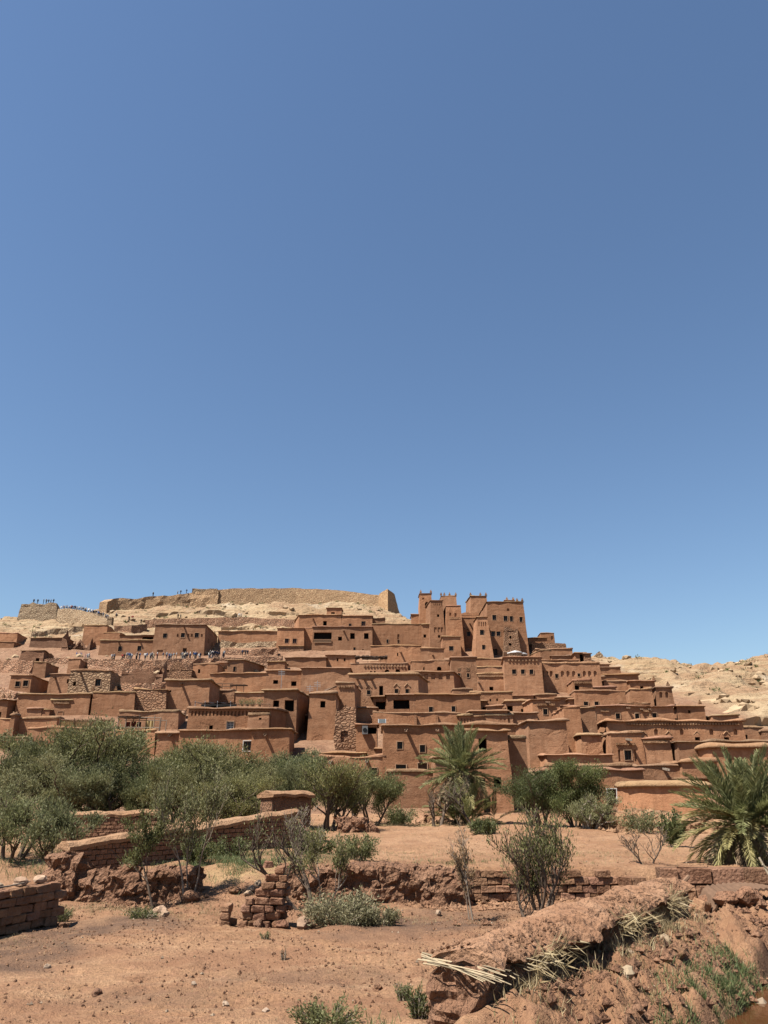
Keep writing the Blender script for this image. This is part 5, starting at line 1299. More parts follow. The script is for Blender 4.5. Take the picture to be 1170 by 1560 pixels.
# collapsed roof by the block wall
cr = thing('collapsed_roof', 'collapsed roof of ribbed boards sagging over mud lumps', 'roof debris', (8.95, 21.9, .30))
V = []; nu, nw = 34, 10
for i in range(nu):
    for j in range(nw):
        u, w = i / (nu - 1), j / (nw - 1)
        x = -1.05 + 2.3 * u; y = -.35 + .9 * w - .1 * u; z = .10 + .40 * math.sin(math.pi * min(1, .12 + .62 * u)) * (1 - .1 * w) - .28 * (1 - w) * (1 - u) + (.02 if i % 2 else -.02)
        if i < 8: z -= (8 - i) * .075
        V.append((x, y, z))
F = [(i * nw + j, (i + 1) * nw + j, (i + 1) * nw + j + 1, i * nw + j + 1) for i in range(nu - 1) for j in range(nw - 1)]
sh = obj('board_sheet', mesh_np('board_sheet', V, np.array(F), SHEETM), cr)
md = sh.modifiers.new('thickness', 'SOLIDIFY'); md.thickness = .05
for (a, b_, r) in (((-1.75, -.15, .12), (-.95, .35, .62), .05), ((1.55, .5, -.1), (1.15, .75, 1.05), .028), ((1.05, .4, .9), (2.0, .35, .05), .025), ((1.45, .3, .95), (1.35, .8, -.2), .022)):
    m_ = MB(); m_.tube([a, b_], r, 6); obj('pole', m_.mesh('pole', REEDM if r < .04 else WOODM), cr)
for i, (x, y, s) in enumerate(((8.6, 21.5, .55), (9.15, 21.35, .7), (9.95, 21.4, .6), (8.35, 22.2, .5), (8.55, 22.8, .45), (9.1, 23.1, .5), (9.9, 21.0, .4))):
    o = obj('mud_lump', RKC[i % 5], None, (x, y, gz(x, y) + s * .2)); o.scale = (s * 1.1, s, s); o.rotation_euler = (0, 0, i); o.color = (1.15, 1.12, 1.1, 1)
    tag(o, ('mud lump peeking out under the sagging boards', 'largest mud lump in front of the sagging boards', 'mud lump at the far end of the sagging boards', 'squared lump leaning by the fallen beam', 'lump between fallen beam and block wall', 'lump on top of the rubble by the block wall', 'smallest mud lump before the sagging boards')[i], 'mud lump')
for i, (x, y, rz) in enumerate(((8.1, 22.3, .6), (7.9, 22.0, .5), (8.3, 22.7, .7), (8.0, 21.6, .9))):
    o = obj('brick', PB[i], None, (x, y, gz(x, y) + .12)); o.rotation_euler = (.3, .2, rz); o.scale = (1.2, 1.5, 1.5); tint_o(o, 1, 1.25)
    tag(o, ('tilted brick tucked behind the fallen beam', 'brick lying nearest the fallen beam foot', 'uppermost brick behind the fallen beam', 'lowest brick before the fallen beam')[i], 'brick')
m_ = MB(); rs_ = random.Random(3)
for i in range(7): m_.box((rs_.uniform(-.2, .2), rs_.uniform(-.1, .1), .02 * i), (.22, .16, .015), rz=rs_.uniform(0, 3), rx=rs_.uniform(-.5, .5))
GREENP = plain_mat('green_plastic', (0.10, 0.42, 0.22), .5, .4, .1)
tag(obj('plastic_scrap', m_.mesh('plastic_scrap', GREENP), None, (9.75, 19.6, gz(9.75, 19.6) + .05)), 'crumpled green plastic scrap on the bank beside the boards', 'litter')
# things lying on top of the near brick wall
def on_wall(a, s): return Vector((-9.75, 16.2, .93)) + tL * a + nL * s
for i, (a, s, sz, k) in enumerate(((4.7, -.1, .3, RK), (4.2, -.2, .26, RKC), (3.9, .02, .3, RK), (3.4, -.15, .2, RKP))):
    o = obj('stone', k[i], None, on_wall(a, s) + Vector((0, 0, sz * .25))); o.scale = (sz * 1.3, sz, sz); tint_o(o)
    tag(o, ('stone at the very end of the near brick wall top', 'dark round stone on the near brick wall top', 'tan stone beside the bleached branch', 'pale little stone on the near brick wall top')[i], 'stone')
m_ = MB(); p0 = on_wall(2.0, .0); m_.tube([(0, 0, .03), (.35, .6, .06), (.55, 1.3, .05), (.8, 1.9, .09)], [.03, .026, .02, .012], 6); m_.tube([(.35, .6, .06), (.15, 1.1, .1), (.2, 1.5, .12)], [.02, .015, .01], 5)
tag(obj('branch', m_.mesh('branch', PALEBARK), None, p0), 'bleached forked branch lying on the near brick wall', 'branch')

# ------------------------------------------------------------------ vegetation
def leaves_mesh(name, P, D, L, Wd, mat, rng):
    """diamond leaves at points P pointing along D"""
    n = len(P)
    D = D / (np.linalg.norm(D, axis=1, keepdims=True) + 1e-9)
    r = rng.normal(size=(n, 3)); S_ = np.cross(D, r); S_ /= (np.linalg.norm(S_, axis=1, keepdims=True) + 1e-9)
    L = L * rng.uniform(.6, 1.3, (n, 1)); Wd = Wd * rng.uniform(.6, 1.3, (n, 1))
    V = np.stack([P, P + D * L * .5 + S_ * Wd * .5, P + D * L, P + D * L * .5 - S_ * Wd * .5], 1).reshape(-1, 3)
    F = np.arange(4 * n).reshape(n, 4)
    return mesh_np(name, V, F, mat)

def make_tree(seed, Ht, R, nst, nleaf, ll, lw, leafm, barkm, spread=.5, r0=.09, bare=0.0, up=.35, lean=(0, 0), levels=3, clear=.3, jit=.30, droop=0.0):
    rng = np.random.default_rng(seed); rs = random.Random(seed)
    m_ = MB(); tips = []
    def grow(p, d, L, r, lev):
        n = 5 if lev < 2 else 3; pts = [p]; dd = d.copy(); q = p.copy()
        for i in range(n):
            dd = (dd + Vector((rs.gauss(0, .16), rs.gauss(0, .16), rs.gauss(0, .1) + up * .22 * (1 if lev else .5) - droop * .1 * lev))).normalized()
            q = q + dd * (L / n); pts.append(q.copy())
        m_.tube(pts, [max(.006, r * (1 - .55 * i / n)) for i in range(n + 1)], 6 if lev < 1 else (4 if lev < 2 else 3), cap=False)
        if lev >= levels - 1:
            for i in range(1, n + 1): tips.append((pts[i], dd.copy()))
        elif lev >= levels - 2:
            tips.append((pts[-1], dd.copy()))
        if lev < levels:
            nc = rs.randint(4, 6) if lev == 0 else rs.randint(3, 5)
            for c in range(nc):
                t = rs.uniform(clear if lev == 0 else .25, 1.0) if c else 1.0
                k = min(n - 1, int(t * n)); pp = pts[k].lerp(pts[k + 1], t * n - k) if k + 1 <= n else pts[-1]
                a = rs.uniform(0, 6.283); out = Vector((math.cos(a), math.sin(a), rs.uniform(-.1, .5)))
                nd = (dd * (1 - spread) + out * spread).normalized()
                grow(pp, nd, L * rs.uniform(.45, .68), r * .5, lev + 1)
    for i in range(nst):
        a = i * 6.283 / nst + rs.uniform(-.5, .5); o = .10 * nst ** .5 if nst > 1 else 0
        d = Vector((math.cos(a) * spread * .7 * (nst > 1) + lean[0], math.sin(a) * spread * .7 * (nst > 1) + lean[1], 1)).normalized()
        grow(Vector((math.cos(a) * o, math.sin(a) * o, -.12)), d, Ht * .52 * rs.uniform(.85, 1.1), r0 * rs.uniform(.8, 1.1), 0)
    T = np.array([tuple(t[0]) for t in tips]); D = np.array([tuple(t[1]) for t in tips])
    tr = np.array(m_.v); sc = np.array([R / max(.3, np.percentile(np.abs(T[:, 0] - lean[0] * Ht * .5), 93)), R / max(.3, np.percentile(np.abs(T[:, 1] - lean[1] * Ht * .5), 93)), Ht / max(.5, np.percentile(T[:, 2], 98))])
    sc[:2] = np.clip(sc[:2], .5, 2.2)
    m_.v = [tuple(v) for v in tr * sc]; T = T * sc
    trunk = m_.mesh('trunk', barkm, True)
    crown = None
    if nleaf:
        k = rng.integers(0, len(T), nleaf); keep = rng.random(len(T)) > bare; k = k[keep[k]] if bare else k
        P = T[k] + rng.normal(size=(len(k), 3)) * jit * np.array([1, 1, .85]) * R * .38
        Dd = D[k] + rng.normal(size=(len(k), 3)) * .55 + np.array([0, 0, .6 - droop])
        crown = leaves_mesh('crown', P, Dd, ll, lw, leafm, rng)
    return trunk, crown

def plant_tree(name, label, cat, px, rb, y, tm, cm, scale=(1, 1, 1), rz=0.0, group=None, x=None):
    if x is None: p = at_y(px, rb, y); x = p[0]
    root = thing(name, label, cat, (x, y, gz(x, y) - .03), rz, group)
    root.scale = scale
    obj('trunk', tm, root)
    if cm: t_ = random.uniform(.85, 1.2); obj('crown', cm, root).color = (t_ * random.uniform(.95, 1.1), t_, t_ * random.uniform(.85, 1.05), 1)
    return root

def span(px, rt, w, y):
    """height above ground and half width of something seen at distance y"""
    p = at_y(px, rt, y); a = at_y(px - w / 2, rt, y); b = at_y(px + w / 2, rt, y)
    return p[2] - gz(p[0], y), (b[0] - a[0]) / 2

# the grove: five builds reused with their own size and turn
GV = [make_tree(400 + i, 4.6, 2.3, 3 + i % 2, 26000, .15, .042, OLIVE if i % 2 else TAMA, BARKM, .50, .10, clear=.2, jit=.19) for i in range(5)]
grove = [
    (14, 1116, 115, 49, 'dense olive tree cut by the edge at the end of the grove'), (96, 1106, 150, 50, 'tallest broad olive crown of the grove'), (165, 1116, 120, 51.5, 'olive tree whose crown overlaps the reed fence terrace'),
    (228, 1150, 105, 50, 'olive tree standing over the brick garden wall'), (305, 1130, 135, 49, 'upright olive tree in front of the white-framed windows'), (365, 1148, 95, 52, 'olive tree below the projecting block with the crooked spout'),
    (255, 1140, 90, 55, 'upright olive tree behind the tree over the brick garden wall'), (385, 1172, 90, 47, 'olive tree leaning over the taller stretch of shaded wall'), (335, 1142, 80, 56, 'olive tree hiding the foot of the white-framed front'), (437, 1165, 80, 50, 'olive tree just right of the tall mud pier'), (530, 1176, 62, 58, 'slim olive tree between the two round ones'),
    (415, 1156, 95, 53, 'olive tree rising behind the tall mud pier'), (458, 1146, 85, 54, 'feathery tree reaching up to the low front house coping'), (272, 1165, 90, 46, 'shorter olive tree between two taller ones above the long shaded wall'), (62, 1150, 120, 45.5, 'dark lower olive tree in front of the tallest crown'),
    (195, 1168, 90, 46.5, 'dark olive tree filling the gap behind the brick garden wall'), (340, 1185, 95, 44, 'low bushy olive tree beside the long shaded wall'), (132, 1165, 100, 46, 'shadowy olive tree below the overlap with the reed fence')]
for i, (px, rt, w, y, lab) in enumerate(grove):
    h, r = span(px, rt, w, y); tm, cm = GV[i % 5]
    plant_tree('olive_tree', lab, 'tree', px, 1250, y, tm, cm, (r / 2.05, r / 2.05, h / 4.85), i * 1.3, 'olive trees of the grove below the village')
def one_tree(seed, name, label, px, rt, w, y, rb=None, **k):
    h, r = span(px, rt, w, y); tm, cm = make_tree(seed, h, r, k.pop('nst', 3), k.pop('nleaf', 9000), k.pop('ll', .16), k.pop('lw', .045), k.pop('leafm', OLIVE), k.pop('barkm', BARKM), **k)
    return plant_tree(name, label, 'tree', px, rb or 1300, y, tm, cm)
one_tree(501, 'olive_tree', 'round olive tree with several dark stems showing under its crown', 500, 1166, 84, 49, nst=5, nleaf=14000, clear=.35)
one_tree(502, 'olive_tree', 'globe-shaped olive tree alone in front of the low front house', 568, 1177, 80, 56, nst=3, nleaf=14000, clear=.35)
one_tree(503, 'bushy_tree', 'light green bushy tree beside the tall palm', 824, 1182, 74, 54.5, nst=4, nleaf=24000, leafm=GREEN, clear=.12, jit=.3, ll=.13, lw=.04)
one_tree(504, 'bushy_tree', 'darker green tree crowding the barred white window', 880, 1168, 72, 54, nst=4, nleaf=30000, leafm=GREEN, clear=.12, jit=.3, ll=.13, lw=.042)
one_tree(505, 'grey_bush', 'grey twiggy bush at the foot of the darker green tree', 908, 1214, 62, 51, nst=5, nleaf=7000, leafm=TAMA, barkm=PALEBARK, clear=.1)
one_tree(506, 'young_tree', 'grey-green young tree beside the near brick wall', 88, 1222, 76, 28.5, nst=3, nleaf=6500, ll=.12, lw=.032, r0=.05, leafm=TAMA)
one_tree(507, 'young_tree', 'loose grey-green young tree at the edge above the near brick wall', 22, 1212, 100, 30, nst=4, nleaf=8000, ll=.12, lw=.032, r0=.06, leafm=TAMA)
one_tree(508, 'young_tree', 'pale-trunked young tree behind the crumbling lumpy wall end', 292, 1186, 96, 24.2, nst=3, nleaf=6000, ll=.10, lw=.028, r0=.055, barkm=PALEBARK, leafm=TAMA, clear=.5, spread=.36, lean=(.10, 0))
one_tree(509, 'young_tree', 'slender dark tree leaning left in front of the lumpy wall', 243, 1238, 62, 23.2, nst=1, nleaf=3200, ll=.10, lw=.028, r0=.055, leafm=OLIVE, clear=.55, spread=.5, lean=(-.30, 0))
one_tree(510, 'bare_tree', 'bare tree slanting left in front of the knobbly wall', 474, 1238, 95, 22.8, nst=2, nleaf=900, ll=.09, lw=.028, r0=.06, leafm=TAMA, clear=.35, spread=.4, lean=(-.62, 0), bare=.3)
one_tree(511, 'young_tree', 'tree slanting right in front of the longest eroded wall', 492, 1266, 70, 23.3, nst=2, nleaf=2200, ll=.10, lw=.028, r0=.05, barkm=PALEBARK, leafm=TAMA, clear=.6, spread=.42, lean=(.55, 0))
one_tree(512, 'sapling', 'thin upright sapling with sparse dry leaves before the brick field wall', 719, 1254, 56, 21.6, nst=1, nleaf=600, ll=.08, lw=.03, r0=.042, barkm=PALEBARK, leafm=DRYL, clear=.5, spread=.45, bare=.3)
one_tree(513, 'sapling', 'fallen-over dry sapling propped against the bulky mud lump', 716, 1303, 40, 21.7, nst=1, nleaf=650, ll=.09, lw=.03, r0=.026, barkm=PALEBARK, leafm=DRYL, clear=.7, spread=.35, lean=(-.62, .3), levels=2)
one_tree(514, 'shrub_tree', 'grey-green shrubby tree in front of the brick field wall', 816, 1244, 84, 22.2, nst=6, nleaf=4800, ll=.10, lw=.028, r0=.042, leafm=OLIVE, clear=.15, spread=.33, up=.7)
one_tree(515, 'bare_shrub', 'leafless grey stems beside the grey-green shrubby tree', 800, 1256, 72, 22.5, nst=4, nleaf=700, ll=.08, lw=.025, r0=.022, leafm=TAMA, clear=.3, spread=.4, lean=(-.3, 0), bare=.4)
one_tree(516, 'bare_tree', 'small bare tree on the upper field above the block wall', 984, 1258, 62, 26.2, nst=2, nleaf=260, ll=.06, lw=.025, r0=.03, leafm=DRYL, clear=.3, spread=.5, bare=.3)
one_tree(517, 'bare_tree', 'dark bare tree forking near the tall palm', 668, 1204, 56, 56, nst=2, nleaf=300, ll=.12, lw=.04, r0=.11, leafm=DRYL, clear=.45, spread=.45)
one_tree(518, 'bare_tree', 'grey bare tree with hanging twigs in front of the tall palm', 722, 1186, 80, 47, nst=1, nleaf=500, ll=.12, lw=.03, r0=.10, leafm=TAMA, clear=.5, spread=.5, lean=(-.15, 0), droop=.5)
one_tree(519, 'bare_shrub', 'dead branches rising by the tall mud pier', 455, 1228, 60, 29, nst=3, nleaf=400, ll=.08, lw=.03, r0=.03, leafm=TAMA, clear=.3, spread=.5, bare=.3, barkm=PALEBARK)
# shrubs: clusters of leafy stems
def shrub(seed, label, px, rb, w, h, y=None, leafm=TAMA, n=2600, ll=.09, lw=.03, name='shrub', stems=26, deep=.7):
    if y is None: p = hit(px, rb); y = p[1]
    a = at_y(px - w / 2, rb, y); b = at_y(px + w / 2, rb, y); R = (b[0] - a[0]) / 2; H_ = h / w * 2 * R * 1.02; x = (a[0] + b[0]) / 2
    rng = np.random.default_rng(seed); root = thing(name, label, 'shrub', (x, y, gz(x, y)), 0); m_ = MB(); P = []; D = []
    for i in range(stems):
        an = rng.uniform(0, 6.28); rr = R * rng.uniform(.2, 1) ** .7; e = Vector((math.cos(an) * rr, math.sin(an) * rr * deep, H_ * rng.uniform(.55, 1.0) * (1 - .45 * (rr / R) ** 2)))
        s = Vector((e.x * .35, e.y * .35, -.05)); mid = s.lerp(e, .5) + Vector((0, 0, H_ * .08)); m_.tube([s, mid, e], [.012, .009, .004], 3, cap=False)
        for t in np.linspace(.25, 1.05, 14): q = s.lerp(e, t); P.append(tuple(q)); D.append(tuple((e - s).normalized()))
    obj('stems', m_.mesh('stems', PALEBARK), root)['kind'] = 'stuff'
    P = np.array(P); D = np.array(D); k = rng.integers(0, len(P), n)
    obj('foliage', leaves_mesh('foliage', P[k] + rng.normal(size=(n, 3)) * R * .085, D[k] + rng.normal(size=(n, 3)) * .7, ll, lw, leafm, rng), root)
    return root
SCRUB = leaf_mat('pale_scrub', (0.14, 0.13, 0.065), (0.215, 0.19, 0.10), (0.31, 0.27, 0.16))
shrub(601, 'broad pale scrub bush in front of the eroded field wall', 520, 1410, 130, 44, None, SCRUB, 6500, .08, .028, stems=60)
shrub(602, 'scrub spilling right from the broad pale bush', 580, 1412, 70, 26, None, SCRUB, 2200, .08, .028)
shrub(603, 'low green bush in the middle of the upper field', 738, 1275, 50, 22, 45, GREEN, 2600, .14, .045)
shrub(604, 'leafy green bush standing beside the big palm', 1026, 1286, 42, 54, 34, GREEN, 3200, .13, .06)
shrub(605, 'small grey-green tuft in the bare field', 616, 1522, 32, 26, None, TAMA, 800, .05, .014)
shrub(606, 'low grey-green weeds at the bottom of the field', 500, 1566, 110, 32, None, OLIVE, 2200, .06, .018)
shrub(607, 'bright weeds at the foot of the reed-capped wall end', 638, 1556, 40, 46, None, GREEN, 900, .07, .016)
shrub(608, 'pale green bush at the foot of the shaded wall', 345, 1320, 70, 30, 29.5, GREEN, 2600, .10, .04)
shrub(609, 'yellow-green bush under the dead branches', 478, 1290, 78, 36, 31, GREEN, 2800, .10, .04)
shrub(610, 'grey bush between the round olive and the field wall', 545, 1300, 70, 40, 28, OLIVE, 2600, .10, .035)
shrub(611, 'green scrub patch before the spoil heap', 610, 1236, 60, 32, 58, OLIVE, 3000, .16, .05)
shrub(612, 'tiny dry tuft in the field below the brick pile', 432, 1462, 14, 18, None, DRYL, 160, .05, .012, stems=10)
shrub(613, 'small tuft beside the brick pile', 404, 1432, 18, 10, None, TAMA, 200, .05, .015, stems=10)
shrub(614, 'dark weed patch by the near brick wall', 90, 1400, 40, 22, None, OLIVE, 900, .07, .02)
shrub(615, 'low weeds round the leaning trunk', 215, 1402, 52, 14, None, GREEN, 1100, .06, .018)
shrub(616, 'bright green shrub behind the pale-trunked young tree', 296, 1332, 52, 46, 27.5, GREEN, 2200, .10, .04)
shrub(617, 'grey weeds on the reddish bank below the yard wall', 978, 1268, 70, 42, 45, TAMA, 2200, .13, .045)

# palms
def frond_mesh(seed, L, droop, mat, nl=50, lw=.055, ll=.62, fold=.5):
    rng = np.random.default_rng(seed); V = []; F = []
    n = 14; pts = []; ang = 0.0; p = np.array([0., 0., 0.]); a = 0.0
    for i in range(n + 1):
        t = i / n; pts.append(p.copy()); a = -droop * t ** 1.6
        p = p + (L / n) * np.array([math.cos(a), 0, math.sin(a)])
    pts = np.array(pts)
    def at(t):
        k = min(n - 1, int(t * n)); f = t * n - k; q = pts[k] * (1 - f) + pts[k + 1] * f; d = pts[k + 1] - pts[k]; return q, d / np.linalg.norm(d)
    for i in range(n):                                     # rachis: a flat three-sided rib
        w0, w1 = .035 * (1 - .85 * i / n) * L / 3, .035 * (1 - .85 * (i + 1) / n) * L / 3; k = len(V)
        for q, w in ((pts[i], w0), (pts[i + 1], w1)): V += [q + [0, -w, 0], q + [0, w, 0], q + [0, 0, -w]]
        F += [(k, k + 3, k + 4, k + 1), (k + 1, k + 4, k + 5, k + 2), (k + 2, k + 5, k + 3, k)]
    for i in range(nl):
        t = .14 + .86 * (i + .5) / nl; q, d = at(min(.999, t)); l = ll * L / 3 * (math.sin(math.pi * min(1, .22 + .72 * t)) ** .7) * rng.uniform(.8, 1.1)
        upv = np.array([-d[2], 0, d[0]])
        for s in (-1, 1):
            e = .82 * d + s * .60 * np.array([0, 1, 0]) + fold * upv * rng.uniform(.2, 1.0) + rng.normal(size=3) * .08; e = e / np.linalg.norm(e)
            w = lw * rng.uniform(.8, 1.2) * L / 3; sd = np.cross(e, upv); sd = sd / (np.linalg.norm(sd) + 1e-9); k = len(V)
            tip = q + e * l + np.array([0, 0, -.10 * l]); mid = q + e * l * .45
            V += [q, mid + sd * w * .5, tip, mid - sd * w * .5]; F.append((k, k + 1, k + 2, k + 3))
    return mesh_np('frond', np.array(V), np.array(F), mat)
FG = [frond_mesh(700 + i, 3.0, d, PALML) for i, d in enumerate((.25, .45, .7, 1.0, .4))]
FY = [frond_mesh(710 + i, 3.0, d, PALMY, 46) for i, d in enumerate((.8, 1.1, 1.4))]
FD = [frond_mesh(720 + i, 3.0, d, PALMDRY, 40) for i, d in enumerate((1.3, 1.7, .8))]
def palm(label, x, y, z0, trunk_h, L, n, seed, tr=.2, dry=6, emin=-25, emax=86, lean=(0, 0), name='palm_tree', boots=True, yellow=.12):
    rs = random.Random(seed); root = thing(name, label, 'palm tree', (x, y, z0))
    m_ = MB(); pts = []; nr = max(3, int(trunk_h / .18))
    for i in range(nr + 1):
        t = i / nr; pts.append((lean[0] * t, lean[1] * t, trunk_h * t - .1 * (i == 0)))
    m_.tube(pts, [tr * (1.12 - .25 * i / nr + (.10 if i % 2 else -.04)) for i in range(nr + 1)], 9)
    for i in range(nr * 5 if boots else 0):                  # cut frond bases
        t = rs.uniform(.1, 1.0); a = rs.uniform(0, 6.28); c = Vector((lean[0] * t, lean[1] * t, trunk_h * t)); o = Vector((math.cos(a), math.sin(a), 0))
        m_.tube([c + o * tr * .8, c + o * tr * 1.45 + Vector((0, 0, .13))], [.05, .02], 4)
    obj('trunk', m_.mesh('trunk', PALMBARK), root)
    top = Vector((lean[0], lean[1], trunk_h))
    for i in range(n + dry):
        isd = i >= n; f = (i + .5) / n if not isd else 0; az = i * 2.39996 + rs.uniform(-.25, .25)
        el = math.radians(emin + (emax - emin) * f ** .85 + rs.uniform(-7, 7)) if not isd else math.radians(rs.uniform(-55, -15))
        o = obj('frond', rs.choice(FD) if isd else (rs.choice(FY) if f < yellow * rs.uniform(.6, 1.8) else (FG[0] if f > .75 else rs.choice(FG))), root, top + Vector((math.cos(az) * tr * .5, math.sin(az) * tr * .5, rs.uniform(-.2, .1))))
        o.rotation_euler = (rs.uniform(-.35, .35), -el, az); s = L / 3.0 * rs.uniform(.82, 1.1); o.scale = (s, s, s)
        if isd: o['label'] = 'dry brown frond'
    return root
p = at_y(706, 1250, 58.5)
palm('tall date palm standing before the broad front house', p[0], p[1], gz(p[0], p[1]), at_y(708, 1174, 58.5)[2] - gz(p[0], p[1]), 3.2, 62, 31, .24, 18, emin=-45)
for (px, rb, y, L, n, l) in ((712, 1252, 57, 2.9, 26, 'clump of upright young palm fronds at the foot of the tall palm'), (694, 1250, 58.8, 2.4, 20, 'smaller palm sucker half hidden left of the tall palm trunk'), (752, 1246, 58.5, 2.4, 3, 'mostly dry palm sucker drooping right of the tall palm trunk')):
    p = at_y(px, rb, y); palm(l, p[0], y, gz(p[0], y), .25, L, n, px, .13, 10 if n == 3 else 2, 15, 85, boots=False, name='palm_sucker')
p = at_y(1148, 1312, 27)
palm('big bushy date palm at the edge of the upper field', p[0], 27, gz(p[0], 27), at_y(1150, 1254, 27)[2] - gz(p[0], 27), 2.4, 120, 41, .3, 36, emin=-50, yellow=.35)
p = at_y(206, 1150, 58)
palm('small palm crown poking out of the olive grove', p[0], 58, gz(p[0], 58), at_y(206, 1150, 58)[2] - gz(p[0], 58), 1.7, 22, 51, .18, 0, emin=0, boots=False)

# grass
def grass(name, label, patches, mat, seed, cat=None):
    rng = np.random.default_rng(seed); Ps = []; Hs = []
    for (cx, cy, rx, ry, rot, n, h) in patches:
        u = rng.normal(size=(n, 2)) * .5; c, s = math.cos(rot), math.sin(rot)
        x = cx + u[:, 0] * rx * c - u[:, 1] * ry * s; y = cy + u[:, 0] * rx * s + u[:, 1] * ry * c
        k = fbm(x * 2.2, y * 2.2, o=2, seed=seed) > -.15; x, y = x[k], y[k]
        z = full_z(x, y); Ps.append(np.stack([x, y, z - .01], 1)); Hs.append(np.full(len(x), h))
    P = np.concatenate(Ps); h = np.concatenate(Hs) * rng.uniform(.35, 1.25, len(P)); n = len(P)
    D = np.stack([rng.normal(size=n) * .4, rng.normal(size=n) * .4, np.ones(n)], 1); D /= np.linalg.norm(D, axis=1, keepdims=True)
    a = rng.uniform(0, 3.14, n); S_ = np.stack([np.cos(a), np.sin(a), 0 * a], 1) * (.006 + .02 * h[:, None]) * .6
    B = np.stack([rng.normal(size=n), rng.normal(size=n), 0 * a], 1) * h[:, None] * .25
    V = np.stack([P - S_, P + S_, P + D * h[:, None] * .6 + S_ * .7, P + D * h[:, None] * .6 - S_ * .7, P + D * h[:, None] + B], 1).reshape(-1, 3)
    i = 5 * np.arange(n)[:, None]
    F = [np.concatenate([i, i + 1, i + 2, i + 3], 1), np.concatenate([i + 3, i + 2, i + 4], 1)]
    tag(obj(name, mesh_np(name, V, F, mat)), label, None, None, 'stuff')
wa = math.atan2(_wd[1], _wd[0])
bk = lambda a, s: along(a, s)
grass('grass', 'green grass on the upper field and the canal bank', [(-4.4, 27.5, 2.6, 2.2, 0, 8000, .20), (-5.2, 30.5, 3, 2, .3, 2600, .2), (2.6, 26.6, 1.8, .8, 0, 900, .14), (.2, 31, 3, 2.5, 0, 700, .12), (6, 30, 5, 2, 0, 700, .10), (5, 27, 4, 1, 0, 500, .10), (-4, 40, 4, 6, 0, 1500, .2), (-12, 30, 4, 4, 0, 3000, .28)]
      + [(*bk(a, s), .9, .5, wa, n, h) for a, s, n, h in ((1.5, 2.5, 700, .16), (3.2, 2.75, 1200, .2), (4.6, 2.0, 1500, .22), (6.2, 2.05, 1700, .24), (7.6, 2.0, 1200, .22), (3.4, 2.0, 900, .2), (2.6, 1.9, 350, .13), (4.2, 2.0, 350, .14), (5.6, 1.9, 250, .13), (.2, 1.7, 350, .13), (-1.2, 1.2, 450, .14), (-.8, -.9, 500, .2))], GRASSG, 801)
grass('grass', 'dry grass over field edges and reed-capped wall sides', [(-7.0, 23.2, 2.6, 1.0, 0, 2600, .10), (-5.2, 22.6, 2.2, .8, 0, 1500, .09), (-8, 18.5, 1.6, 1.6, 0, 900, .07), (0.4, 57.5, 6, 2.5, 0, 3500, .22), (.5, 21.5, 2.5, 1.2, 0, 1100, .09), (-1, 16, 5, 4, 0, 800, .06), (8, 30, 5, 4, 0, 1500, .12), (-3, 29, 4, 3, 0, 1500, .14)]
      + [(*bk(a, s), 1.3, .45, wa, n, h) for a, s, n, h in ((1.2, .75, 500, .24), (3.6, .8, 350, .2), (5.2, .75, 700, .26), (7.4, .75, 900, .28), (9.4, .7, 600, .26), (3, 1.6, 450, .14), (5.5, 1.9, 500, .16), (2.5, -.7, 250, .2))], GRASSD, 803)
# tufts of grass hanging over the reed edge
def fringe():
    rng = np.random.default_rng(4); P = []; D = []
    for a0, n in ((1.3, 50), (1.9, 70), (2.5, 40), (5.2, 60), (5.9, 90), (6.5, 60), (8.4, 90), (9.0, 110)):
        for _ in range(n):
            a = a0 + rng.normal() * .22; q = along(a, .55 + rng.normal() * .08); P.append((q[0] - WALL_A[0], q[1] - WALL_A[1], .72 + rng.normal() * .09)); dd = _wn * rng.uniform(-.1, .9); D.append((dd[0] + rng.normal() * .3, dd[1] + rng.normal() * .3, rng.uniform(-.9, .7)))
    o = obj('hanging_grass', leaves_mesh('hanging_grass', np.array(P), np.array(D), .32, .018, GRASSD, rng), rw); o['kind'] = 'stuff'
fringe()
# low scrub dots on the far slopes
def far_scrub():
    rng = np.random.default_rng(12); x = rng.uniform(-125, 125, 900); y = rng.uniform(100, 258, 900); k = (rock_mask(x, y) > .7) & ((x > 48) | (y > 207)); x, y = x[k], y[k]; z = full_z(x, y)
    P = np.repeat(np.stack([x, y, z], 1), 40, 0); s = np.repeat(rng.uniform(.3, .9, len(x)), 40)[:, None]; Q = P + rng.normal(size=P.shape) * s * np.array([.6, .6, .3])
    tag(obj('ground_scrub', leaves_mesh('ground_scrub', Q, rng.normal(size=P.shape) + np.array([0, 0, 1]), .5, .16, OLIVE, rng)), 'low desert scrub dotted over the ochre slopes', None, None, 'stuff')
far_scrub()

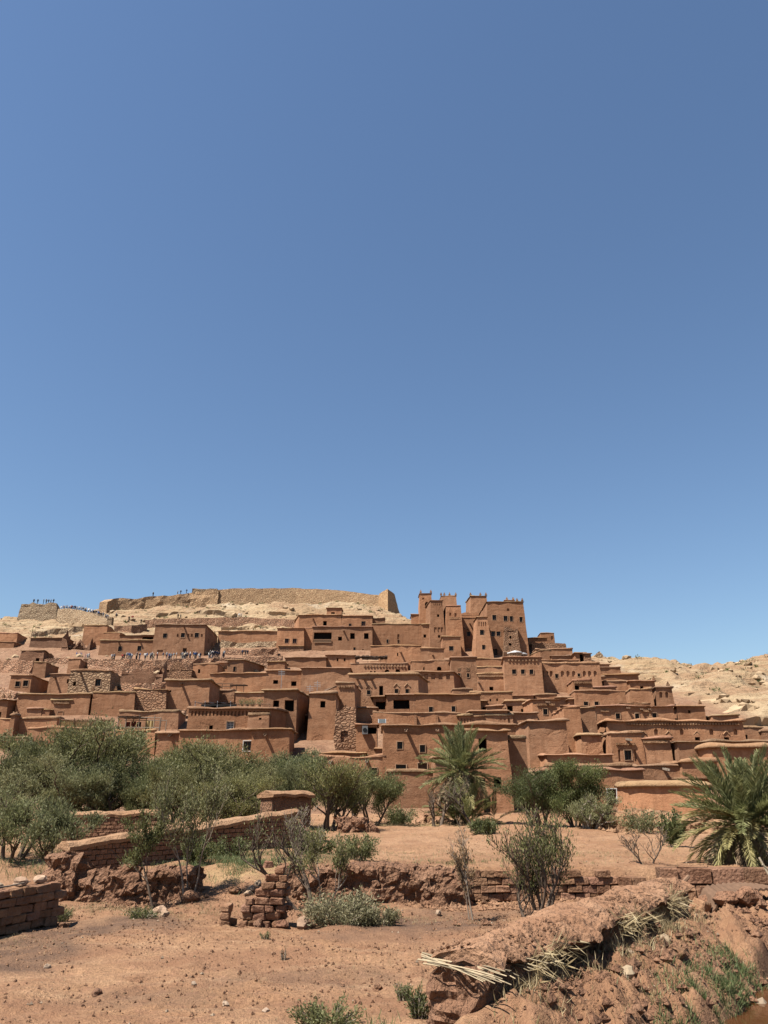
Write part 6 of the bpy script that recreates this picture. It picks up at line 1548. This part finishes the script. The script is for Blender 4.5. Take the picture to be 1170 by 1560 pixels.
# ------------------------------------------------------------------ people
def body_mesh(pose):
    """one continuous figure 1.7 m tall grown from a jointed skeleton"""
    J = {'pel': (0, 0, .92, .13), 'bel': (0, 0, 1.08, .125), 'che': (0, 0, 1.30, .15), 'nek': (0, .0, 1.47, .055), 'hd0': (0, -.01, 1.55, .085), 'hd1': (0, -.01, 1.66, .09)}
    st = {'stand': (.0, .0, .05), 'walk': (.22, -.2, .1), 'hips': (.03, -.03, .3)}[pose]
    for s, nm, f in ((1, 'r', st[0]), (-1, 'l', st[1])):
        J['hp' + nm] = (.09 * s, 0, .86, .095); J['kn' + nm] = (.10 * s, -f * .6, .48, .065); J['an' + nm] = (.10 * s, -f, .09, .045); J['to' + nm] = (.11 * s, -f - .16, .04, .04)
        J['sh' + nm] = (.18 * s, 0, 1.38, .065); J['el' + nm] = (.23 * s + st[2] * .35 * s, f * .4, 1.12, .048); J['ha' + nm] = (.24 * s - st[2] * .1 * s, -.08 + f * .8, .90, .036)
    E = [('pel', 'bel'), ('bel', 'che'), ('che', 'nek'), ('nek', 'hd0'), ('hd0', 'hd1')]
    for nm in 'rl': E += [('pel', 'hp' + nm), ('hp' + nm, 'kn' + nm), ('kn' + nm, 'an' + nm), ('an' + nm, 'to' + nm), ('che', 'sh' + nm), ('sh' + nm, 'el' + nm), ('el' + nm, 'ha' + nm)]
    ks = list(J); me = bpy.data.meshes.new('person'); me.from_pydata([J[k][:3] for k in ks], [(ks.index(a), ks.index(b)) for a, b in E], [])
    o = bpy.data.objects.new('person', me); COL.objects.link(o); o.modifiers.new('skin', 'SKIN'); sv = me.skin_vertices[0].data
    for i, k in enumerate(ks): sv[i].radius = (J[k][3],) * 2; sv[i].use_root = (k == 'pel')
    sd = o.modifiers.new('sub', 'SUBSURF'); sd.levels = 1; sd.render_levels = 1
    dg = bpy.context.evaluated_depsgraph_get(); res = bpy.data.meshes.new_from_object(o.evaluated_get(dg)); bpy.data.objects.remove(o)
    for _ in range(4): res.materials.append(None)
    for p_ in res.polygons:
        c = p_.center; a = abs(c.x)
        p_.material_index = (3 if (c.z > 1.6 or (c.z > 1.5 and c.y > .03)) else 2) if c.z > 1.46 else (2 if (a > .15 and c.z < .98 and c.z > .8) else (0 if c.z < .94 and a < .2 else 1))
        p_.use_smooth = True
    return res
BM = [body_mesh(k) for k in ('stand', 'walk', 'hips')]
def cloth(name, c): return plain_mat(name, c, .9, .1, .1)
CL = {'white': cloth('white_cotton', (.70, .68, .64)), 'black': cloth('black_cotton', (.022, .022, .025)), 'blue': cloth('blue_cotton', (.05, .11, .28)), 'grey': cloth('grey_cotton', (.24, .24, .25)), 'red': cloth('red_cotton', (.32, .05, .045)), 'beige': cloth('beige_cotton', (.45, .36, .25)), 'navy': cloth('navy_cotton', (.025, .035, .07)), 'pink': cloth('pink_cotton', (.5, .25, .25))}
rsP = random.Random(21)
def person(px, rb, top, leg, label, group, y=None, face=None):
    p = hit(px, rb) if y is None else at_y(px, rb, y)
    z = p[2] if y is not None else max(gz(p[0], p[1]), p[2] - .2)
    o = obj('person', rsP.choice(BM), None, (p[0], p[1], z - .03)); o.rotation_euler = (0, 0, rsP.uniform(0, 6.28) if face is None else face); k = rsP.uniform(.93, 1.06); o.scale = (k * 1.08, k * 1.08, k)
    for s, mt in zip(o.material_slots, (CL[leg], CL[top], SKINM, rsP.choice((HAIRM, HAIRM, CL['beige'], CL['white'])))): s.link = 'OBJECT'; s.material = mt
    return tag(o, label, 'person', group)
def where(px): return 'under the first window' if px < 205 else 'under the second window' if px < 224 else 'where the two houses meet' if px < 242 else 'under the low hatch' if px < 262 else 'before the open doorway' if px < 290 else 'near the shaded corner'
GP = 'visitors crowding the path below the large house'
cols = ['white', 'black', 'grey', 'blue', 'white', 'beige', 'navy', 'white', 'red', 'black', 'grey']
for i in range(46):
    lg = rsP.choice(('black', 'navy', 'grey', 'beige')); px = rsP.choice((rsP.uniform(191, 262), rsP.uniform(196, 262), rsP.uniform(264, 312))); c = rsP.choice(cols)
    person(px, 1004.6 + rsP.uniform(-1.2, 1.0), c, lg, f'visitor in a {c} top and {lg} trousers on the path {where(px)}', GP, y=hit(px, 1004.5)[1] - 2.6 - rsP.uniform(0, 1.5))
for i in range(18):
    px = rsP.uniform(318, 342); lg = rsP.choice(('black', 'navy', 'grey')); sh = 'touching the large house' if px < 326 else 'in mid crowd by the large house' if px < 334 else 'at the edge of the large house shadow'; c = rsP.choice(('black', 'navy', 'white', 'black', 'grey'))
    person(px, 1003 + rsP.uniform(-2.5, 1), c, lg, f'visitor in a {c} top and {lg} trousers {sh}', 'visitors in the shade beside the large house', y=184 + rsP.uniform(0, 3))
for px, c in ((369, 'navy'), (373.5, 'black'), (377, 'navy')): person(px, 999.5, c, 'black', f'visitor in a {c} top in the small cluster on the rubble terrace', 'small cluster on the rubble terrace', y=190)
for px, c in ((170, 'white'), (173.5, 'grey'), (186, 'red'), (188.5, 'black'), (198, 'white')): person(px, 1006, c, 'black', f'visitor in a {c} top at the quiet end of the terrace', 'visitors at the quiet end of the terrace', y=183)
for i, px in enumerate((116, 118.5, 121, 123.5)): person(px, 1003 + (i % 2), 'blue', 'navy', 'visitor dressed in blue by the roofless ruined house', 'visitors in blue by the ruined house', y=188.5)
for px, c in ((129, 'pink'), (132.5, 'grey'), (135, 'white')): person(px, 1005, c, 'grey', f'visitor in a {c} top just right of the group in blue', 'visitors beside the group in blue', y=186)
for i in range(40):
    t = (i + rsP.uniform(-.3, .3)) / 39; lg = rsP.choice(('black', 'navy', 'grey')); st = ('at the head', 'on the upper steps', 'halfway down', 'on the lower steps', 'at the foot')[min(4, int(max(0, t) * 5))]; px = 93 + 72 * t; c = rsP.choice(cols); rb = np.interp(px, [93, 115, 140, 165], [928.5, 929.5, 935.5, 943.5]) + rsP.uniform(-.5, 1.5)
    person(px, rb, c, lg, f'visitor in a {c} top and {lg} trousers {st} of the fort stairs', 'visitors on the stairs below the fort', y=np.interp(px, [89, 115, 140, 164], [238, 236, 232, 228]) + 1.0)
for px, c in ((51, 'black'), (57, 'navy'), (66, 'black'), (70, 'grey'), (73.5, 'black'), (77, 'navy'), (81, 'black')): person(px, 919.8, c, 'black', f'visitor in a {c} top on the fort roof', 'visitors on the fort roof', y=241.5)
for px, rb, c, l in ((233, 909, 'black', 'lone dark figure walking the rampart skyline'), (270.5, 906, 'grey', 'figure in grey standing upright on the rampart skyline'), (275, 906, 'black', 'figure in black sitting low on the rampart skyline'), (284, 904, 'navy', 'figure in navy bending over on the rampart skyline'), (293.5, 902.5, 'black', 'figure in black beside the hilltop guard house')): person(px, rb, c, 'black', l, None, y=np.interp(px, [225, 268, 300], [255.6, 258.6, 260.6]))
for px, rb, c, l in ((177, 941, 'navy', 'visitor in navy past the gate pier'), (196, 947, 'black', 'dark figure climbing the slope above the gate pier'), (201.5, 946, 'red', 'figure in red on the slope above the gate pier'), (214.5, 950, 'black', 'lone dark figure near the short rubble wall'), (271, 942, 'black', 'figure in black on the upper retaining wall'), (275, 942, 'navy', 'figure in navy on the upper retaining wall'), (364, 941, 'white', 'figure in white high on the ochre slope'), (367, 941, 'grey', 'figure in grey high on the ochre slope')): person(px, rb, c, 'black', l, None)

# ------------------------------------------------------------------ things on the terraces
def yhouse(px, rb): return hit(px, rb)[1]
def parasol(label, px, rt, rb, y, w):
    t = at_y(px, rt, y); b = at_y(px, rb, y); R = (at_y(px + w / 2, rt, y)[0] - at_y(px - w / 2, rt, y)[0]) / 2; H_ = t[2] - b[2]
    root = thing('parasol', label, 'parasol', b, 0, 'white parasols below the kasbah'); m_ = MB(); m_.tube([(0, 0, -1.0), (0, 0, H_)], .06, 6); obj('pole', m_.mesh('pole', WOODM), root)
    c_ = MB(); n = 8; rim = [(R * math.cos(2 * math.pi * i / n), R * math.sin(2 * math.pi * i / n), H_ - .28 * R) for i in range(n)]
    for i in range(n):
        a, b2 = rim[i], rim[(i + 1) % n]; c_.poly([(0, 0, H_), a, b2]); c_.poly([a, (a[0], a[1], a[2] - .22), (b2[0], b2[1], b2[2] - .22), b2])
    obj('canopy', c_.mesh('canopy', CLOTHW), root)
parasol('wide white parasol on the terrace below the massive kasbah block', 785, 991, 1001.5, 180, 24); parasol('narrower white parasol half behind the wide one', 796, 994, 1001.5, 182, 16)
m_ = MB(); p = at_y(770, 1001, 181); m_.box((0, 0, .6), (1.1, .25, 1.5), rz=.2, rx=.35); tag(obj('sun_screen', m_.mesh('sun_screen', PALEM), None, p), 'tilted pale board standing beside the wide white parasol', 'screen')
# thatched canopy with an awning
d = yhouse(560, 1018) + 3; p0 = at_y(541, 1002, d); p1 = at_y(590, 1002, d)
th = thing('thatched_shelter', 'dark thatched shelter with a pale awning beside the arched gallery house', 'shelter', ((p0[0] + p1[0]) / 2, d, p0[2] - 1.5)); wd = p1[0] - p0[0]
m_ = MB()
for i in range(14): m_.box((-wd / 2 + wd * (i + .5) / 14, 0, 1.55 + random.uniform(-.08, .08)), (wd / 13, 2.4, .3), rx=random.uniform(-.1, .1), jit=.05)
o = obj('thatch', m_.mesh('thatch', DARKWOOD), th); o['kind'] = 'stuff'
m_ = MB(); m_.box((-wd * .02, -1.0, .85), (wd * .5, .06, .7), rx=-.5); obj('awning', m_.mesh('awning', PALEM), th)
for s in (-.46, -.1, .3, .46): m_ = MB(); m_.tube([(wd * s, -1, -1), (wd * s, -1, 1.5)], .06, 5); obj('post', m_.mesh('post', DARKWOOD), th)
# balcony balustrade
d = 196.3; p0 = at_y(478, 979, d); p1 = at_y(505, 979, d); bl_ = thing('balustrade', 'pale balustrade across the shaded loggia of the balcony house', 'railing', ((p0[0] + p1[0]) / 2, d - .1, p0[2])); wd = p1[0] - p0[0]
m_ = MB(); m_.box((0, 0, .78), (wd, .14, .1)); obj('top_rail', m_.mesh('top_rail', PALEM), bl_); m_ = MB(); m_.box((0, 0, .02), (wd, .14, .1)); obj('bottom_rail', m_.mesh('bottom_rail', PALEM), bl_)
m_ = MB(); [m_.box((-wd / 2 + wd * (i + .5) / 18, 0, .4), (.09, .09, .68)) for i in range(18)]; o = obj('balusters', m_.mesh('balusters', PALEM), bl_); o['kind'] = 'stuff'
# reed fence
d = yhouse(110, 1140) + .6; rf = None; p0 = at_y(89, 1109, d); rf = thing('reed_fence', 'golden reed fence of five panels on the terrace', 'fence', p0)
xs_ = [90, 112, 137, 157, 172]; hF = at_y(90, 1095.5, d)[2] - p0[2]
for i in range(4):
    a, b = at_y(xs_[i], 1109, d)[0] - p0[0], at_y(xs_[i + 1], 1109, d)[0] - p0[0]; m_ = MB(); n = 26
    for k in range(n): m_.tube([(a + (b - a) * (k + .5) / n, random.uniform(-.02, .02), 0), (a + (b - a) * (k + .5) / n, 0, hF - .12 + random.uniform(-.06, .06))], (b - a) / n * .55, 4)
    obj('reed_panel', m_.mesh('reed_panel', REEDSCREEN), rf)
for x in xs_: m_ = MB(); a = at_y(x, 1109, d)[0] - p0[0]; m_.tube([(a, -.08, -.3), (a, -.08, hF + .1)], .055, 5); obj('post', m_.mesh('post', WOODM), rf)
m_ = MB(); m_.tube([(at_y(90, 1109, d)[0] - p0[0], -.06, hF - .08), (at_y(172, 1109, d)[0] - p0[0], -.06, hF - .08)], .04, 5); obj('top_rail', m_.mesh('top_rail', WOODM), rf)
# pergola terrace with rugs
d = yhouse(205, 1150) + .8; p0 = at_y(178, 1113, d); pg = thing('pergola', 'rickety pole pergola with a shaded canopy above the spout house', 'pergola', p0); X_ = lambda px: at_y(px, 1113, d)[0] - p0[0]; Zp = lambda r: at_y(210, r, d)[2] - p0[2]
for px, r0 in ((178, 1096), (190, 1092), (210, 1089), (233, 1090), (242, 1096)):
    for dy in (0, 2.6): m_ = MB(); m_.tube([(X_(px), dy, -.2), (X_(px) + .05, dy, Zp(r0))], .055, 5); obj('pole', m_.mesh('pole', PALEBARK), pg)
for r0, dy in ((1093, 0), (1094, 2.6), (1108, 0)): m_ = MB(); m_.tube([(X_(176), dy, Zp(r0)), (X_(244), dy, Zp(r0) - .05)], .045, 5); obj('beam', m_.mesh('beam', PALEBARK), pg)
m_ = MB()
for i in range(16): m_.box((X_(178) + (X_(212) - X_(178)) * (i + .5) / 16, 1.3, Zp(1092.5) + .08), (.22, 3.0, .05), jit=.03)
o = obj('canopy', m_.mesh('canopy', DARKWOOD), pg); o['kind'] = 'stuff'
for i, (a, b, r0, r1, mt, l) in enumerate(((184, 190, 1098, 1107, CLOTHR, 'dark red rug hung under the pergola nearest its end'), (192, 199, 1097, 1108, CLOTHR, 'wider dark red rug hung in the middle of the pergola'), (201, 207, 1098, 1106, CLOTHD, 'black cloth hung beside the red rugs'), (214, 227, 1096, 1109, REEDSCREEN, 'yellow reed mat standing at the open end of the pergola'))):
    m_ = MB(); n = 8
    for k in range(n):
        xa, xb = X_(a) + (X_(b) - X_(a)) * k / n, X_(a) + (X_(b) - X_(a)) * (k + 1) / n; ya, yb_ = 1.6 + .06 * math.sin(k * 2), 1.6 + .06 * math.sin(k * 2 + 2); m_.poly([(xa, ya, Zp(r1)), (xb, yb_, Zp(r1)), (xb, yb_, Zp(r0)), (xa, ya, Zp(r0))])
    o = obj('hanging_rug', m_.mesh('hanging_rug', mt), None, p0); sdm = o.modifiers.new('t', 'SOLIDIFY'); sdm.thickness = .03; tag(o, l, 'rug')
# black tarp awning, pot plants and railing on the café terrace
d = hit(350, 1140)[1] + .5; p0 = at_y(291, 1080, d); aw = thing('tarp_awning', 'sagging black tarp awning over the café terrace', 'awning', p0); X_ = lambda px: at_y(px, 1080, d)[0] - p0[0]; Zp = lambda r: at_y(330, r, d)[2] - p0[2]
m_ = MB(); n = 14
for k in range(n):
    u0, u1 = k / n, (k + 1) / n; f = lambda u: X_(296) + (X_(352) - X_(296)) * u; zz = lambda u: Zp(1068) - .12 * math.sin(u * math.pi * 3) ** 2
    m_.poly([(f(u0), -.2, zz(u0) - .15), (f(u1), -.2, zz(u1) - .15), (f(u1), 3.2, zz(u1) + .15), (f(u0), 3.2, zz(u0) + .15)])
o = obj('tarp', m_.mesh('tarp', CLOTHD), aw); sdm = o.modifiers.new('t', 'SOLIDIFY'); sdm.thickness = .04
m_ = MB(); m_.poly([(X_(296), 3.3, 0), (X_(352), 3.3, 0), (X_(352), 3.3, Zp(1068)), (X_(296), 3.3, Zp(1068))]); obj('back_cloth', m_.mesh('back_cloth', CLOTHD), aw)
for px in (297, 312, 331, 351): m_ = MB(); m_.tube([(X_(px), -.1, -.1), (X_(px), -.1, Zp(1068))], .04, 5); obj('pole', m_.mesh('pole', METALM), aw)
for i, (px, l) in enumerate(((368, 'dark leafy pot plant nearest the tarp awning'), (376, 'second pot plant from the tarp awning'), (384, 'bushiest pot plant in the middle of the terrace row'), (395, 'sparse pot plant near the café railing'))):
    p = at_y(px, 1078.5, d + 1.2); r = thing('pot_plant', l, 'pot plant', p); m_ = MB(); m_.tube([(0, 0, 0), (0, 0, .35)], [.16, .22], 8); obj('pot', m_.mesh('pot', COPE), r)
    rng = np.random.default_rng(i); q = rng.normal(size=(260, 3)) * np.array([.2, .2, .2]) + np.array([0, 0, .62]); obj('foliage', leaves_mesh('foliage', q, rng.normal(size=(260, 3)) + np.array([0, 0, .6]), .14, .05, OLIVE, rng), r)
p0 = at_y(400, 1085, d - .2); rl = thing('terrace_railing', 'thin dark railing in front of the café house', 'railing', p0); X_ = lambda px: at_y(px, 1085, d)[0] - p0[0]
for r0 in (1073, 1078): m_ = MB(); m_.tube([(X_(352), 0, at_y(400, r0, d)[2] - p0[2]), (X_(411), 0, at_y(400, r0, d)[2] - p0[2])], .03, 5); obj('rail', m_.mesh('rail', DARKWOOD), rl)
for px in (352, 364, 376, 388, 400, 411): m_ = MB(); m_.tube([(X_(px), 0, 0), (X_(px), 0, at_y(400, 1072.5, d)[2] - p0[2])], .03, 5); obj('post', m_.mesh('post', DARKWOOD), rl)
# roof deck clutter and antennas
d = yhouse(365, 1056) - 3; p0 = at_y(324, 1052, d); dk = thing('roof_pavilion', 'little wooden roof pavilion on the blank house over the awning', 'pavilion', p0); X_ = lambda px: at_y(px, 1052, d)[0] - p0[0]; Zp = lambda r: at_y(345, r, d)[2] - p0[2]
for px in (326, 338, 351, 360, 371): m_ = MB(); m_.tube([(X_(px), 0, -.3), (X_(px), 0, Zp(1042))], .06, 5); obj('post', m_.mesh('post', WOODM), dk)
for r0 in (1041.5, 1046): m_ = MB(); m_.box((X_(338), 0, Zp(r0)), (X_(354) - X_(322), .1, .12)); obj('rail', m_.mesh('rail', WOODM), dk)
m_ = MB(); m_.box((X_(362), 1.0, Zp(1043)), (X_(374) - X_(350), 2.4, .14), rx=.06); obj('canopy', m_.mesh('canopy', DARKWOOD), dk)
for px, rt, rb, l in ((428, 1020, 1052, 'tall thin antenna mast on the café house roof'), (483, 1037, 1056, 'short antenna mast on the tall lintelled house'), (472, 1043, 1056, 'stub antenna mast beside the short one')):
    y = yhouse(440, 1086) + 3; t = at_y(px, rt, y); b = at_y(px, rb, y); m_ = MB(); m_.tube([(0, 0, -.5), (0, 0, t[2] - b[2])], .035, 5)
    for k in range(3): m_.tube([(-.5, 0, t[2] - b[2] - .3 - k * .25), (.5, 0, t[2] - b[2] - .3 - k * .25)], .02, 4)
    tag(obj('antenna', m_.mesh('antenna', METALM), None, b), l, 'antenna')
# ribbed beams on the half-open roof
d = yhouse(492, 1125) + 2.5; p0 = at_y(493, 1056, d); bs = thing('beam_stack', 'slanting bundle of roof beams on the tall lintelled house', 'beams', p0)
for i in range(6): m_ = MB(); m_.tube([(0, .35 * i, .1 + .1 * i), (at_y(512, 1044, d)[0] - p0[0], .35 * i, at_y(512, 1045 - i * .3, d)[2] - p0[2])], .07, 5); obj('beam', m_.mesh('beam', DARKWOOD if i % 2 else WOODM), bs)
# solar panel, washing machine, dish
d = yhouse(560, 1160) + 2; p0 = at_y(576, 1104, d); m_ = MB(); sp = thing('solar_panel', 'tilted glass panel on the yard house roof', 'solar panel', p0)
w3 = at_y(588, 1104, d)[0] - p0[0]; m_.box((w3 / 2, .3, .4), (w3, .06, .8), rx=-.95); o = obj('frame', m_.mesh('frame', METALM), sp)
m_ = MB(); m_.box((w3 / 2, .262, .435), (w3 - .15, .05, .66), rx=-.95); GP_ = plain_mat('panel_glass', (.06, .07, .07), .6, .3, .1); obj('glass', m_.mesh('glass', GP_), sp)
GREYM = plain_mat('dull_enamel', (.16, .155, .15), .5, .3, .15)
d = yhouse(558, 1160) - .3; p0 = at_y(556, 1119, d); wm = thing('washing_machine', 'grey washing machine in the yard house opening', 'washing machine', p0); m_ = MB(); m_.box((0, 0, .45), (.6, .5, .85)); obj('casing', m_.mesh('casing', GREYM), wm)
m_ = MB(); m_.tube([(0, -.24, .45), (0, -.29, .45)], .22, 14); obj('door', m_.mesh('door', GLASSM), wm)
# wooden gate frame by the palm, shed boards on the right
d = yhouse(655, 1225); p0 = at_y(650, 1216, d); gt = thing('gate', 'reddish wooden gate beside the low garden terrace', 'gate', p0); w3 = at_y(663, 1216, d)[0] - p0[0]; h3 = at_y(650, 1184, d)[2] - p0[2]
for x in (0, w3): m_ = MB(); m_.box((x, 0, h3 / 2), (.07, .07, h3)); obj('post', m_.mesh('post', REDWOOD), gt)
for k in (.25, .55, .9): m_ = MB(); m_.box((w3 / 2, 0, h3 * k), (w3, .05, .06)); obj('rail', m_.mesh('rail', REDWOOD), gt)
for k in range(5): m_ = MB(); m_.box((w3 * (k + .5) / 5, .03, h3 * .42), (.05, .03, h3 * .7)); obj('slat', m_.mesh('slat', REDWOOD), gt)
d = yhouse(1000, 1212) + 1.5; p0 = at_y(1031, 1200, d); sh_ = thing('board_shelter', 'open shelter with pale boards between yard wall and big palm', 'shelter', p0); X_ = lambda px: at_y(px, 1200, d)[0] - p0[0]; Zp = lambda r: at_y(1045, r, d)[2] - p0[2]
for px in (1031, 1062, 1090): m_ = MB(); m_.tube([(X_(px), 0, -1), (X_(px), 0, Zp(1186))], .06, 5); obj('post', m_.mesh('post', WOODM), sh_)
m_ = MB(); m_.box((X_(1060), .8, Zp(1185)), (X_(1092) - X_(1028), 2.2, .16), jit=.04); obj('roof', m_.mesh('roof', COPE), sh_)
for k in range(3): m_ = MB(); m_.box((X_(1046) + .1 * k, -.08 - .02 * k, Zp(1192 + 2.4 * k)), (X_(1058) - X_(1034), .04, .2), rz=0); obj('board', m_.mesh('board', REEDM), sh_)
